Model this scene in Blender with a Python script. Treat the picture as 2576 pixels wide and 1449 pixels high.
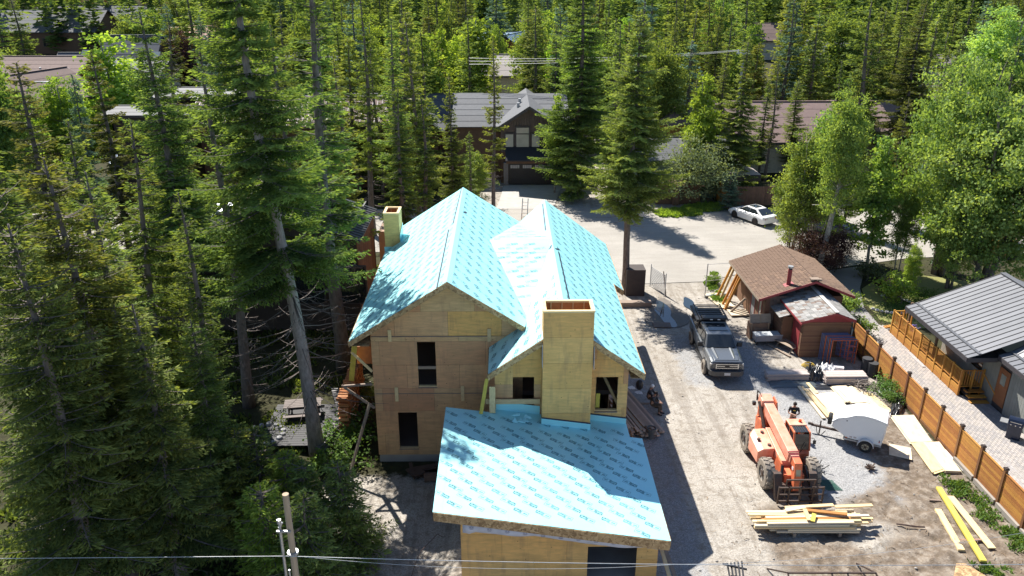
import bpy, bmesh, math, random
import numpy as np
from mathutils import Vector, Matrix, noise
from math import sin, cos, pi, radians as R

for _o in list(bpy.data.objects): bpy.data.objects.remove(_o)
S = bpy.context.scene
C = S.collection

# ---------------------------------------------------------------- camera, sky, sun, exposure
CAM_H, PITCH, YAW, FPX = 22.0, R(22), R(0.7), 2000.0
cd = bpy.data.cameras.new('camera'); cam = bpy.data.objects.new('camera', cd); C.objects.link(cam)
cam.location = (0, 0, CAM_H); cam.rotation_euler = (R(90) - PITCH, 0, -YAW)
cd.sensor_width = 36; cd.lens = 36 * FPX / 2576; cd.clip_end = 3000; cd.clip_start = 0.1
S.camera = cam
SUN_EL, SUN_AZ = R(48), R(27)                    # sun stands behind the houses, to the left
w = bpy.data.worlds.new('World'); S.world = w; w.use_nodes = True
nt = w.node_tree; bg = nt.nodes['Background']
sky = nt.nodes.new('ShaderNodeTexSky'); sky.sky_type = 'NISHITA'; sky.sun_disc = False
sky.sun_elevation = SUN_EL; sky.sun_rotation = -SUN_AZ; sky.altitude = 1400; sky.air_density = 1.0; sky.dust_density = 0.3; sky.ozone_density = 1.5
nt.links.new(sky.outputs[0], bg.inputs[0]); bg.inputs[1].default_value = 0.081
sl = bpy.data.lights.new('sun', 'SUN'); sl.energy = 5.0; sl.angle = R(0.53); sl.color = (1, 0.95, 0.87)
so = bpy.data.objects.new('sun', sl); C.objects.link(so)
to_sun = Vector((-sin(SUN_AZ) * cos(SUN_EL), cos(SUN_AZ) * cos(SUN_EL), sin(SUN_EL)))
so.rotation_euler = to_sun.to_track_quat('Z', 'Y').to_euler(); so.location = (-40, 60, 80)
S.view_settings.view_transform = 'Standard'; S.view_settings.look = 'None'
S.view_settings.exposure = 1.1; S.view_settings.gamma = 1.0; S.view_settings.use_curve_mapping = False
S.cycles.max_bounces = 6; S.cycles.diffuse_bounces = 3; S.cycles.glossy_bounces = 2
S.cycles.transmission_bounces = 3; S.cycles.transparent_max_bounces = 6
S.cycles.caustics_reflective = False; S.cycles.caustics_refractive = False

# ---------------------------------------------------------------- survey helpers (photo pixel, 2576 wide, to a point on the site)
def ray(px, py):
    x = (px - 1288) / FPX; d = (py - 724.5) / FPX
    fy = cos(PITCH) - d * sin(PITCH); fz = -sin(PITCH) - d * cos(PITCH)
    return x * cos(YAW) + fy * sin(YAW), -x * sin(YAW) + fy * cos(YAW), fz
def G(px, py, z=0.0):
    r = ray(px, py); t = (z - CAM_H) / r[2]; return Vector((r[0] * t, r[1] * t, z))
def YP(px, py, Y):
    r = ray(px, py); t = Y / r[1]; return Vector((r[0] * t, Y, CAM_H + r[2] * t))
def PR(X, Y, Z):
    Z -= CAM_H
    x = X * cos(YAW) - Y * sin(YAW); f = X * sin(YAW) + Y * cos(YAW)
    dep = f * cos(PITCH) - Z * sin(PITCH); up = f * sin(PITCH) + Z * cos(PITCH)
    return 1288 + FPX * x / dep, 724.5 - FPX * up / dep

# ---------------------------------------------------------------- materials
MATS = {}
def node(t, k, **kw):
    n = t.nodes.new(k)
    for a, b in kw.items(): setattr(n, a, b)
    return n
def base_mat(name):
    m = bpy.data.materials.new(name); m.use_nodes = True
    t = m.node_tree; b = t.nodes['Principled BSDF']; MATS[name] = m
    return m, t, b
def ramp(t, fac, stops):
    r = node(t, 'ShaderNodeValToRGB'); e = r.color_ramp.elements
    while len(e) < len(stops): e.new(0.5)
    for i, (p, c) in enumerate(stops):
        e[i].position = p; e[i].color = (*c, 1) if len(c) == 3 else c
    t.links.new(fac, r.inputs[0]); return r.outputs[0]
def coords(t, stretch=(1, 1, 1), kind='Object'):
    tc = node(t, 'ShaderNodeTexCoord'); mp = node(t, 'ShaderNodeMapping'); mp.inputs['Scale'].default_value = stretch
    t.links.new(tc.outputs[kind], mp.inputs[0]); return mp.outputs[0]
def noi(t, vec, scale, detail=4, rough=.6):
    n = node(t, 'ShaderNodeTexNoise'); n.inputs['Scale'].default_value = scale
    n.inputs['Detail'].default_value = detail; n.inputs['Roughness'].default_value = rough
    t.links.new(vec, n.inputs['Vector']); return n.outputs[0]
def mixc(t, fac, a, b, mode='MIX'):
    m = node(t, 'ShaderNodeMix', data_type='RGBA', blend_type=mode)
    for s, v in ((m.inputs[0], fac), (m.inputs[6], a), (m.inputs[7], b)):
        if isinstance(v, (int, float)): s.default_value = v
        elif isinstance(v, tuple): s.default_value = (*v, 1)
        else: t.links.new(v, s)
    return m.outputs[2]
def math_(t, op, a, b=None):
    m = node(t, 'ShaderNodeMath', operation=op)
    for s, v in ((m.inputs[0], a), (m.inputs[1], b)):
        if v is None: continue
        if isinstance(v, (int, float)): s.default_value = v
        else: t.links.new(v, s)
    return m.outputs[0]
def bump(t, b, h, strength=.3, dist=.02):
    n = node(t, 'ShaderNodeBump'); n.inputs['Strength'].default_value = strength; n.inputs['Distance'].default_value = dist
    t.links.new(h, n.inputs['Height']); t.links.new(n.outputs[0], b.inputs['Normal'])
def M(name, c1, c2=None, scale=4, rough=.75, bmp=0, stretch=(1, 1, 1), metal=0, rand=0, spec=None, coat=0):
    """mottled material: c1/c2 mixed by noise, optional per-object brightness change"""
    if name in MATS: return MATS[name]
    m, t, b = base_mat(name)
    c2 = c2 or tuple(v * .78 for v in c1)
    v = coords(t, stretch); n = noi(t, v, scale)
    col = ramp(t, n, [(.3, c2), (.7, c1)])
    if rand:
        oi = node(t, 'ShaderNodeObjectInfo'); mr = node(t, 'ShaderNodeMapRange'); mr.inputs[3].default_value = 1 - rand; mr.inputs[4].default_value = 1 + rand
        t.links.new(oi.outputs['Random'], mr.inputs[0])
        hs = node(t, 'ShaderNodeHueSaturation'); t.links.new(mr.outputs[0], hs.inputs['Value']); t.links.new(col, hs.inputs['Color']); col = hs.outputs[0]
    t.links.new(col, b.inputs['Base Color']); b.inputs['Roughness'].default_value = rough; b.inputs['Metallic'].default_value = metal
    if spec is not None: b.inputs['Specular IOR Level'].default_value = spec
    if coat: b.inputs['Coat Weight'].default_value = coat
    if bmp: bump(t, b, n, bmp)
    return m

def plywood(name, ca, cb, cc):
    m, t, b = base_mat(name)
    v = coords(t, (1, 1, 6)); n = noi(t, v, 1.6, 5, .65)
    v2 = coords(t, (1, 1, 1)); n2 = noi(t, v2, .9, 3)
    oi = node(t, 'ShaderNodeObjectInfo')
    bc = ramp(t, oi.outputs['Random'], [(0, ca), (.45, cb), (.8, cc), (1, ca)])
    col = mixc(t, math_(t, 'MULTIPLY', ramp(t, n, [(.35, (0, 0, 0)), (.65, (1, 1, 1))]), .5), bc, tuple(x * .5 for x in cb), 'MIX')
    col = mixc(t, ramp(t, n2, [(.45, (0, 0, 0)), (.75, (.5, .5, .5))]), col, tuple(x * .62 for x in ca))
    vo = node(t, 'ShaderNodeTexVoronoi'); vo.inputs['Scale'].default_value = 3.3; t.links.new(v2, vo.inputs['Vector'])
    kn = ramp(t, vo.outputs['Distance'], [(.03, (1, 1, 1)), (.09, (0, 0, 0))])
    col = mixc(t, kn, col, (.06, .03, .015))
    mp = node(t, 'ShaderNodeMapping'); mp.inputs['Scale'].default_value = (2.46, 0, 4.9); mp.inputs['Location'].default_value = (0, .5, 0)
    tc = node(t, 'ShaderNodeTexCoord'); t.links.new(tc.outputs['Object'], mp.inputs[0])
    vn = node(t, 'ShaderNodeTexVoronoi'); vn.inputs['Scale'].default_value = 1; vn.inputs['Randomness'].default_value = .06; t.links.new(mp.outputs[0], vn.inputs['Vector'])
    nl = ramp(t, vn.outputs['Distance'], [(.05, (.8, .8, .8)), (.10, (0, 0, 0))])
    col = mixc(t, nl, col, (.10, .055, .035))
    n4 = noi(t, coords(t, (3, 3, .5)), 1.3, 4); col = mixc(t, ramp(t, n4, [(.52, (0, 0, 0)), (.72, (.35, .35, .35))]), col, (.20, .12, .09))
    t.links.new(col, b.inputs['Base Color']); b.inputs['Roughness'].default_value = .8
    return m
PLY = plywood('weathered_plywood', (.74, .42, .21), (.70, .46, .23), (.61, .31, .16))
PLYN = plywood('fresh_plywood', (.86, .49, .165), (.82, .52, .20), (.78, .42, .13))
def osb():
    m, t, b = base_mat('strand_board')
    v = coords(t, (1, 1, 1)); vo = node(t, 'ShaderNodeTexVoronoi'); vo.inputs['Scale'].default_value = 14
    nv = node(t, 'ShaderNodeTexNoise'); nv.inputs['Scale'].default_value = 6; t.links.new(v, nv.inputs[0])
    t.links.new(mixc(t, .25, v, nv.outputs[1]), vo.inputs['Vector'])
    sp = node(t, 'ShaderNodeSeparateColor'); t.links.new(vo.outputs['Color'], sp.inputs[0])
    col = ramp(t, sp.outputs[0], [(0, (.22, .13, .06)), (.5, (.42, .27, .13)), (1, (.55, .38, .2))])
    t.links.new(col, b.inputs['Base Color']); b.inputs['Roughness'].default_value = .8; return m
OSB = osb()
def lumber(name, c, rand=.18, grain=1.0):
    m, t, b = base_mat(name)
    v = coords(t, (1, 1, 1), 'Generated'); n = noi(t, v, 5, 5)
    v2 = coords(t, (6, 6, 14)); n2 = noi(t, v2, 2.5, 3)
    oi = node(t, 'ShaderNodeObjectInfo'); mr = node(t, 'ShaderNodeMapRange'); mr.inputs[3].default_value = 1 - rand; mr.inputs[4].default_value = 1 + rand
    t.links.new(oi.outputs['Random'], mr.inputs[0])
    col = ramp(t, n, [(.3, tuple(x * .72 for x in c)), (.65, c)])
    col = mixc(t, math_(t, 'MULTIPLY', n2, .35 * grain), col, tuple(x * .5 for x in c))
    hs = node(t, 'ShaderNodeHueSaturation'); t.links.new(mr.outputs[0], hs.inputs['Value']); t.links.new(col, hs.inputs['Color'])
    hh = node(t, 'ShaderNodeMapRange'); hh.inputs[3].default_value = .49; hh.inputs[4].default_value = .51
    t.links.new(oi.outputs['Random'], hh.inputs[0]); t.links.new(hh.outputs[0], hs.inputs['Hue'])
    t.links.new(hs.outputs[0], b.inputs['Base Color']); b.inputs['Roughness'].default_value = .75; return m
LUM = lumber('pine_lumber', (.80, .60, .32), .12, .7); LUMY = lumber('yellow_lvl_lumber', (.72, .58, .10), .08)
LUMG = lumber('greyed_lumber', (.33, .25, .19)); LUMP = lumber('pale_sheet_wood', (.80, .67, .47), .10, .7)
CEDAR = lumber('stained_cedar', (.46, .20, .045), .22, 1.3); CEDARD = lumber('dark_cedar', (.20, .085, .035), .2)
DECK = lumber('deck_stain', (.55, .25, .045), .15); BARN = lumber('brown_board', (.21, .105, .06), .25, 1.4)
MUR = M('grey_roll_siding', (.46, .39, .36), (.40, .34, .31), rand=.12)
UND = M('aqua_underlayment', (.38, .79, .83), (.34, .75, .81), scale=.9, rough=.36, bmp=.22, spec=.9, rand=.035)
INK = M('lettering_ink', (.01, .06, .09), rough=.9, spec=.05); TAPE = M('dark_seam_tape', (.035, .045, .08), rough=.5)
WRAP = M('white_house_wrap', (.62, .62, .70), scale=2, bmp=.3); WHITE = M('white_gelcoat', (.80, .80, .79), (.76, .76, .75), scale=1, rough=.3)
BLACKP = M('black_plastic', (.02, .02, .022), rough=.45); TYRE = M('black_rubber', (.03, .029, .028), rough=.85, bmp=.2)
DUSTY = M('dusty_tyre', (.30, .26, .21), (.20, .17, .14), scale=6, rough=.95, bmp=.3)
STEEL = M('galvanised_steel', (.48, .49, .50), scale=6, rough=.45, metal=.6); DSTEEL = M('dark_steel', (.055, .047, .043), (.10, .06, .045), scale=7, rough=.65, metal=.3)
ORANGE = M('orange_paint', (.78, .20, .08), (.52, .13, .06), scale=3.5, rough=.55, bmp=.05)
GLASS = M('window_glass', (.02, .025, .03), (.02, .025, .03), rough=.04, spec=.9); GLASSL = M('pale_reflecting_glass', (.30, .34, .31), (.20, .24, .22), scale=.7, rough=.15, spec=.9)
GREYP = M('grey_truck_paint', (.13, .14, .15), (.12, .13, .14), scale=.5, rough=.28, metal=.35, coat=.6)
CHROME = M('satin_chrome', (.55, .55, .56), rough=.25, metal=.9); RED = M('red_paint', (.30, .04, .045), rough=.6, bmp=.05)
REDL = M('red_lens', (.55, .02, .02), rough=.3); PLASTICSHEET = M('black_plastic_sheet', (.03, .032, .036), scale=8, rough=.22, bmp=.5)
CONC = M('pale_concrete', (.42, .40, .37), (.34, .32, .30), scale=1.2, rough=.9, bmp=.1); FELT = M('black_roll_felt', (.035, .036, .04), rough=.85, bmp=.2)
SLATE = M('charcoal_shingles', (.11, .115, .125), (.085, .09, .10), scale=3, rough=.85, bmp=.1, rand=.12)
BROWNR = M('brown_shingles', (.17, .115, .10), (.13, .09, .08), scale=3, rough=.9, bmp=.1, rand=.15)
REDR = M('rose_brown_shingles', (.22, .155, .145), (.18, .125, .12), scale=2.5, rough=.9, bmp=.1)
METR = M('grey_metal_roof', (.15, .155, .17), (.13, .135, .15), scale=1.2, rough=.5, metal=.2, rand=.06)
METD = M('black_metal_roof', (.075, .08, .095), (.06, .065, .08), scale=1.5, rough=.38, metal=.4)
SEAM = M('roof_seam', (.05, .05, .055), rough=.5)
SKIN = M('skin', (.42, .24, .17), rough=.55); HAIR = M('dark_hair', (.02, .014, .01), rough=.7)
BARK = M('spruce_bark', (.20, .165, .15), (.085, .07, .062), scale=9, rough=.95, bmp=.8, stretch=(1, 1, .35))
BARKG = M('grey_spruce_bark', (.38, .34, .32), (.20, .175, .165), scale=9, rough=.95, bmp=.8, stretch=(1, 1, .35))
BARKW = M('aspen_bark', (.42, .41, .36), (.15, .13, .11), scale=7, rough=.9, bmp=.4, stretch=(1, 1, .7))
DEADB = M('dead_twigs', (.17, .14, .13), (.12, .10, .09), rough=.95)
WATER = M('puddle_water', (.02, .03, .035), (.02, .03, .035), rough=.03, spec=.8)

def leaf(name, c1, c2, trans=.35, hue=.02):
    """leaves: colour from the tuft's own tint attribute, a part of the light shines through"""
    m, t, b = base_mat(name); t.nodes.remove(b)
    at = node(t, 'ShaderNodeAttribute', attribute_name='tint'); oi = node(t, 'ShaderNodeObjectInfo')
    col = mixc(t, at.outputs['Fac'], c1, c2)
    hs = node(t, 'ShaderNodeHueSaturation'); t.links.new(col, hs.inputs['Color']); hs.inputs['Saturation'].default_value = .88
    mr = node(t, 'ShaderNodeMapRange'); mr.inputs[3].default_value = .5 - hue; mr.inputs[4].default_value = .5 + hue
    t.links.new(oi.outputs['Random'], mr.inputs[0]); t.links.new(mr.outputs[0], hs.inputs['Hue'])
    wn = node(t, 'ShaderNodeTexWhiteNoise', noise_dimensions='1D'); t.links.new(oi.outputs['Random'], wn.inputs['W'])
    mv = node(t, 'ShaderNodeMapRange'); mv.inputs[3].default_value = .75; mv.inputs[4].default_value = 1.25
    t.links.new(wn.outputs[0], mv.inputs[0]); t.links.new(mv.outputs[0], hs.inputs['Value'])
    d = node(t, 'ShaderNodeBsdfDiffuse'); tr = node(t, 'ShaderNodeBsdfTranslucent'); gl = node(t, 'ShaderNodeBsdfGlossy'); gl.inputs['Roughness'].default_value = .45
    t.links.new(hs.outputs[0], d.inputs[0]); t.links.new(mixc(t, 1, hs.outputs[0], (1.3, 1.2, .4), 'MULTIPLY'), tr.inputs[0])
    a = node(t, 'ShaderNodeMixShader'); a.inputs[0].default_value = trans; t.links.new(d.outputs[0], a.inputs[1]); t.links.new(tr.outputs[0], a.inputs[2])
    g = node(t, 'ShaderNodeMixShader'); g.inputs[0].default_value = .0; t.links.new(a.outputs[0], g.inputs[1]); t.links.new(gl.outputs[0], g.inputs[2])
    t.links.new(g.outputs[0], t.nodes['Material Output'].inputs[0]); return m
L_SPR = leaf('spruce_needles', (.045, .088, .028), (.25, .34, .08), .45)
L_YEL = leaf('yellow_spruce_needles', (.06, .10, .02), (.31, .37, .075), .45)
L_BRN = leaf('browning_spruce_needles', (.04, .06, .02), (.23, .245, .07))
L_BLU = leaf('blue_spruce_needles', (.06, .12, .095), (.17, .28, .22), .25)
L_GRN = leaf('poplar_leaves', (.065, .14, .03), (.29, .41, .085), .45)
L_LIM = leaf('lime_leaves', (.17, .29, .03), (.36, .52, .06), .45)
L_SAG = leaf('grey_green_leaves', (.10, .14, .07), (.22, .27, .14), .3)
L_WIL = leaf('willow_leaves', (.13, .24, .05), (.40, .54, .15), .45)
L_PUR = leaf('purple_leaves', (.05, .025, .03), (.12, .06, .06), .25)
L_WED = leaf('weed_leaves', (.07, .15, .025), (.17, .30, .06), .35)

# ---------------------------------------------------------------- mesh helpers
class MB:
    def __init__(s): s.v = []; s.f = []
    def add(s, vs, fs):
        n = len(s.v); s.v += [tuple(v) for v in vs]; s.f += [tuple(i + n for i in f) for f in fs]; return s
    def box(s, c, d, rot=None):
        c = Vector(c); hx, hy, hz = d[0] / 2, d[1] / 2, d[2] / 2
        vs = [Vector((x, y, z)) for z in (-hz, hz) for x, y in ((-hx, -hy), (hx, -hy), (hx, hy), (-hx, hy))]
        if rot is not None:
            m = rot if isinstance(rot, Matrix) else Matrix.Rotation(rot, 3, 'Z'); vs = [m @ v for v in vs]
        return s.add([v + c for v in vs], [(3, 2, 1, 0), (4, 5, 6, 7), (0, 1, 5, 4), (1, 2, 6, 5), (2, 3, 7, 6), (3, 0, 4, 7)])
    def bx(s, a, b):
        return s.box([(a[i] + b[i]) / 2 for i in range(3)], [abs(b[i] - a[i]) for i in range(3)])
    def beam(s, p, q, wd, ht, up=(0, 0, 1)):
        p, q = Vector(p), Vector(q); d = (q - p).normalized(); up = Vector(up)
        if abs(d.dot(up)) > .98: up = Vector((0, 1, 0))
        sd = d.cross(up).normalized(); u = sd.cross(d)
        vs = [e + sd * (i * wd / 2) + u * (j * ht / 2) for e in (p, q) for i, j in ((-1, -1), (1, -1), (1, 1), (-1, 1))]
        return s.add(vs, [(3, 2, 1, 0), (4, 5, 6, 7), (0, 1, 5, 4), (1, 2, 6, 5), (2, 3, 7, 6), (3, 0, 4, 7)])
    def cyl(s, p, q, r1, r2=None, n=10, cap=True):
        p, q = Vector(p), Vector(q); r2 = r1 if r2 is None else r2; d = (q - p).normalized()
        a = d.orthogonal().normalized(); b = d.cross(a)
        vs = [p + (a * cos(2 * pi * i / n) + b * sin(2 * pi * i / n)) * r1 for i in range(n)] + [q + (a * cos(2 * pi * i / n) + b * sin(2 * pi * i / n)) * r2 for i in range(n)]
        fs = [(i, (i + 1) % n, n + (i + 1) % n, n + i) for i in range(n)]
        if cap: fs += [tuple(range(n - 1, -1, -1)), tuple(range(n, 2 * n))]
        return s.add(vs, fs)
    def tube(s, pts, r, n=6):
        for a, b in zip(pts[:-1], pts[1:]): s.cyl(a, b, r, r, n)
        return s
    def prism(s, poly, off):
        off = Vector(off); n = len(poly); poly = [Vector(p) for p in poly]
        vs = poly + [p + off for p in poly]
        return s.add(vs, [tuple(range(n - 1, -1, -1)), tuple(range(n, 2 * n))] + [(i, (i + 1) % n, n + (i + 1) % n, n + i) for i in range(n)])
    def loft(s, secs, cap=True):
        n = len(secs[0]); b = len(s.v)
        for q in secs: s.v += [tuple(p) for p in q]
        for k in range(len(secs) - 1):
            for i in range(n):
                j = (i + 1) % n; s.f.append((b + k * n + i, b + k * n + j, b + (k + 1) * n + j, b + (k + 1) * n + i))
        if cap:
            s.f.append(tuple(b + i for i in range(n - 1, -1, -1))); e = b + (len(secs) - 1) * n; s.f.append(tuple(e + i for i in range(n)))
        return s
    def sphere(s, c, r, n=8, m=5, sc=(1, 1, 1)):
        secs = []
        for k in range(m + 1):
            a = -pi / 2 + pi * k / m; rr = max(cos(a), .02) * r
            secs.append([(c[0] + rr * cos(2 * pi * i / n) * sc[0], c[1] + rr * sin(2 * pi * i / n) * sc[1], c[2] + r * sin(a) * sc[2]) for i in range(n)])
        return s.loft(secs)
    def mesh(s, name):
        me = bpy.data.meshes.new(name); me.from_pydata([tuple(v) for v in s.v], [], s.f)
        bm = bmesh.new(); bm.from_mesh(me); bmesh.ops.recalc_face_normals(bm, faces=bm.faces); bm.to_mesh(me); bm.free(); return me
    def build(s, name, mat, parent=None, smooth=False, bevel=0, kind=None, label=None):
        if parent is not None and not parent.get('_local'):
            L = wloc(parent); s.v = [(v[0] - L[0], v[1] - L[1], v[2] - L[2]) for v in s.v]
        me = s.mesh(name); me.materials.append(mat)
        if smooth: me.polygons.foreach_set('use_smooth', [True] * len(me.polygons))
        return link(name, me, parent, bevel, kind, label)
def wloc(o):
    v = Vector((0, 0, 0))
    while o is not None: v = v + o.location; o = o.parent
    return v
def link(name, me, parent=None, bevel=0, kind=None, label=None):
    o = bpy.data.objects.new(name, me); C.objects.link(o)
    if parent is not None:
        o.parent = parent
        if parent.get('_local'): o['_local'] = 1
    if bevel:
        b = o.modifiers.new('bevel', 'BEVEL'); b.width = bevel; b.segments = 2; b.limit_method = 'ANGLE'; b.angle_limit = R(35)
    if kind: o['kind'] = kind
    if label: o['label'] = label
    return o
def tag(o, label, cat, group=None):
    o['label'] = label; o['category'] = cat
    if group: o['group'] = group
    return o
def thing(name, loc, label, cat, group=None, rz=0, local=False):
    o = bpy.data.objects.new(name, None); C.objects.link(o); o.location = loc; o.rotation_euler = (0, 0, rz); o.empty_display_size = .3
    if local: o['_local'] = 1
    return tag(o, label, cat, group)
def solo(name, mb, mat, label, cat, group=None, **kw):
    """a thing that is one mesh; its origin goes to the mean of its points"""
    a = np.array(mb.v); c = a.mean(0); c[2] = a[:, 2].min()
    mb.v = [tuple(x) for x in (a - c)]
    o = mb.build(name, mat, None, **kw); o.location = tuple(c); return tag(o, label, cat, group)
def struct(name, mb, mat, **kw):
    o = mb.build(name, mat, None, **kw); o['kind'] = 'structure'; return o
def copy_tree(o, parent=None, mats=None):
    c = o.copy(); C.objects.link(c); c.parent = parent
    for ch in o.children: copy_tree(ch, c)
    return c
rnd = random.Random(7)
def clip_poly(poly, inside, inter):
    out = []
    for i in range(len(poly)):
        a, b = poly[i - 1], poly[i]; ia, ib = inside(a), inside(b)
        if ib:
            if not ia: out.append(inter(a, b))
            out.append(b)
        elif ia: out.append(inter(a, b))
    return out
def clip_half(poly, n, d):
    """2-D polygon cut by n.p <= d"""
    f = lambda p: n[0] * p[0] + n[1] * p[1] - d
    def it(a, b):
        t = f(a) / (f(a) - f(b)); return tuple(a[i] + (b[i] - a[i]) * t for i in range(len(a)))
    return clip_poly(poly, lambda p: f(p) <= 1e-9, it)
def clip_convex(poly, outline):
    """cut by a convex outline given counter-clockwise"""
    for i in range(len(outline)):
        a, b = outline[i - 1], outline[i]; n = (b[1] - a[1], -(b[0] - a[0]))
        poly = clip_half(poly, n, n[0] * a[0] + n[1] * a[1])
        if len(poly) < 3: return []
    return poly
def sheeted_wall(parent, org, u, nrm, outline, holes, mat, pw=2.44, ph=1.22, off=0, gap=.004, th=.02, name='plywood_panel', mats=None, v=(0, 0, 1), stag=True, holes_mat=None):
    """sheet goods nailed to a wall: every sheet its own part, cut round the openings and along the gable"""
    org, u, nrm, v = Vector(org), Vector(u), Vector(nrm), Vector(v)
    xs = [p[0] for p in outline]; ys = [p[1] for p in outline]; row = 0; y = min(ys)
    while y < max(ys) - .02:
        x = min(xs) - (pw / 2 if (row % 2 and stag) else 0) + off
        while x > min(xs): x -= pw
        while x < max(xs) - .02:
            a0, a1, b0, b1 = x + gap, x + pw - gap, y + gap, y + ph - gap
            gx = sorted({a0, a1} | {min(max(h[k], a0), a1) for h in holes for k in (0, 1)}); gy = sorted({b0, b1} | {min(max(h[k], b0), b1) for h in holes for k in (2, 3)})
            mb = MB()
            for i in range(len(gx) - 1):
                for j in range(len(gy) - 1):
                    cx, cy = (gx[i] + gx[i + 1]) / 2, (gy[j] + gy[j + 1]) / 2
                    if gx[i + 1] - gx[i] < 1e-4 or gy[j + 1] - gy[j] < 1e-4 or any(h[0] < cx < h[1] and h[2] < cy < h[3] for h in holes): continue
                    pl = clip_convex([(gx[i], gy[j]), (gx[i + 1], gy[j]), (gx[i + 1], gy[j + 1]), (gx[i], gy[j + 1])], outline)
                    if len(pl) >= 3: mb.prism([org + u * p[0] + v * p[1] for p in pl], nrm * th)
            if mb.f: mb.build(name, rnd.choice(mats) if mats else mat, parent)
            x += pw
        y += ph; row += 1
# ================================================================ GROUND
def sstep(a, b, x):
    t = min(1, max(0, (x - a) / (b - a))); return t * t * (3 - 2 * t)
def dip(x, y): return -.42 * sstep(-12, -8, x) * (1 - sstep(-3.2, -1.5, x)) * (1 - sstep(33.2, 36, y))
def mud(x, y):   # churned earth in the front right of the yard
    return sstep(9.5, 12, x) * (1 - sstep(20.3, 21.2, x)) * (1 - sstep(27.5, 30.5, y)) + .8 * sstep(15.5, 17.5, x) * (1 - sstep(20.5, 21.2, x)) * (1 - sstep(31, 34, y))
def gz(x, y):
    if not (-14 < x < 23 and 15 < y < 52): return 0.0
    n = noise.noise(Vector((x * .9, y * .9, 0))) * .02 + noise.noise(Vector((x * 3.1, y * 3.1, 3))) * .012
    m = min(1, mud(x, y))
    if m > 0: n += m * (noise.fractal(Vector((x * 1.1, y * 1.4, 5)), .7, 2.1, 5) * .11)
    e = sstep(-14, -12, x) * (1 - sstep(21, 22, x)) * sstep(15, 17, y) * (1 - sstep(50, 52, y))
    return n * e + dip(x, y)
def axis(lo, a, b, hi, fine):
    o = [lo, lo * .5 + a * .5, (lo * .15 + a * .85)]; k = int((b - a) / fine); o += [a + (b - a) * i / k for i in range(k + 1)]
    return o + [b * .85 + hi * .15, b * .5 + hi * .5, hi]
gxs = axis(-1500, -16, 24, 1500, .13); gys = axis(-200, 15, 56, 2500, .14)
nx, ny = len(gxs), len(gys)
gv = [(x, y, gz(x, y)) for y in gys for x in gxs]
gf = [(j * nx + i, j * nx + i + 1, (j + 1) * nx + i + 1, (j + 1) * nx + i) for j in range(ny - 1) for i in range(nx - 1)]
me = bpy.data.meshes.new('ground'); me.from_pydata(gv, [], gf)
def zone(x, y):
    """what the soil is: R packed pale dirt, G crushed gravel, B dark churned earth"""
    yard = sstep(-9.5, -8, x + noise.noise(Vector((y * .5, 1, 0))) * .8) * (1 - sstep(21, 22, x)) * (1 - sstep(60, 62, y))
    if x < -2.5: yard *= 1 - sstep(30.5, 33, y) * (1 - sstep(-8.5, -6.6, x) * 0)
    gr = sstep(13.8, 15.2, x + noise.noise(Vector((x * .6, y * .6, 9))) * 1.2) * (1 - sstep(17.8, 19, x)) * sstep(28, 29.5, y) * (1 - sstep(40, 42, y)) + .75 * sstep(9.5, 11, x) * (1 - sstep(15, 16.5, x)) * sstep(38.5, 40, y) * (1 - sstep(45, 48, y))
    gr += .7 * (1 - sstep(7.9, 8.4, x)) * sstep(5, 6, x)
    mu = min(1, mud(x, y)) * (.72 + 1.0 * noise.noise(Vector((x * .5, y * .5, 4)))) + sstep(17.3, 19.5, x) * (1 - sstep(21, 22, x)) * sstep(20, 22, y) * (1 - sstep(36, 40, y)) * .8
    return yard, min(1, max(0, gr)), min(1, max(0, mu))
ca = me.color_attributes.new('zone', 'FLOAT_COLOR', 'POINT')
za = np.zeros((len(gv), 4), dtype=np.float32); za[:, 3] = 1
for i, p in enumerate(gv):
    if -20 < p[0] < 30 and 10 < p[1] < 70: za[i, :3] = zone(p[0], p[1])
ca.data.foreach_set('color', za.ravel())
me.polygons.foreach_set('use_smooth', [True] * len(me.polygons))
m, t, b = base_mat('site_soil')
v = coords(t); at = node(t, 'ShaderNodeAttribute', attribute_name='zone'); sp = node(t, 'ShaderNodeSeparateColor'); t.links.new(at.outputs[0], sp.inputs[0])
n1 = noi(t, v, .35, 6, .65); n2 = noi(t, v, 2.2, 6, .7); n3 = noi(t, v, 14, 4, .7); n4 = noi(t, v, 40, 2, .7)
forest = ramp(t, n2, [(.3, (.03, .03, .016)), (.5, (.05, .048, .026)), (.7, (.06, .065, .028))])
dirt = ramp(t, n1, [(.3, (.345, .315, .275)), (.5, (.41, .38, .335)), (.7, (.485, .455, .41))])
rut = noi(t, coords(t, (2.2, .12, 1)), 1.0, 4, .6); dirt = mixc(t, ramp(t, rut, [(.40, (.55, .55, .55)), (.50, (0, 0, 0)), (.62, (0, 0, 0)), (.72, (.3, .3, .3))]), dirt, (.24, .215, .185))
dirt = mixc(t, ramp(t, n3, [(.35, (.75, .75, .75)), (.55, (0, 0, 0))]), dirt, (.18, .15, .12))
dirt = mixc(t, ramp(t, n2, [(.38, (.7, .7, .7)), (.50, (0, 0, 0))]), dirt, (.21, .18, .145))
vo = node(t, 'ShaderNodeTexVoronoi'); vo.inputs['Scale'].default_value = 24; t.links.new(v, vo.inputs[0])
vs_ = node(t, 'ShaderNodeSeparateColor'); t.links.new(vo.outputs['Color'], vs_.inputs[0])
grav = ramp(t, vs_.outputs[0], [(0, (.20, .20, .205)), (.5, (.29, .29, .29)), (1, (.40, .40, .40))])
mudc = ramp(t, n2, [(.28, (.09, .07, .05)), (.48, (.17, .135, .105)), (.66, (.31, .27, .225))])
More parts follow.
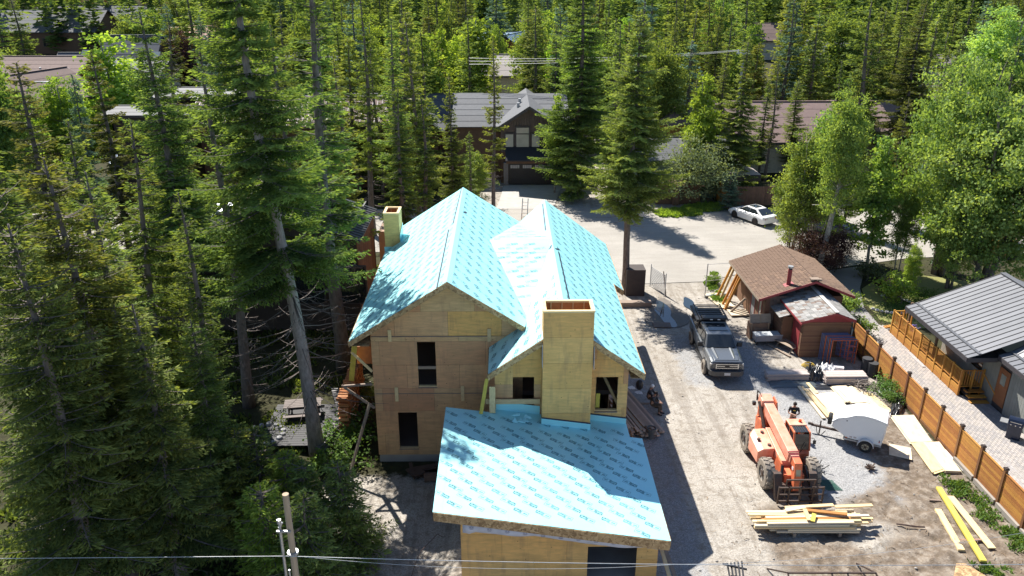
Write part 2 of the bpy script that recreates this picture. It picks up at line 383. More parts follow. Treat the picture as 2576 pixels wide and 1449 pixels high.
mudc = mixc(t, ramp(t, n4, [(.55, (0, 0, 0)), (.68, (.55, .55, .55))]), mudc, (.33, .24, .13))
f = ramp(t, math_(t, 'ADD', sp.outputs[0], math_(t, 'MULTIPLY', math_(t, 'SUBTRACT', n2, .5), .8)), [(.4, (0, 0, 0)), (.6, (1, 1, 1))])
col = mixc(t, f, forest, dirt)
g2 = ramp(t, math_(t, 'ADD', sp.outputs[1], math_(t, 'MULTIPLY', math_(t, 'SUBTRACT', n2, .5), 1.0)), [(.4, (0, 0, 0)), (.75, (.9, .9, .9))]); col = mixc(t, g2, col, grav)
g3 = ramp(t, math_(t, 'ADD', sp.outputs[2], math_(t, 'MULTIPLY', math_(t, 'SUBTRACT', n2, .5), 1.1)), [(.3, (0, 0, 0)), (.62, (1, 1, 1))]); col = mixc(t, g3, col, mudc)
t.links.new(col, b.inputs['Base Color']); b.inputs['Roughness'].default_value = .95; b.inputs['Specular IOR Level'].default_value = .1
bump(t, b, math_(t, 'ADD', n3, math_(t, 'MULTIPLY', n2, 2)), .7, .05)
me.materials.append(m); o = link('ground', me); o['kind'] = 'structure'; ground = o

def flat(name, pts, z, mat):
    mb = MB(); mb.add([(p[0], p[1], z) for p in pts], [tuple(range(len(pts)))]); return struct(name, mb, mat)
def roadmat(name, c, c2, gravel=14):
    m, t, b = base_mat(name); v = coords(t); n = noi(t, v, .25, 5); n2 = noi(t, v, gravel, 4, .7); n3 = noi(t, coords(t, (.25, 1.6, 1)), 1.1, 4)
    col = ramp(t, n, [(.3, c2), (.65, c)]); col = mixc(t, ramp(t, n3, [(.42, (.35, .35, .35)), (.55, (0, 0, 0))]), col, tuple(x * .75 for x in c))
    col = mixc(t, ramp(t, n2, [(.35, (.5, .5, .5)), (.5, (0, 0, 0))]), col, tuple(x * .6 for x in c))
    t.links.new(col, b.inputs['Base Color']); b.inputs['Roughness'].default_value = .95; b.inputs['Specular IOR Level'].default_value = .1; bump(t, b, n2, .5); return m
ROADM = roadmat('street_gravel', (.38, .355, .32), (.31, .29, .26))
# the street across the back of the site, and the drive that comes forward between the shed and the lawn
flat('gravel_road', [(-90, 62), (-8, 62.5), (6.5, 60.5), (9.3, 55), (15.2, 55.5), (20, 58), (24, 57.5), (28.5, 59), (33, 60.5), (60, 63), (110, 70), (110, 83), (60, 77.5), (40, 74.6), (22, 74.5), (16.5, 74.8), (5, 75.5), (-10, 75), (-90, 75)], .035, ROADM)
flat('concrete_driveway', [(-.6, 75.0), (5, 75.0), (6.4, 84.2), (.2, 84.2)], .05, CONC)
flat('shared_driveway', [(24, 57.3), (28.8, 58.8), (26.3, 54), (25.1, 50.5), (24.85, 47.5), (21.8, 47.5), (21.7, 52), (22.5, 55.5)], .043, M('grey_asphalt_drive', (.27, .255, .25), (.23, .22, .215), scale=2, rough=.95, bmp=.15))
flat('lawn', [(26.4, 53.9), (30, 57.5), (36, 55), (33, 47.8), (27, 46.9), (25.3, 48.4), (25.5, 51)], .03, M('dry_lawn', (.24, .23, .075), (.17, .18, .06), scale=4, rough=.95, bmp=.3))
# paver driveway behind the fence: blocks laid by hand, sunk joints
flat('paver_bed', [(21.95, 18), (26.3, 18), (26.3, 38), (25.2, 38), (25.2, 47.5), (21.95, 47.5)], .012, M('joint_sand', (.14, .12, .105)))
PAV = [M('paver_block_%s' % k, c, tuple(x * .85 for x in c), scale=5, rough=.9, rand=.12) for k, c in (('rose', (.385, .35, .325)), ('grey', (.38, .355, .345)), ('buff', (.42, .385, .35)))]
pm = []
for mt in PAV:
    q = MB().box((0, 0, 0), (.108, .228, .05)); mm = q.mesh('paver'); mm.materials.append(mt); pm.append(mm)
cnt = 0; rest = [MB() for _ in PAV]
drv = thing('driveway_paving', (22, 30, 0), 'driveway of rose and grey paver blocks between cedar fence and deck house', 'paving')
j = 0; yy = 24.0
cells = []
while yy < 47.4:
    i = 0; xx = 22.03
    while xx < (25.15 if yy > 38 else 26.25):
        cells.append((xx + .12, yy + (.12 if i % 2 else 0))); xx += .118; i += 1
    yy += .24
cells.sort(key=lambda c: math.hypot(c[0] - 22.5, c[1] - 30.5))
for c in cells:
    k = rnd.choice((0, 0, 1, 1, 2)); z = .036 + rnd.uniform(-.004, .004)
    if cnt < 300:
        o = bpy.data.objects.new('paver', pm[k]); C.objects.link(o); o.parent = drv; o.location = (c[0] - 22, c[1] - 30, z); cnt += 1
    else:
        q = rest[k]; n = len(q.v); x, y = c; a, bb = .054, .114; d = rnd.uniform(-.004, .004)
        q.v += [(x - a, y - bb, .0), (x + a, y - bb, .0), (x + a, y + bb, .0), (x - a, y + bb, .0), (x - a + .004, y - bb + .004, .06 + d), (x + a - .004, y - bb + .004, .06), (x + a - .004, y + bb - .004, .06 + d), (x - a + .004, y + bb - .004, .06)]
        q.f += [(n + 4, n + 5, n + 6, n + 7), (n, n + 1, n + 5, n + 4), (n + 1, n + 2, n + 6, n + 5), (n + 2, n + 3, n + 7, n + 6), (n + 3, n, n + 4, n + 7)]
for k, q in enumerate(rest): q.build('pavers_further_off', PAV[k], drv, kind='stuff')
# puddles by the gate
def blob(cx, cy, rx, ry, n=22, seed=0, ang=0):
    r = random.Random(seed); ph = [r.uniform(0, 6) for _ in range(3)]; o = []
    for i in range(n):
        a = 2 * pi * i / n; k = 1 + .22 * sin(2 * a + ph[0]) + .14 * sin(3 * a + ph[1]) + .1 * sin(5 * a + ph[2])
        x, y = rx * k * cos(a), ry * k * sin(a); o.append((cx + x * cos(ang) - y * sin(ang), cy + x * sin(ang) + y * cos(ang)))
    return o
DAMP = M('damp_soil', (.10, .085, .07), (.14, .12, .10), scale=5, rough=.6)
p = G(1672, 790); flat('damp_ground', blob(p.x, p.y, 1.2, 2.9, seed=3), .040, DAMP)
flat('puddle', blob(p.x, p.y, .55, 2.0, seed=2, ang=.1), .05, WATER)
p = G(1738, 770); flat('puddle', blob(p.x, p.y, .45, 1.3, seed=5), .05, WATER)
# ================================================================ THE HOUSE UNDER CONSTRUCTION
house = thing('unfinished_house', (0, 38, 0), 'plywood sheathed house under construction with aqua underlayment on its gabled roofs and low garage roof', 'house')
XL, XR0, YF, YB = -6.05, 5.5, 32.9, 47.9
LRX, LRZ, LS = -2.45, 9.25, .64          # left wing ridge
RRX, RRZ, RS = 2.7, 8.15, .71            # right wing ridge
VX = (LRZ + LS * LRX - RRZ + RS * RRX) / (LS + RS); VZ = LRZ - LS * (VX - LRX)
zl = lambda x: LRZ - LS * abs(x - LRX)
zr = lambda x: RRZ - RS * abs(x - RRX)
X3, Y3, Z3 = (1, 0, 0), (0, 1, 0), (0, 0, 1)
th = .28
# left wing front wall (Y = 32.9), gable outline in (x, z)
out = [(XL, 0), (.9, 0), (.9, zl(.9) - th), (LRX, LRZ - th), (XL, zl(XL) - th)]
W1 = (-5.03, -4.12, .34, 2.36); W2 = (-3.97, -3.12, 3.72, 6.07)
sheeted_wall(house, (0, YF, 0), X3, (0, -1, 0), [(XL, 0), (.9, 0), (.9, 6.34), (XL, 6.34)], [W1, W2], PLY, off=.35)
g = [(XL, 6.36), (.9, 6.36), (.9, zl(.9) - th), (LRX, LRZ - th), (XL, zl(XL) - th)]
sheeted_wall(house, (0, YF, 0), X3, (0, -1, 0), g, [], PLY, off=1.1, mats=[PLY, PLY, PLYN])
W1b = (.41, 1.36, 3.78, 5.25); W2b = (4.1, 5.08, 3.5, 5.23)
g = [(-.38, 0), (XR0, 0), (XR0, zr(XR0) - th), (RRX, RRZ - th), (-.38, zr(-.38) - th)]
sheeted_wall(house, (0, 31.0, 0), X3, (0, -1, 0), g, [W1b, W2b], PLY, off=.8, mats=[PLY, PLYN])
# side and back walls
sheeted_wall(house, (XL, YF, 0), Y3, (-1, 0, 0), [(0, 0), (YB - YF, 0), (YB - YF, zl(XL) - th), (0, zl(XL) - th)], [(3, 4.2, 3.6, 5), (8, 9.4, 3.6, 5), (6, 7, .3, 2.3)], PLY)
sheeted_wall(house, (XR0, 31.0, 0), Y3, (1, 0, 0), [(0, 0), (17, 0), (17, zr(XR0) - th), (0, zr(XR0) - th)], [(4, 5.4, .2, 2.3), (9, 10.4, 3.4, 4.7)], PLY)
sheeted_wall(house, (-.38, 31.0, 0), Y3, (-1, 0, 0), [(0, 0), (1.9, 0), (1.9, zr(-.38) - th), (0, zr(-.38) - th)], [], PLY)
sheeted_wall(house, (0, YB, 0), X3, (0, 1, 0), [(XL, 0), (VX, 0), (VX, VZ - th), (LRX, LRZ - th), (XL, zl(XL) - th)], [(-4, -2.6, 3.5, 5)], PLY)
sheeted_wall(house, (0, YB, 0), X3, (0, 1, 0), [(VX, 0), (XR0, 0), (XR0, zr(XR0) - th), (RRX, RRZ - th), (VX, VZ - th)], [(3, 4.4, 3.5, 5)], PLY)
mb = MB(); mb.bx((XL + .05, YF + .1, 3.2), (5.4, YB - .1, 3.42)); mb.bx((XL + .05, YF + .1, -.2), (5.4, YB - .1, .1)); mb.build('floor_deck', LUMG, house)
mb = MB(); mb.bx((XL + .02, YF + .03, -.6), (.9, YF + .3, -.004)); mb.bx((XL + .02, YF + .3, -.6), (XL + .3, YB, -.004)); mb.build('foundation', CONC, house)
mb = MB()                                        # stud framing seen dimly behind the openings
for i in range(12): mb.bx((XL + .3 + i * .6, YF + .06, .1), (XL + .34 + i * .6, YF + .2, 6.3))
mb2 = MB()
for f in mb.f[:]: pass
keep = MB()
for i in range(12):
    x = XL + .3 + i * .6
    if not (W1[0] - .05 < x < W1[1] or W2[0] - .05 < x < W2[1]): keep.bx((x, YF + .03, .1), (x + .04, YF + .17, 6.3))
keep.build('wall_studs', LUM, house, kind='stuff')
mb = MB(); mb.beam((-2.0, 36, 3.4), (-2.9, 36, .2), .05, .25); mb.build('stair_stringer', LUM, house)
# trim strips and cleats left on the left wall
mb = MB(); mb.bx((XL + .02, YF - .06, 6.335), (-.65, YF - .022, 6.375)); mb.build('ledger_strip', LUMG, house)
mb = MB(); mb.bx((XL + .02, YF - .05, 3.37), (-.6, YF - .022, 3.40)); mb.build('ledger_strip', LUMG, house)
for x, z0, z1 in ((-5.25, 6.12, 6.72), (-.72, 6.1, 6.75), (-5.1, 3.0, 3.75), (-2.0, 3.0, 3.8)):
    mb = MB(); mb.bx((x, YF - .09, z0), (x + .16, YF - .062, z1)); mb.build('wood_cleat', LUM, house)
for h in (W1, W2):
    mb = MB(); mb.bx((h[0] - .02, YF - .04, h[2] - .05), (h[1] + .02, YF + .12, h[2] - .005)); mb.build('sill', LUMG, house)
for (h, y) in ((W1, YF), (W2, YF), (W1b, 31.0), (W2b, 31.0)):
    for x in (h[0] - .04, h[1]): MB().bx((x, y + .003, h[2]), (x + .04, y + .15, h[3])).build('jamb_stud', LUM, house)
    MB().bx((h[0], y + .003, h[2] - .002), (h[1], y + .15, h[2] + .038)).build('rough_sill', LUM, house)
mb = MB(); mb.bx((W2[0] + .003, YF + .0, 4.66), (W2[1] - .003, YF + .05, 4.80)); mb.build('window_rail', LUMG, house)
mb = MB(); mb.bx((W2b[0] - .02, 30.93, W2b[2] - .06), (W2b[1] + .02, 31.1, W2b[2] - .005)); mb.build('sill', LUMG, house)

# ---- roofs
def roofplane(name, poly, mat=UND, thick=.05, parent=house, deck=True):
    """poly: 3-D outline of one plane (top side)"""
    n = Vector((0, 0, 0)); P = [Vector(p) for p in poly]
    for i in range(len(P)): n += P[i - 1].cross(P[i])
    n.normalize(); n = n if n.z > 0 else -n
    if deck: mb = MB(); mb.prism([p - n * .006 for p in P], -n * .03); mb.build('roof_deck', OSB, parent)
    return P, n
class Uni: pass
def text_mesh(s, size, align='CENTER'):
    cu = bpy.data.curves.new('lettering', 'FONT'); cu.body = s; cu.size = size; cu.resolution_u = 1; cu.align_x = align; cu.align_y = 'CENTER'; cu.space_line = .78; cu.offset = size * .014
    ob = bpy.data.objects.new('lettering', cu); C.objects.link(ob)
    me = bpy.data.meshes.new_from_object(ob); me.calc_loop_triangles()
    v = np.empty(len(me.vertices) * 3, dtype=np.float32); me.vertices.foreach_get('co', v)
    t = np.empty(len(me.loop_triangles) * 3, dtype=np.int32); me.loop_triangles.foreach_get('vertices', t)
    bpy.data.objects.remove(ob); bpy.data.meshes.remove(me)
    return v.reshape(-1, 3)[:, :2].copy(), t.reshape(-1, 3)
def stamp():
    """one printed mark: GAF in a slanted box beside the two words Storm Guard"""
    V, T = [], []; n = 0
    def ad(v, t, dx, dy, sk=.0):
        nonlocal n; v = v.copy(); v[:, 0] += sk * v[:, 1] + dx; v[:, 1] += dy; V.append(v); T.append(t + n); n += len(v)
    v, t = text_mesh('GAF', .105); ad(v, t, -.26, 0)
    v, t = text_mesh('Storm\nGuard', .155); ad(v, t, .14, 0)
    def bar(x0, y0, x1, y1, wd=.008):
        d = np.array([x1 - x0, y1 - y0]); d = d / np.linalg.norm(d); q = np.array([-d[1], d[0]]) * wd / 2; a = np.array([x0, y0]); b = np.array([x1, y1])
        ad(np.array([a - q, b - q, b + q, a + q], dtype=np.float32), np.array([[0, 1, 2], [0, 2, 3]], dtype=np.int32), 0, 0)
    bar(-.40, -.12, -.40, .12); bar(-.40, .12, -.08, .12); bar(-.40, -.12, -.08, -.12); bar(-.06, -.14, -.06, .14); bar(-.02, -.15, .30, -.15, .006)
    return np.concatenate(V), np.concatenate(T)
SV, ST = stamp()
def letter(parent, P, n, udir, outline, dx=.80, dy=.46, ang=-.55, seed=0, z=.014, scale=.86, mat=INK):
    """repeat the mark over a roof plane: u along udir, v across; rows turn by half a turn as on the roll"""
    u = Vector(udir); u = (u - n * u.dot(n)).normalized(); v = n.cross(u).normalized(); o = P[0]
    pts = [((Vector(p) - o).dot(u), (Vector(p) - o).dot(v)) for p in outline]
    area = sum(pts[i - 1][0] * pts[i][1] - pts[i][0] * pts[i - 1][1] for i in range(len(pts)))
    if area < 0: pts = pts[::-1]
    x0, x1 = min(p[0] for p in pts), max(p[0] for p in pts); y0, y1 = min(p[1] for p in pts), max(p[1] for p in pts)
    def ins(x, y, m=.22):
        for i in range(len(pts)):
            a, b = pts[i - 1], pts[i]; l = math.hypot(b[0] - a[0], b[1] - a[1])
            if l < 1e-6: continue
            if ((b[0] - a[0]) * (y - a[1]) - (b[1] - a[1]) * (x - a[0])) / l < m: return False
        return True
    AV, AT, k = [], [], 0; r = 0; y = y0 + .25
    N = np.array([u, v, n]);
    while y < y1:
        x = x0 + .3 + (dx / 2 if r % 2 else 0)
        while x < x1:
            if ins(x, y):
                a = ang + (pi if r % 2 else 0); c, s_ = cos(a) * scale, sin(a) * scale
                q = SV @ np.array([[c, s_], [-s_, c]]) + np.array([x, y]); q3 = np.column_stack([q, np.full(len(q), z)]) @ N + np.array(o)
                AV.append(q3); AT.append(ST + k); k += len(SV)
            x += dx
        y += dy; r += 1
    if not AV: return
    AV = np.concatenate(AV) - np.array(wloc(parent)); AT = np.concatenate(AT)
    me = bpy.data.meshes.new('printed_lettering'); me.from_pydata(AV.tolist(), [], AT.tolist()); me.materials.append(mat)
    link('printed_lettering', me, parent, kind='stuff')
def strips(parent, P, n, udir, wd=.98, mat=UND, off=0, lift=.004):
    """underlayment laid in courses: each course its own sheet, lapping the one below"""
    u = Vector(udir); u = (u - n * u.dot(n)).normalized(); v = n.cross(u).normalized(); o = P[0]
    pts = [((p - o).dot(u), (p - o).dot(v)) for p in P]
    y0, y1 = min(p[1] for p in pts), max(p[1] for p in pts); y = y0 - off; k = 0
    while y < y1:
        pl = clip_half(clip_half(pts, (0, -1), -y), (0, 1), y + wd)
        if len(pl) >= 3: MB().prism([o + u * p[0] + v * p[1] + n * (lift * (k % 2)) for p in pl], n * .006).build('underlayment_sheet', mat, parent)
        y += wd; k += 1
YA, YE = 32.3, 48.3
XE = -6.95
lp = [(XE, YA, zl(XE)), (LRX, YA, LRZ), (LRX, YE, LRZ), (XE, YE, zl(XE))]
P, n = roofplane('x', lp); strips(house, P, n, Y3); letter(house, P, n, Y3, lp, ang=-.5, dx=.98, dy=.60, scale=.86)
lp = [(LRX, YA, LRZ), (VX - .1, YA, zl(VX - .1)), (VX, 33, VZ), (VX, YE, VZ), (LRX, YE, LRZ)]
P, n = roofplane('x', lp); strips(house, P, n, Y3); letter(house, P, n, Y3, lp, ang=.6, dx=.98, dy=.60, scale=.86)
RA, RE_ = 30.3, 49.3; XA, XB = 6.1, 6.68; XC = -.65
lp = [(XC, RA, zr(XC)), (RRX, RA, RRZ), (RRX, RE_, RRZ), (VX, YE, VZ), (VX, YF, VZ), (XC, YF, zr(XC))]
P, n = roofplane('x', lp); strips(house, P, n, Y3, off=.3)
letter(house, P, n, Y3, [(XC, RA, zr(XC)), (RRX, RA, RRZ), (RRX, YF, RRZ), (XC, YF, zr(XC))], ang=-.3, dx=.98, dy=.60, scale=.86)
letter(house, P, n, Y3, [(VX, YF, VZ), (RRX, YF, RRZ), (RRX, 37, RRZ), (VX, 34, VZ)], ang=-.3, dx=.98, dy=.60, scale=.86)
lp = [(RRX, RA, RRZ), (XA, RA, zr(XA)), (XA, 40.85, zr(XA)), (XB, 40.85, zr(XB)), (XB, YE + .5, zr(XB)), (RRX, RE_, RRZ)]
P, n = roofplane('x', lp, deck=False)
for q in ([lp[0], lp[1], lp[2], (RRX, 40.85, RRZ)], [(RRX, 40.85, RRZ), lp[3], lp[4], lp[5]]):
    P, n = roofplane('x', q); strips(house, P, n, Y3, off=.15); letter(house, P, n, Y3, q, ang=.6, dx=.98, dy=.60, scale=.86)
# the saddle between the wings
def hit(px, py, nrm, p0):
    r = Vector(ray(px, py)); nrm = Vector(nrm); p0 = Vector(p0); o = Vector((0, 0, CAM_H)); return o + r * ((p0 - o).dot(nrm) / r.dot(nrm))
Lp = Vector((LRX + (LRZ - RRZ) / LS, G(1225, 604, RRZ).y, RRZ - .005)); Rp = Vector((RRX, Lp.y + .2, RRZ - .005))
Vp = Vector((VX, 33.6, VZ + .012)); Bp = Vector((VX, YE - .1, VZ + .012)); up = Vector((0, 0, .012))
lp = [Lp + up, Vp, Rp + up]; P, n = roofplane('x', lp, deck=False); strips(house, P, n, X3, lift=.006, wd=.9); letter(house, P, n, X3, lp, ang=.35, dx=.95, dy=.5)
lp = [Lp + up, Rp + up, Bp]; P, n = roofplane('x', lp, deck=False); strips(house, P, n, X3, lift=.006, wd=.9); letter(house, P, n, X3, lp, ang=.1, dx=1.0, dy=.7)
# ridge wraps, dark seam tapes
def strip3(name, a, b, wd, z, mat, nrm=(0, 0, 1)):
    MB().beam(Vector(a) + Vector((0, 0, z)), Vector(b) + Vector((0, 0, z)), wd, .008, nrm).build(name, mat, house)
for a, b in (((LRX, YA, LRZ), (LRX, YE, LRZ)), ((RRX, 31.4, RRZ), (RRX, RE_, RRZ))):
    for sgn, sl_ in ((-1, LS if a[0] < 0 else RS), (1, LS if a[0] < 0 else RS)):
        p = [Vector(a), Vector(b), Vector(b) + Vector((sgn * .22, 0, -.22 * sl_)), Vector(a) + Vector((sgn * .22, 0, -.22 * sl_))]
        MB().prism([q + Vector((0, 0, .014)) for q in p], (0, 0, .006)).build('ridge_wrap', UND, house)
def tape(x0, y0, x1, y1, zf, wd=.07):
    MB().prism([(x0, y0, zf(x0) + .026), (x0 + wd, y0, zf(x0 + wd) + .026), (x1 + wd, y1, zf(x1 + wd) + .026), (x1, y1, zf(x1) + .026)], (0, 0, .004)).build('seam_tape', TAPE, house)
tape(-2.93, YA, -2.93, 40.6, zl); tape(-2.72, 41.2, -2.60, YE, zl); tape(3.0, 31.4, 2.93, 39.8, zr); tape(2.42, 43.5, 2.5, RE_ - .6, zr)
tape(2.75, 39.9, 2.95, 40.3, zr, .12); tape(2.45, 40.1, 2.55, 40.45, lambda x: zr(x) + .02, .1); tape(-2.2, 43.4, -2.15, 43.7, zl, .12)
# fascia boards and soffit ends in strand board
def fascia(a, b, dep=.26, off=(0, -.012, 0), tk=.03, name='fascia_board', mat=OSB):
    a, b, off = Vector(a) + Vector(off), Vector(b) + Vector(off), Vector(off)
    MB().prism([a - Vector((0, 0, .005)), b - Vector((0, 0, .005)), b - Vector((0, 0, dep)), a - Vector((0, 0, dep))], off.normalized() * tk).build(name, mat, house)
fascia((XE, YA, zl(XE)), (LRX, YA, LRZ)); fascia((LRX, YA, LRZ), (VX - .1, YA, zl(VX - .1)))
fascia((XC, RA, zr(XC)), (1.66, RA, zr(1.66)), .3); fascia((3.8, RA, zr(3.8)), (XA, RA, zr(XA)), .3)
fascia((XA, RA, zr(XA)), (XA, 40.85, zr(XA)), .2, (.012, 0, 0)); fascia((XB, 40.86, zr(XB)), (XB, YE + .5, zr(XB)), .2, (.012, 0, 0)); fascia((XA, 40.85, zr(XA)), (XB, 40.85, zr(XB)), .32)
fascia((XE, YA, zl(XE)), (XE, YE, zl(XE)), .2, (-.012, 0, 0)); fascia((XC, RA, zr(XC)), (XC, YF - .03, zr(XC)), .2, (-.012, 0, 0))
fascia((XE, YE, zl(XE)), (LRX, YE, LRZ), off=(0, .012, 0)); fascia((LRX, YE, LRZ), (VX, YE, VZ), off=(0, .012, 0)); fascia((VX, YE + .1, VZ), (RRX, RE_, RRZ), off=(0, .012, 0)); fascia((RRX, RE_, RRZ), (XB, YE + .5, zr(XB)), off=(0, .012, 0))
for a, b, yy0, yy1, zf in ((XE, XL, YA, YE, zl), (5.5, XA, RA, 40.8, zr)):
    z = min(zf(a), zf(b)) - .24; MB().bx((a + .01, yy0 + .05, z), (b, yy1 - .05, z + .02)).build('soffit_panel', OSB, house)
MB().prism([(XL, YA + .03, zl(XL) - .3), (LRX, YA + .03, LRZ - .3), (LRX, YF - .02, LRZ - .3), (XL, YF - .02, zl(XL) - .3)], (0, 0, .02)).build('soffit_panel', OSB, house)
MB().prism([(LRX, YA + .03, LRZ - .3), (.9, YA + .03, zl(.9) - .3), (.9, YF - .02, zl(.9) - .3), (LRX, YF - .02, LRZ - .3)], (0, 0, .02)).build('soffit_panel', OSB, house)

# ---- chimneys
def chimney(x0, x1, y0, y1, z0, z1, name='chimney', rows=1.22):
    c = bpy.data.objects.new('chimney', None); C.objects.link(c); c.parent = house; c.location = ((x0 + x1) / 2, (y0 + y1) / 2 - 38, 0)
    t_ = .02; z = z0; k = 0
    while z < z1 - .08:
        zt = min(z + rows, z1 - .08)
        if k < 1: zt = z0 + (z1 - z0) % rows if (z1 - z0) % rows > .3 else zt
        MB().bx((x0, y0 - t_, z + .004), (x1, y0, zt - .004)).build('plywood_panel', PLYN, c)
        MB().bx((x0, y1, z + .004), (x1, y1 + t_, zt - .004)).build('plywood_panel', PLYN, c)
        MB().bx((x0 - t_, y0 - t_, z + .004), (x0, y1 + t_, zt - .004)).build('plywood_panel', PLYN, c)
        MB().bx((x1, y0 - t_, z + .004), (x1 + t_, y1 + t_, zt - .004)).build('plywood_panel', PLYN, c)
        z = zt; k += 1
    cap = MB(); w_ = .11
    for a, b in (((x0 - .04, y0 - .04), (x1 + .04, y0 + w_)), ((x0 - .04, y1 - w_), (x1 + .04, y1 + .04)), ((x0 - .04, y0 + w_), (x0 + w_, y1 - w_)), ((x1 - w_, y0 + w_), (x1 + .04, y1 - w_))):
        cap.bx((a[0], a[1], z1 - .08), (b[0], b[1], z1))
    cap.build('cap_frame', LUM, c)
    inn = MB()
    for a, b in (((x0 + .02, y0 + .02), (x1 - .02, y0 + .05)), ((x0 + .02, y1 - .05), (x1 - .02, y1 - .02)), ((x0 + .02, y0 + .05), (x0 + .05, y1 - .05)), ((x1 - .05, y0 + .05), (x1 - .02, y1 - .05))):
        inn.bx((a[0], a[1], z0), (b[0], b[1], z1 - .085))
    inn.bx((x0 + .05, y0 + .05, z1 - 1.3), (x1 - .05, y1 - .05, z1 - 1.28)); inn.build('lining', M('chimney_lining_wood', (.50, .22, .08)), c)
    nst = max(1, int((x1 - x0) / .42))
    for i in range(nst):
        x = x0 + (i + .7) * (x1 - x0) / (nst + .4); MB().bx((x, y1 - .13, z1 - 1.2), (x + .04, y1 - .052, z1 - .09)).build('stud', LUM, c)
    return c
chimney(1.70, 3.78, 30.17, 31.35, 3.30, 8.78)
zc = YP(1000, 532, 44.9).z
chimney(-6.93, -6.08, 44.6, 45.9, 0, zc)
# flashing wrapped up the chimney feet
MB().bx((-7.0, 44.56, zl(-6.9) - .35), (-6.05, 44.572, zl(-6.9) + .25)).build('wall_flashing', UND, house)
fl = MB(); fl.prism([(-6.04, 44.5, zl(-6.04) + .03), (-6.04, 46.0, zl(-6.04) + .03), (-6.04, 46.0, zl(-6.04) + .75), (-6.04, 44.5, zl(-6.04) + .45)], (.012, 0, 0)); fl.build('wall_flashing', UND, house)
sc_ = MB(); sc_.prism([(1.655, 30.0, 6.2), (1.655, 30.5, 6.2), (1.655, 30.5, 7.3), (1.655, 30.1, 7.2)], (.012, 0, 0)); sc_.build('wrap_strip', WRAP, house)
sc_ = MB(); sc_.prism([(3.85, 30.0, 6.1), (3.85, 30.4, 6.1), (3.85, 30.4, 7.1), (3.85, 30.1, 7.1)], (.012, 0, 0)); sc_.build('wrap_strip', WRAP, house)

# ---- garage with its single slope roof
gzr = lambda x: 3.95 - .14 * (x + 2.55)
q = [(-2.55, 23.35, gzr(-2.55)), (6.02, 23.15, gzr(6.02)), (6.1, 29.9, gzr(6.1)), (5.55, 29.9, gzr(5.55)), (5.55, 30.97, gzr(5.55)), (-.36, 30.97, gzr(-.36)), (-.36, 30.65, gzr(-.36)), (-2.55, 30.65, gzr(-2.55))]
P, n = roofplane('x', q, deck=False)
for qq in ([q[0], q[1], (6.1, 29.9, gzr(6.1)), (-2.55, 29.9, gzr(-2.55))],):
    P, n = roofplane('x', qq); strips(house, P, n, Y3, wd=1.2); letter(house, P, n, X3, qq, ang=-.5, dx=.82, dy=.50, scale=.80)
for qq in ([(-2.55, 29.9, gzr(-2.55)), (5.55, 29.9, gzr(5.55)), (5.55, 30.97, gzr(5.55)), (-.36, 30.97, gzr(-.36)), (-.36, 30.65, gzr(-.36)), (-2.55, 30.65, gzr(-2.55))],):
    P, n = roofplane('x', [Vector(p) for p in qq]); MB().prism(P, n * .006).build('underlayment_sheet', UND, house); letter(house, P, n, X3, [qq[0], qq[1], (5.55, 30.6, gzr(5.55)), (-2.55, 30.6, gzr(-2.55))], ang=-.5, dx=.82, dy=.50, scale=.80)
a, b = Vector((-2.52, 23.35, gzr(-2.55) - .01)), Vector((6.0, 23.15, gzr(6.02) - .01))
MB().prism([a, b, b - Vector((0, 0, .40)), a - Vector((0, 0, .36))], (0, -.03, 0)).build('fascia_board', OSB, house)
MB().prism([(-2.52, 23.4, gzr(-2.52) - .01), (-2.52, 30.6, gzr(-2.52) - .01), (-2.52, 30.6, gzr(-2.52) - .36), (-2.52, 23.4, gzr(-2.52) - .36)], (-.03, 0, 0)).build('fascia_board', OSB, house)
MB().prism([(6.05, 23.2, gzr(6.05) - .01), (6.08, 29.9, gzr(6.08) - .01), (6.08, 29.9, gzr(6.08) - .36), (6.05, 23.2, gzr(6.05) - .36)], (-.03, 0, 0)).build('fascia_board', OSB, house)
MB().prism([(-2.5, 23.36, gzr(-2.5) - .33), (6, 23.2, gzr(6) - .35), (6, 29.9, gzr(6) - .35), (-2.5, 30.6, gzr(-2.5) - .33)], (0, 0, .02)).build('soffit_panel', OSB, house)
GY = 24.0
gx0, gx1 = YP(1159, 1320, GY).x, YP(1653, 1405, GY).x
ox0, ox1, oz1 = YP(1478, 1400, GY).x, YP(1601, 1400, GY).x, YP(1540, 1374, GY).z
sheeted_wall(house, (0, GY, 0), X3, (0, -1, 0), [(gx0, 0), (gx1, 0), (gx1, gzr(gx1) - .36), (gx0, gzr(gx0) - .36)], [(ox0, ox1, -1, oz1)], PLYN, off=.3, stag=True)
sheeted_wall(house, (gx0, GY, 0), Y3, (-1, 0, 0), [(0, 0), (6.9, 0), (6.9, gzr(gx0) - .36), (0, gzr(gx0) - .36)], [], PLY)
sheeted_wall(house, (gx1, GY, 0), Y3, (1, 0, 0), [(0, 0), (6.9, 0), (6.9, gzr(gx1) - .36), (0, gzr(gx1) - .36)], [], PLY)
MB().bx((gx0, GY + .05, -.6), (gx1, 30.9, .03)).build('foundation', CONC, house)
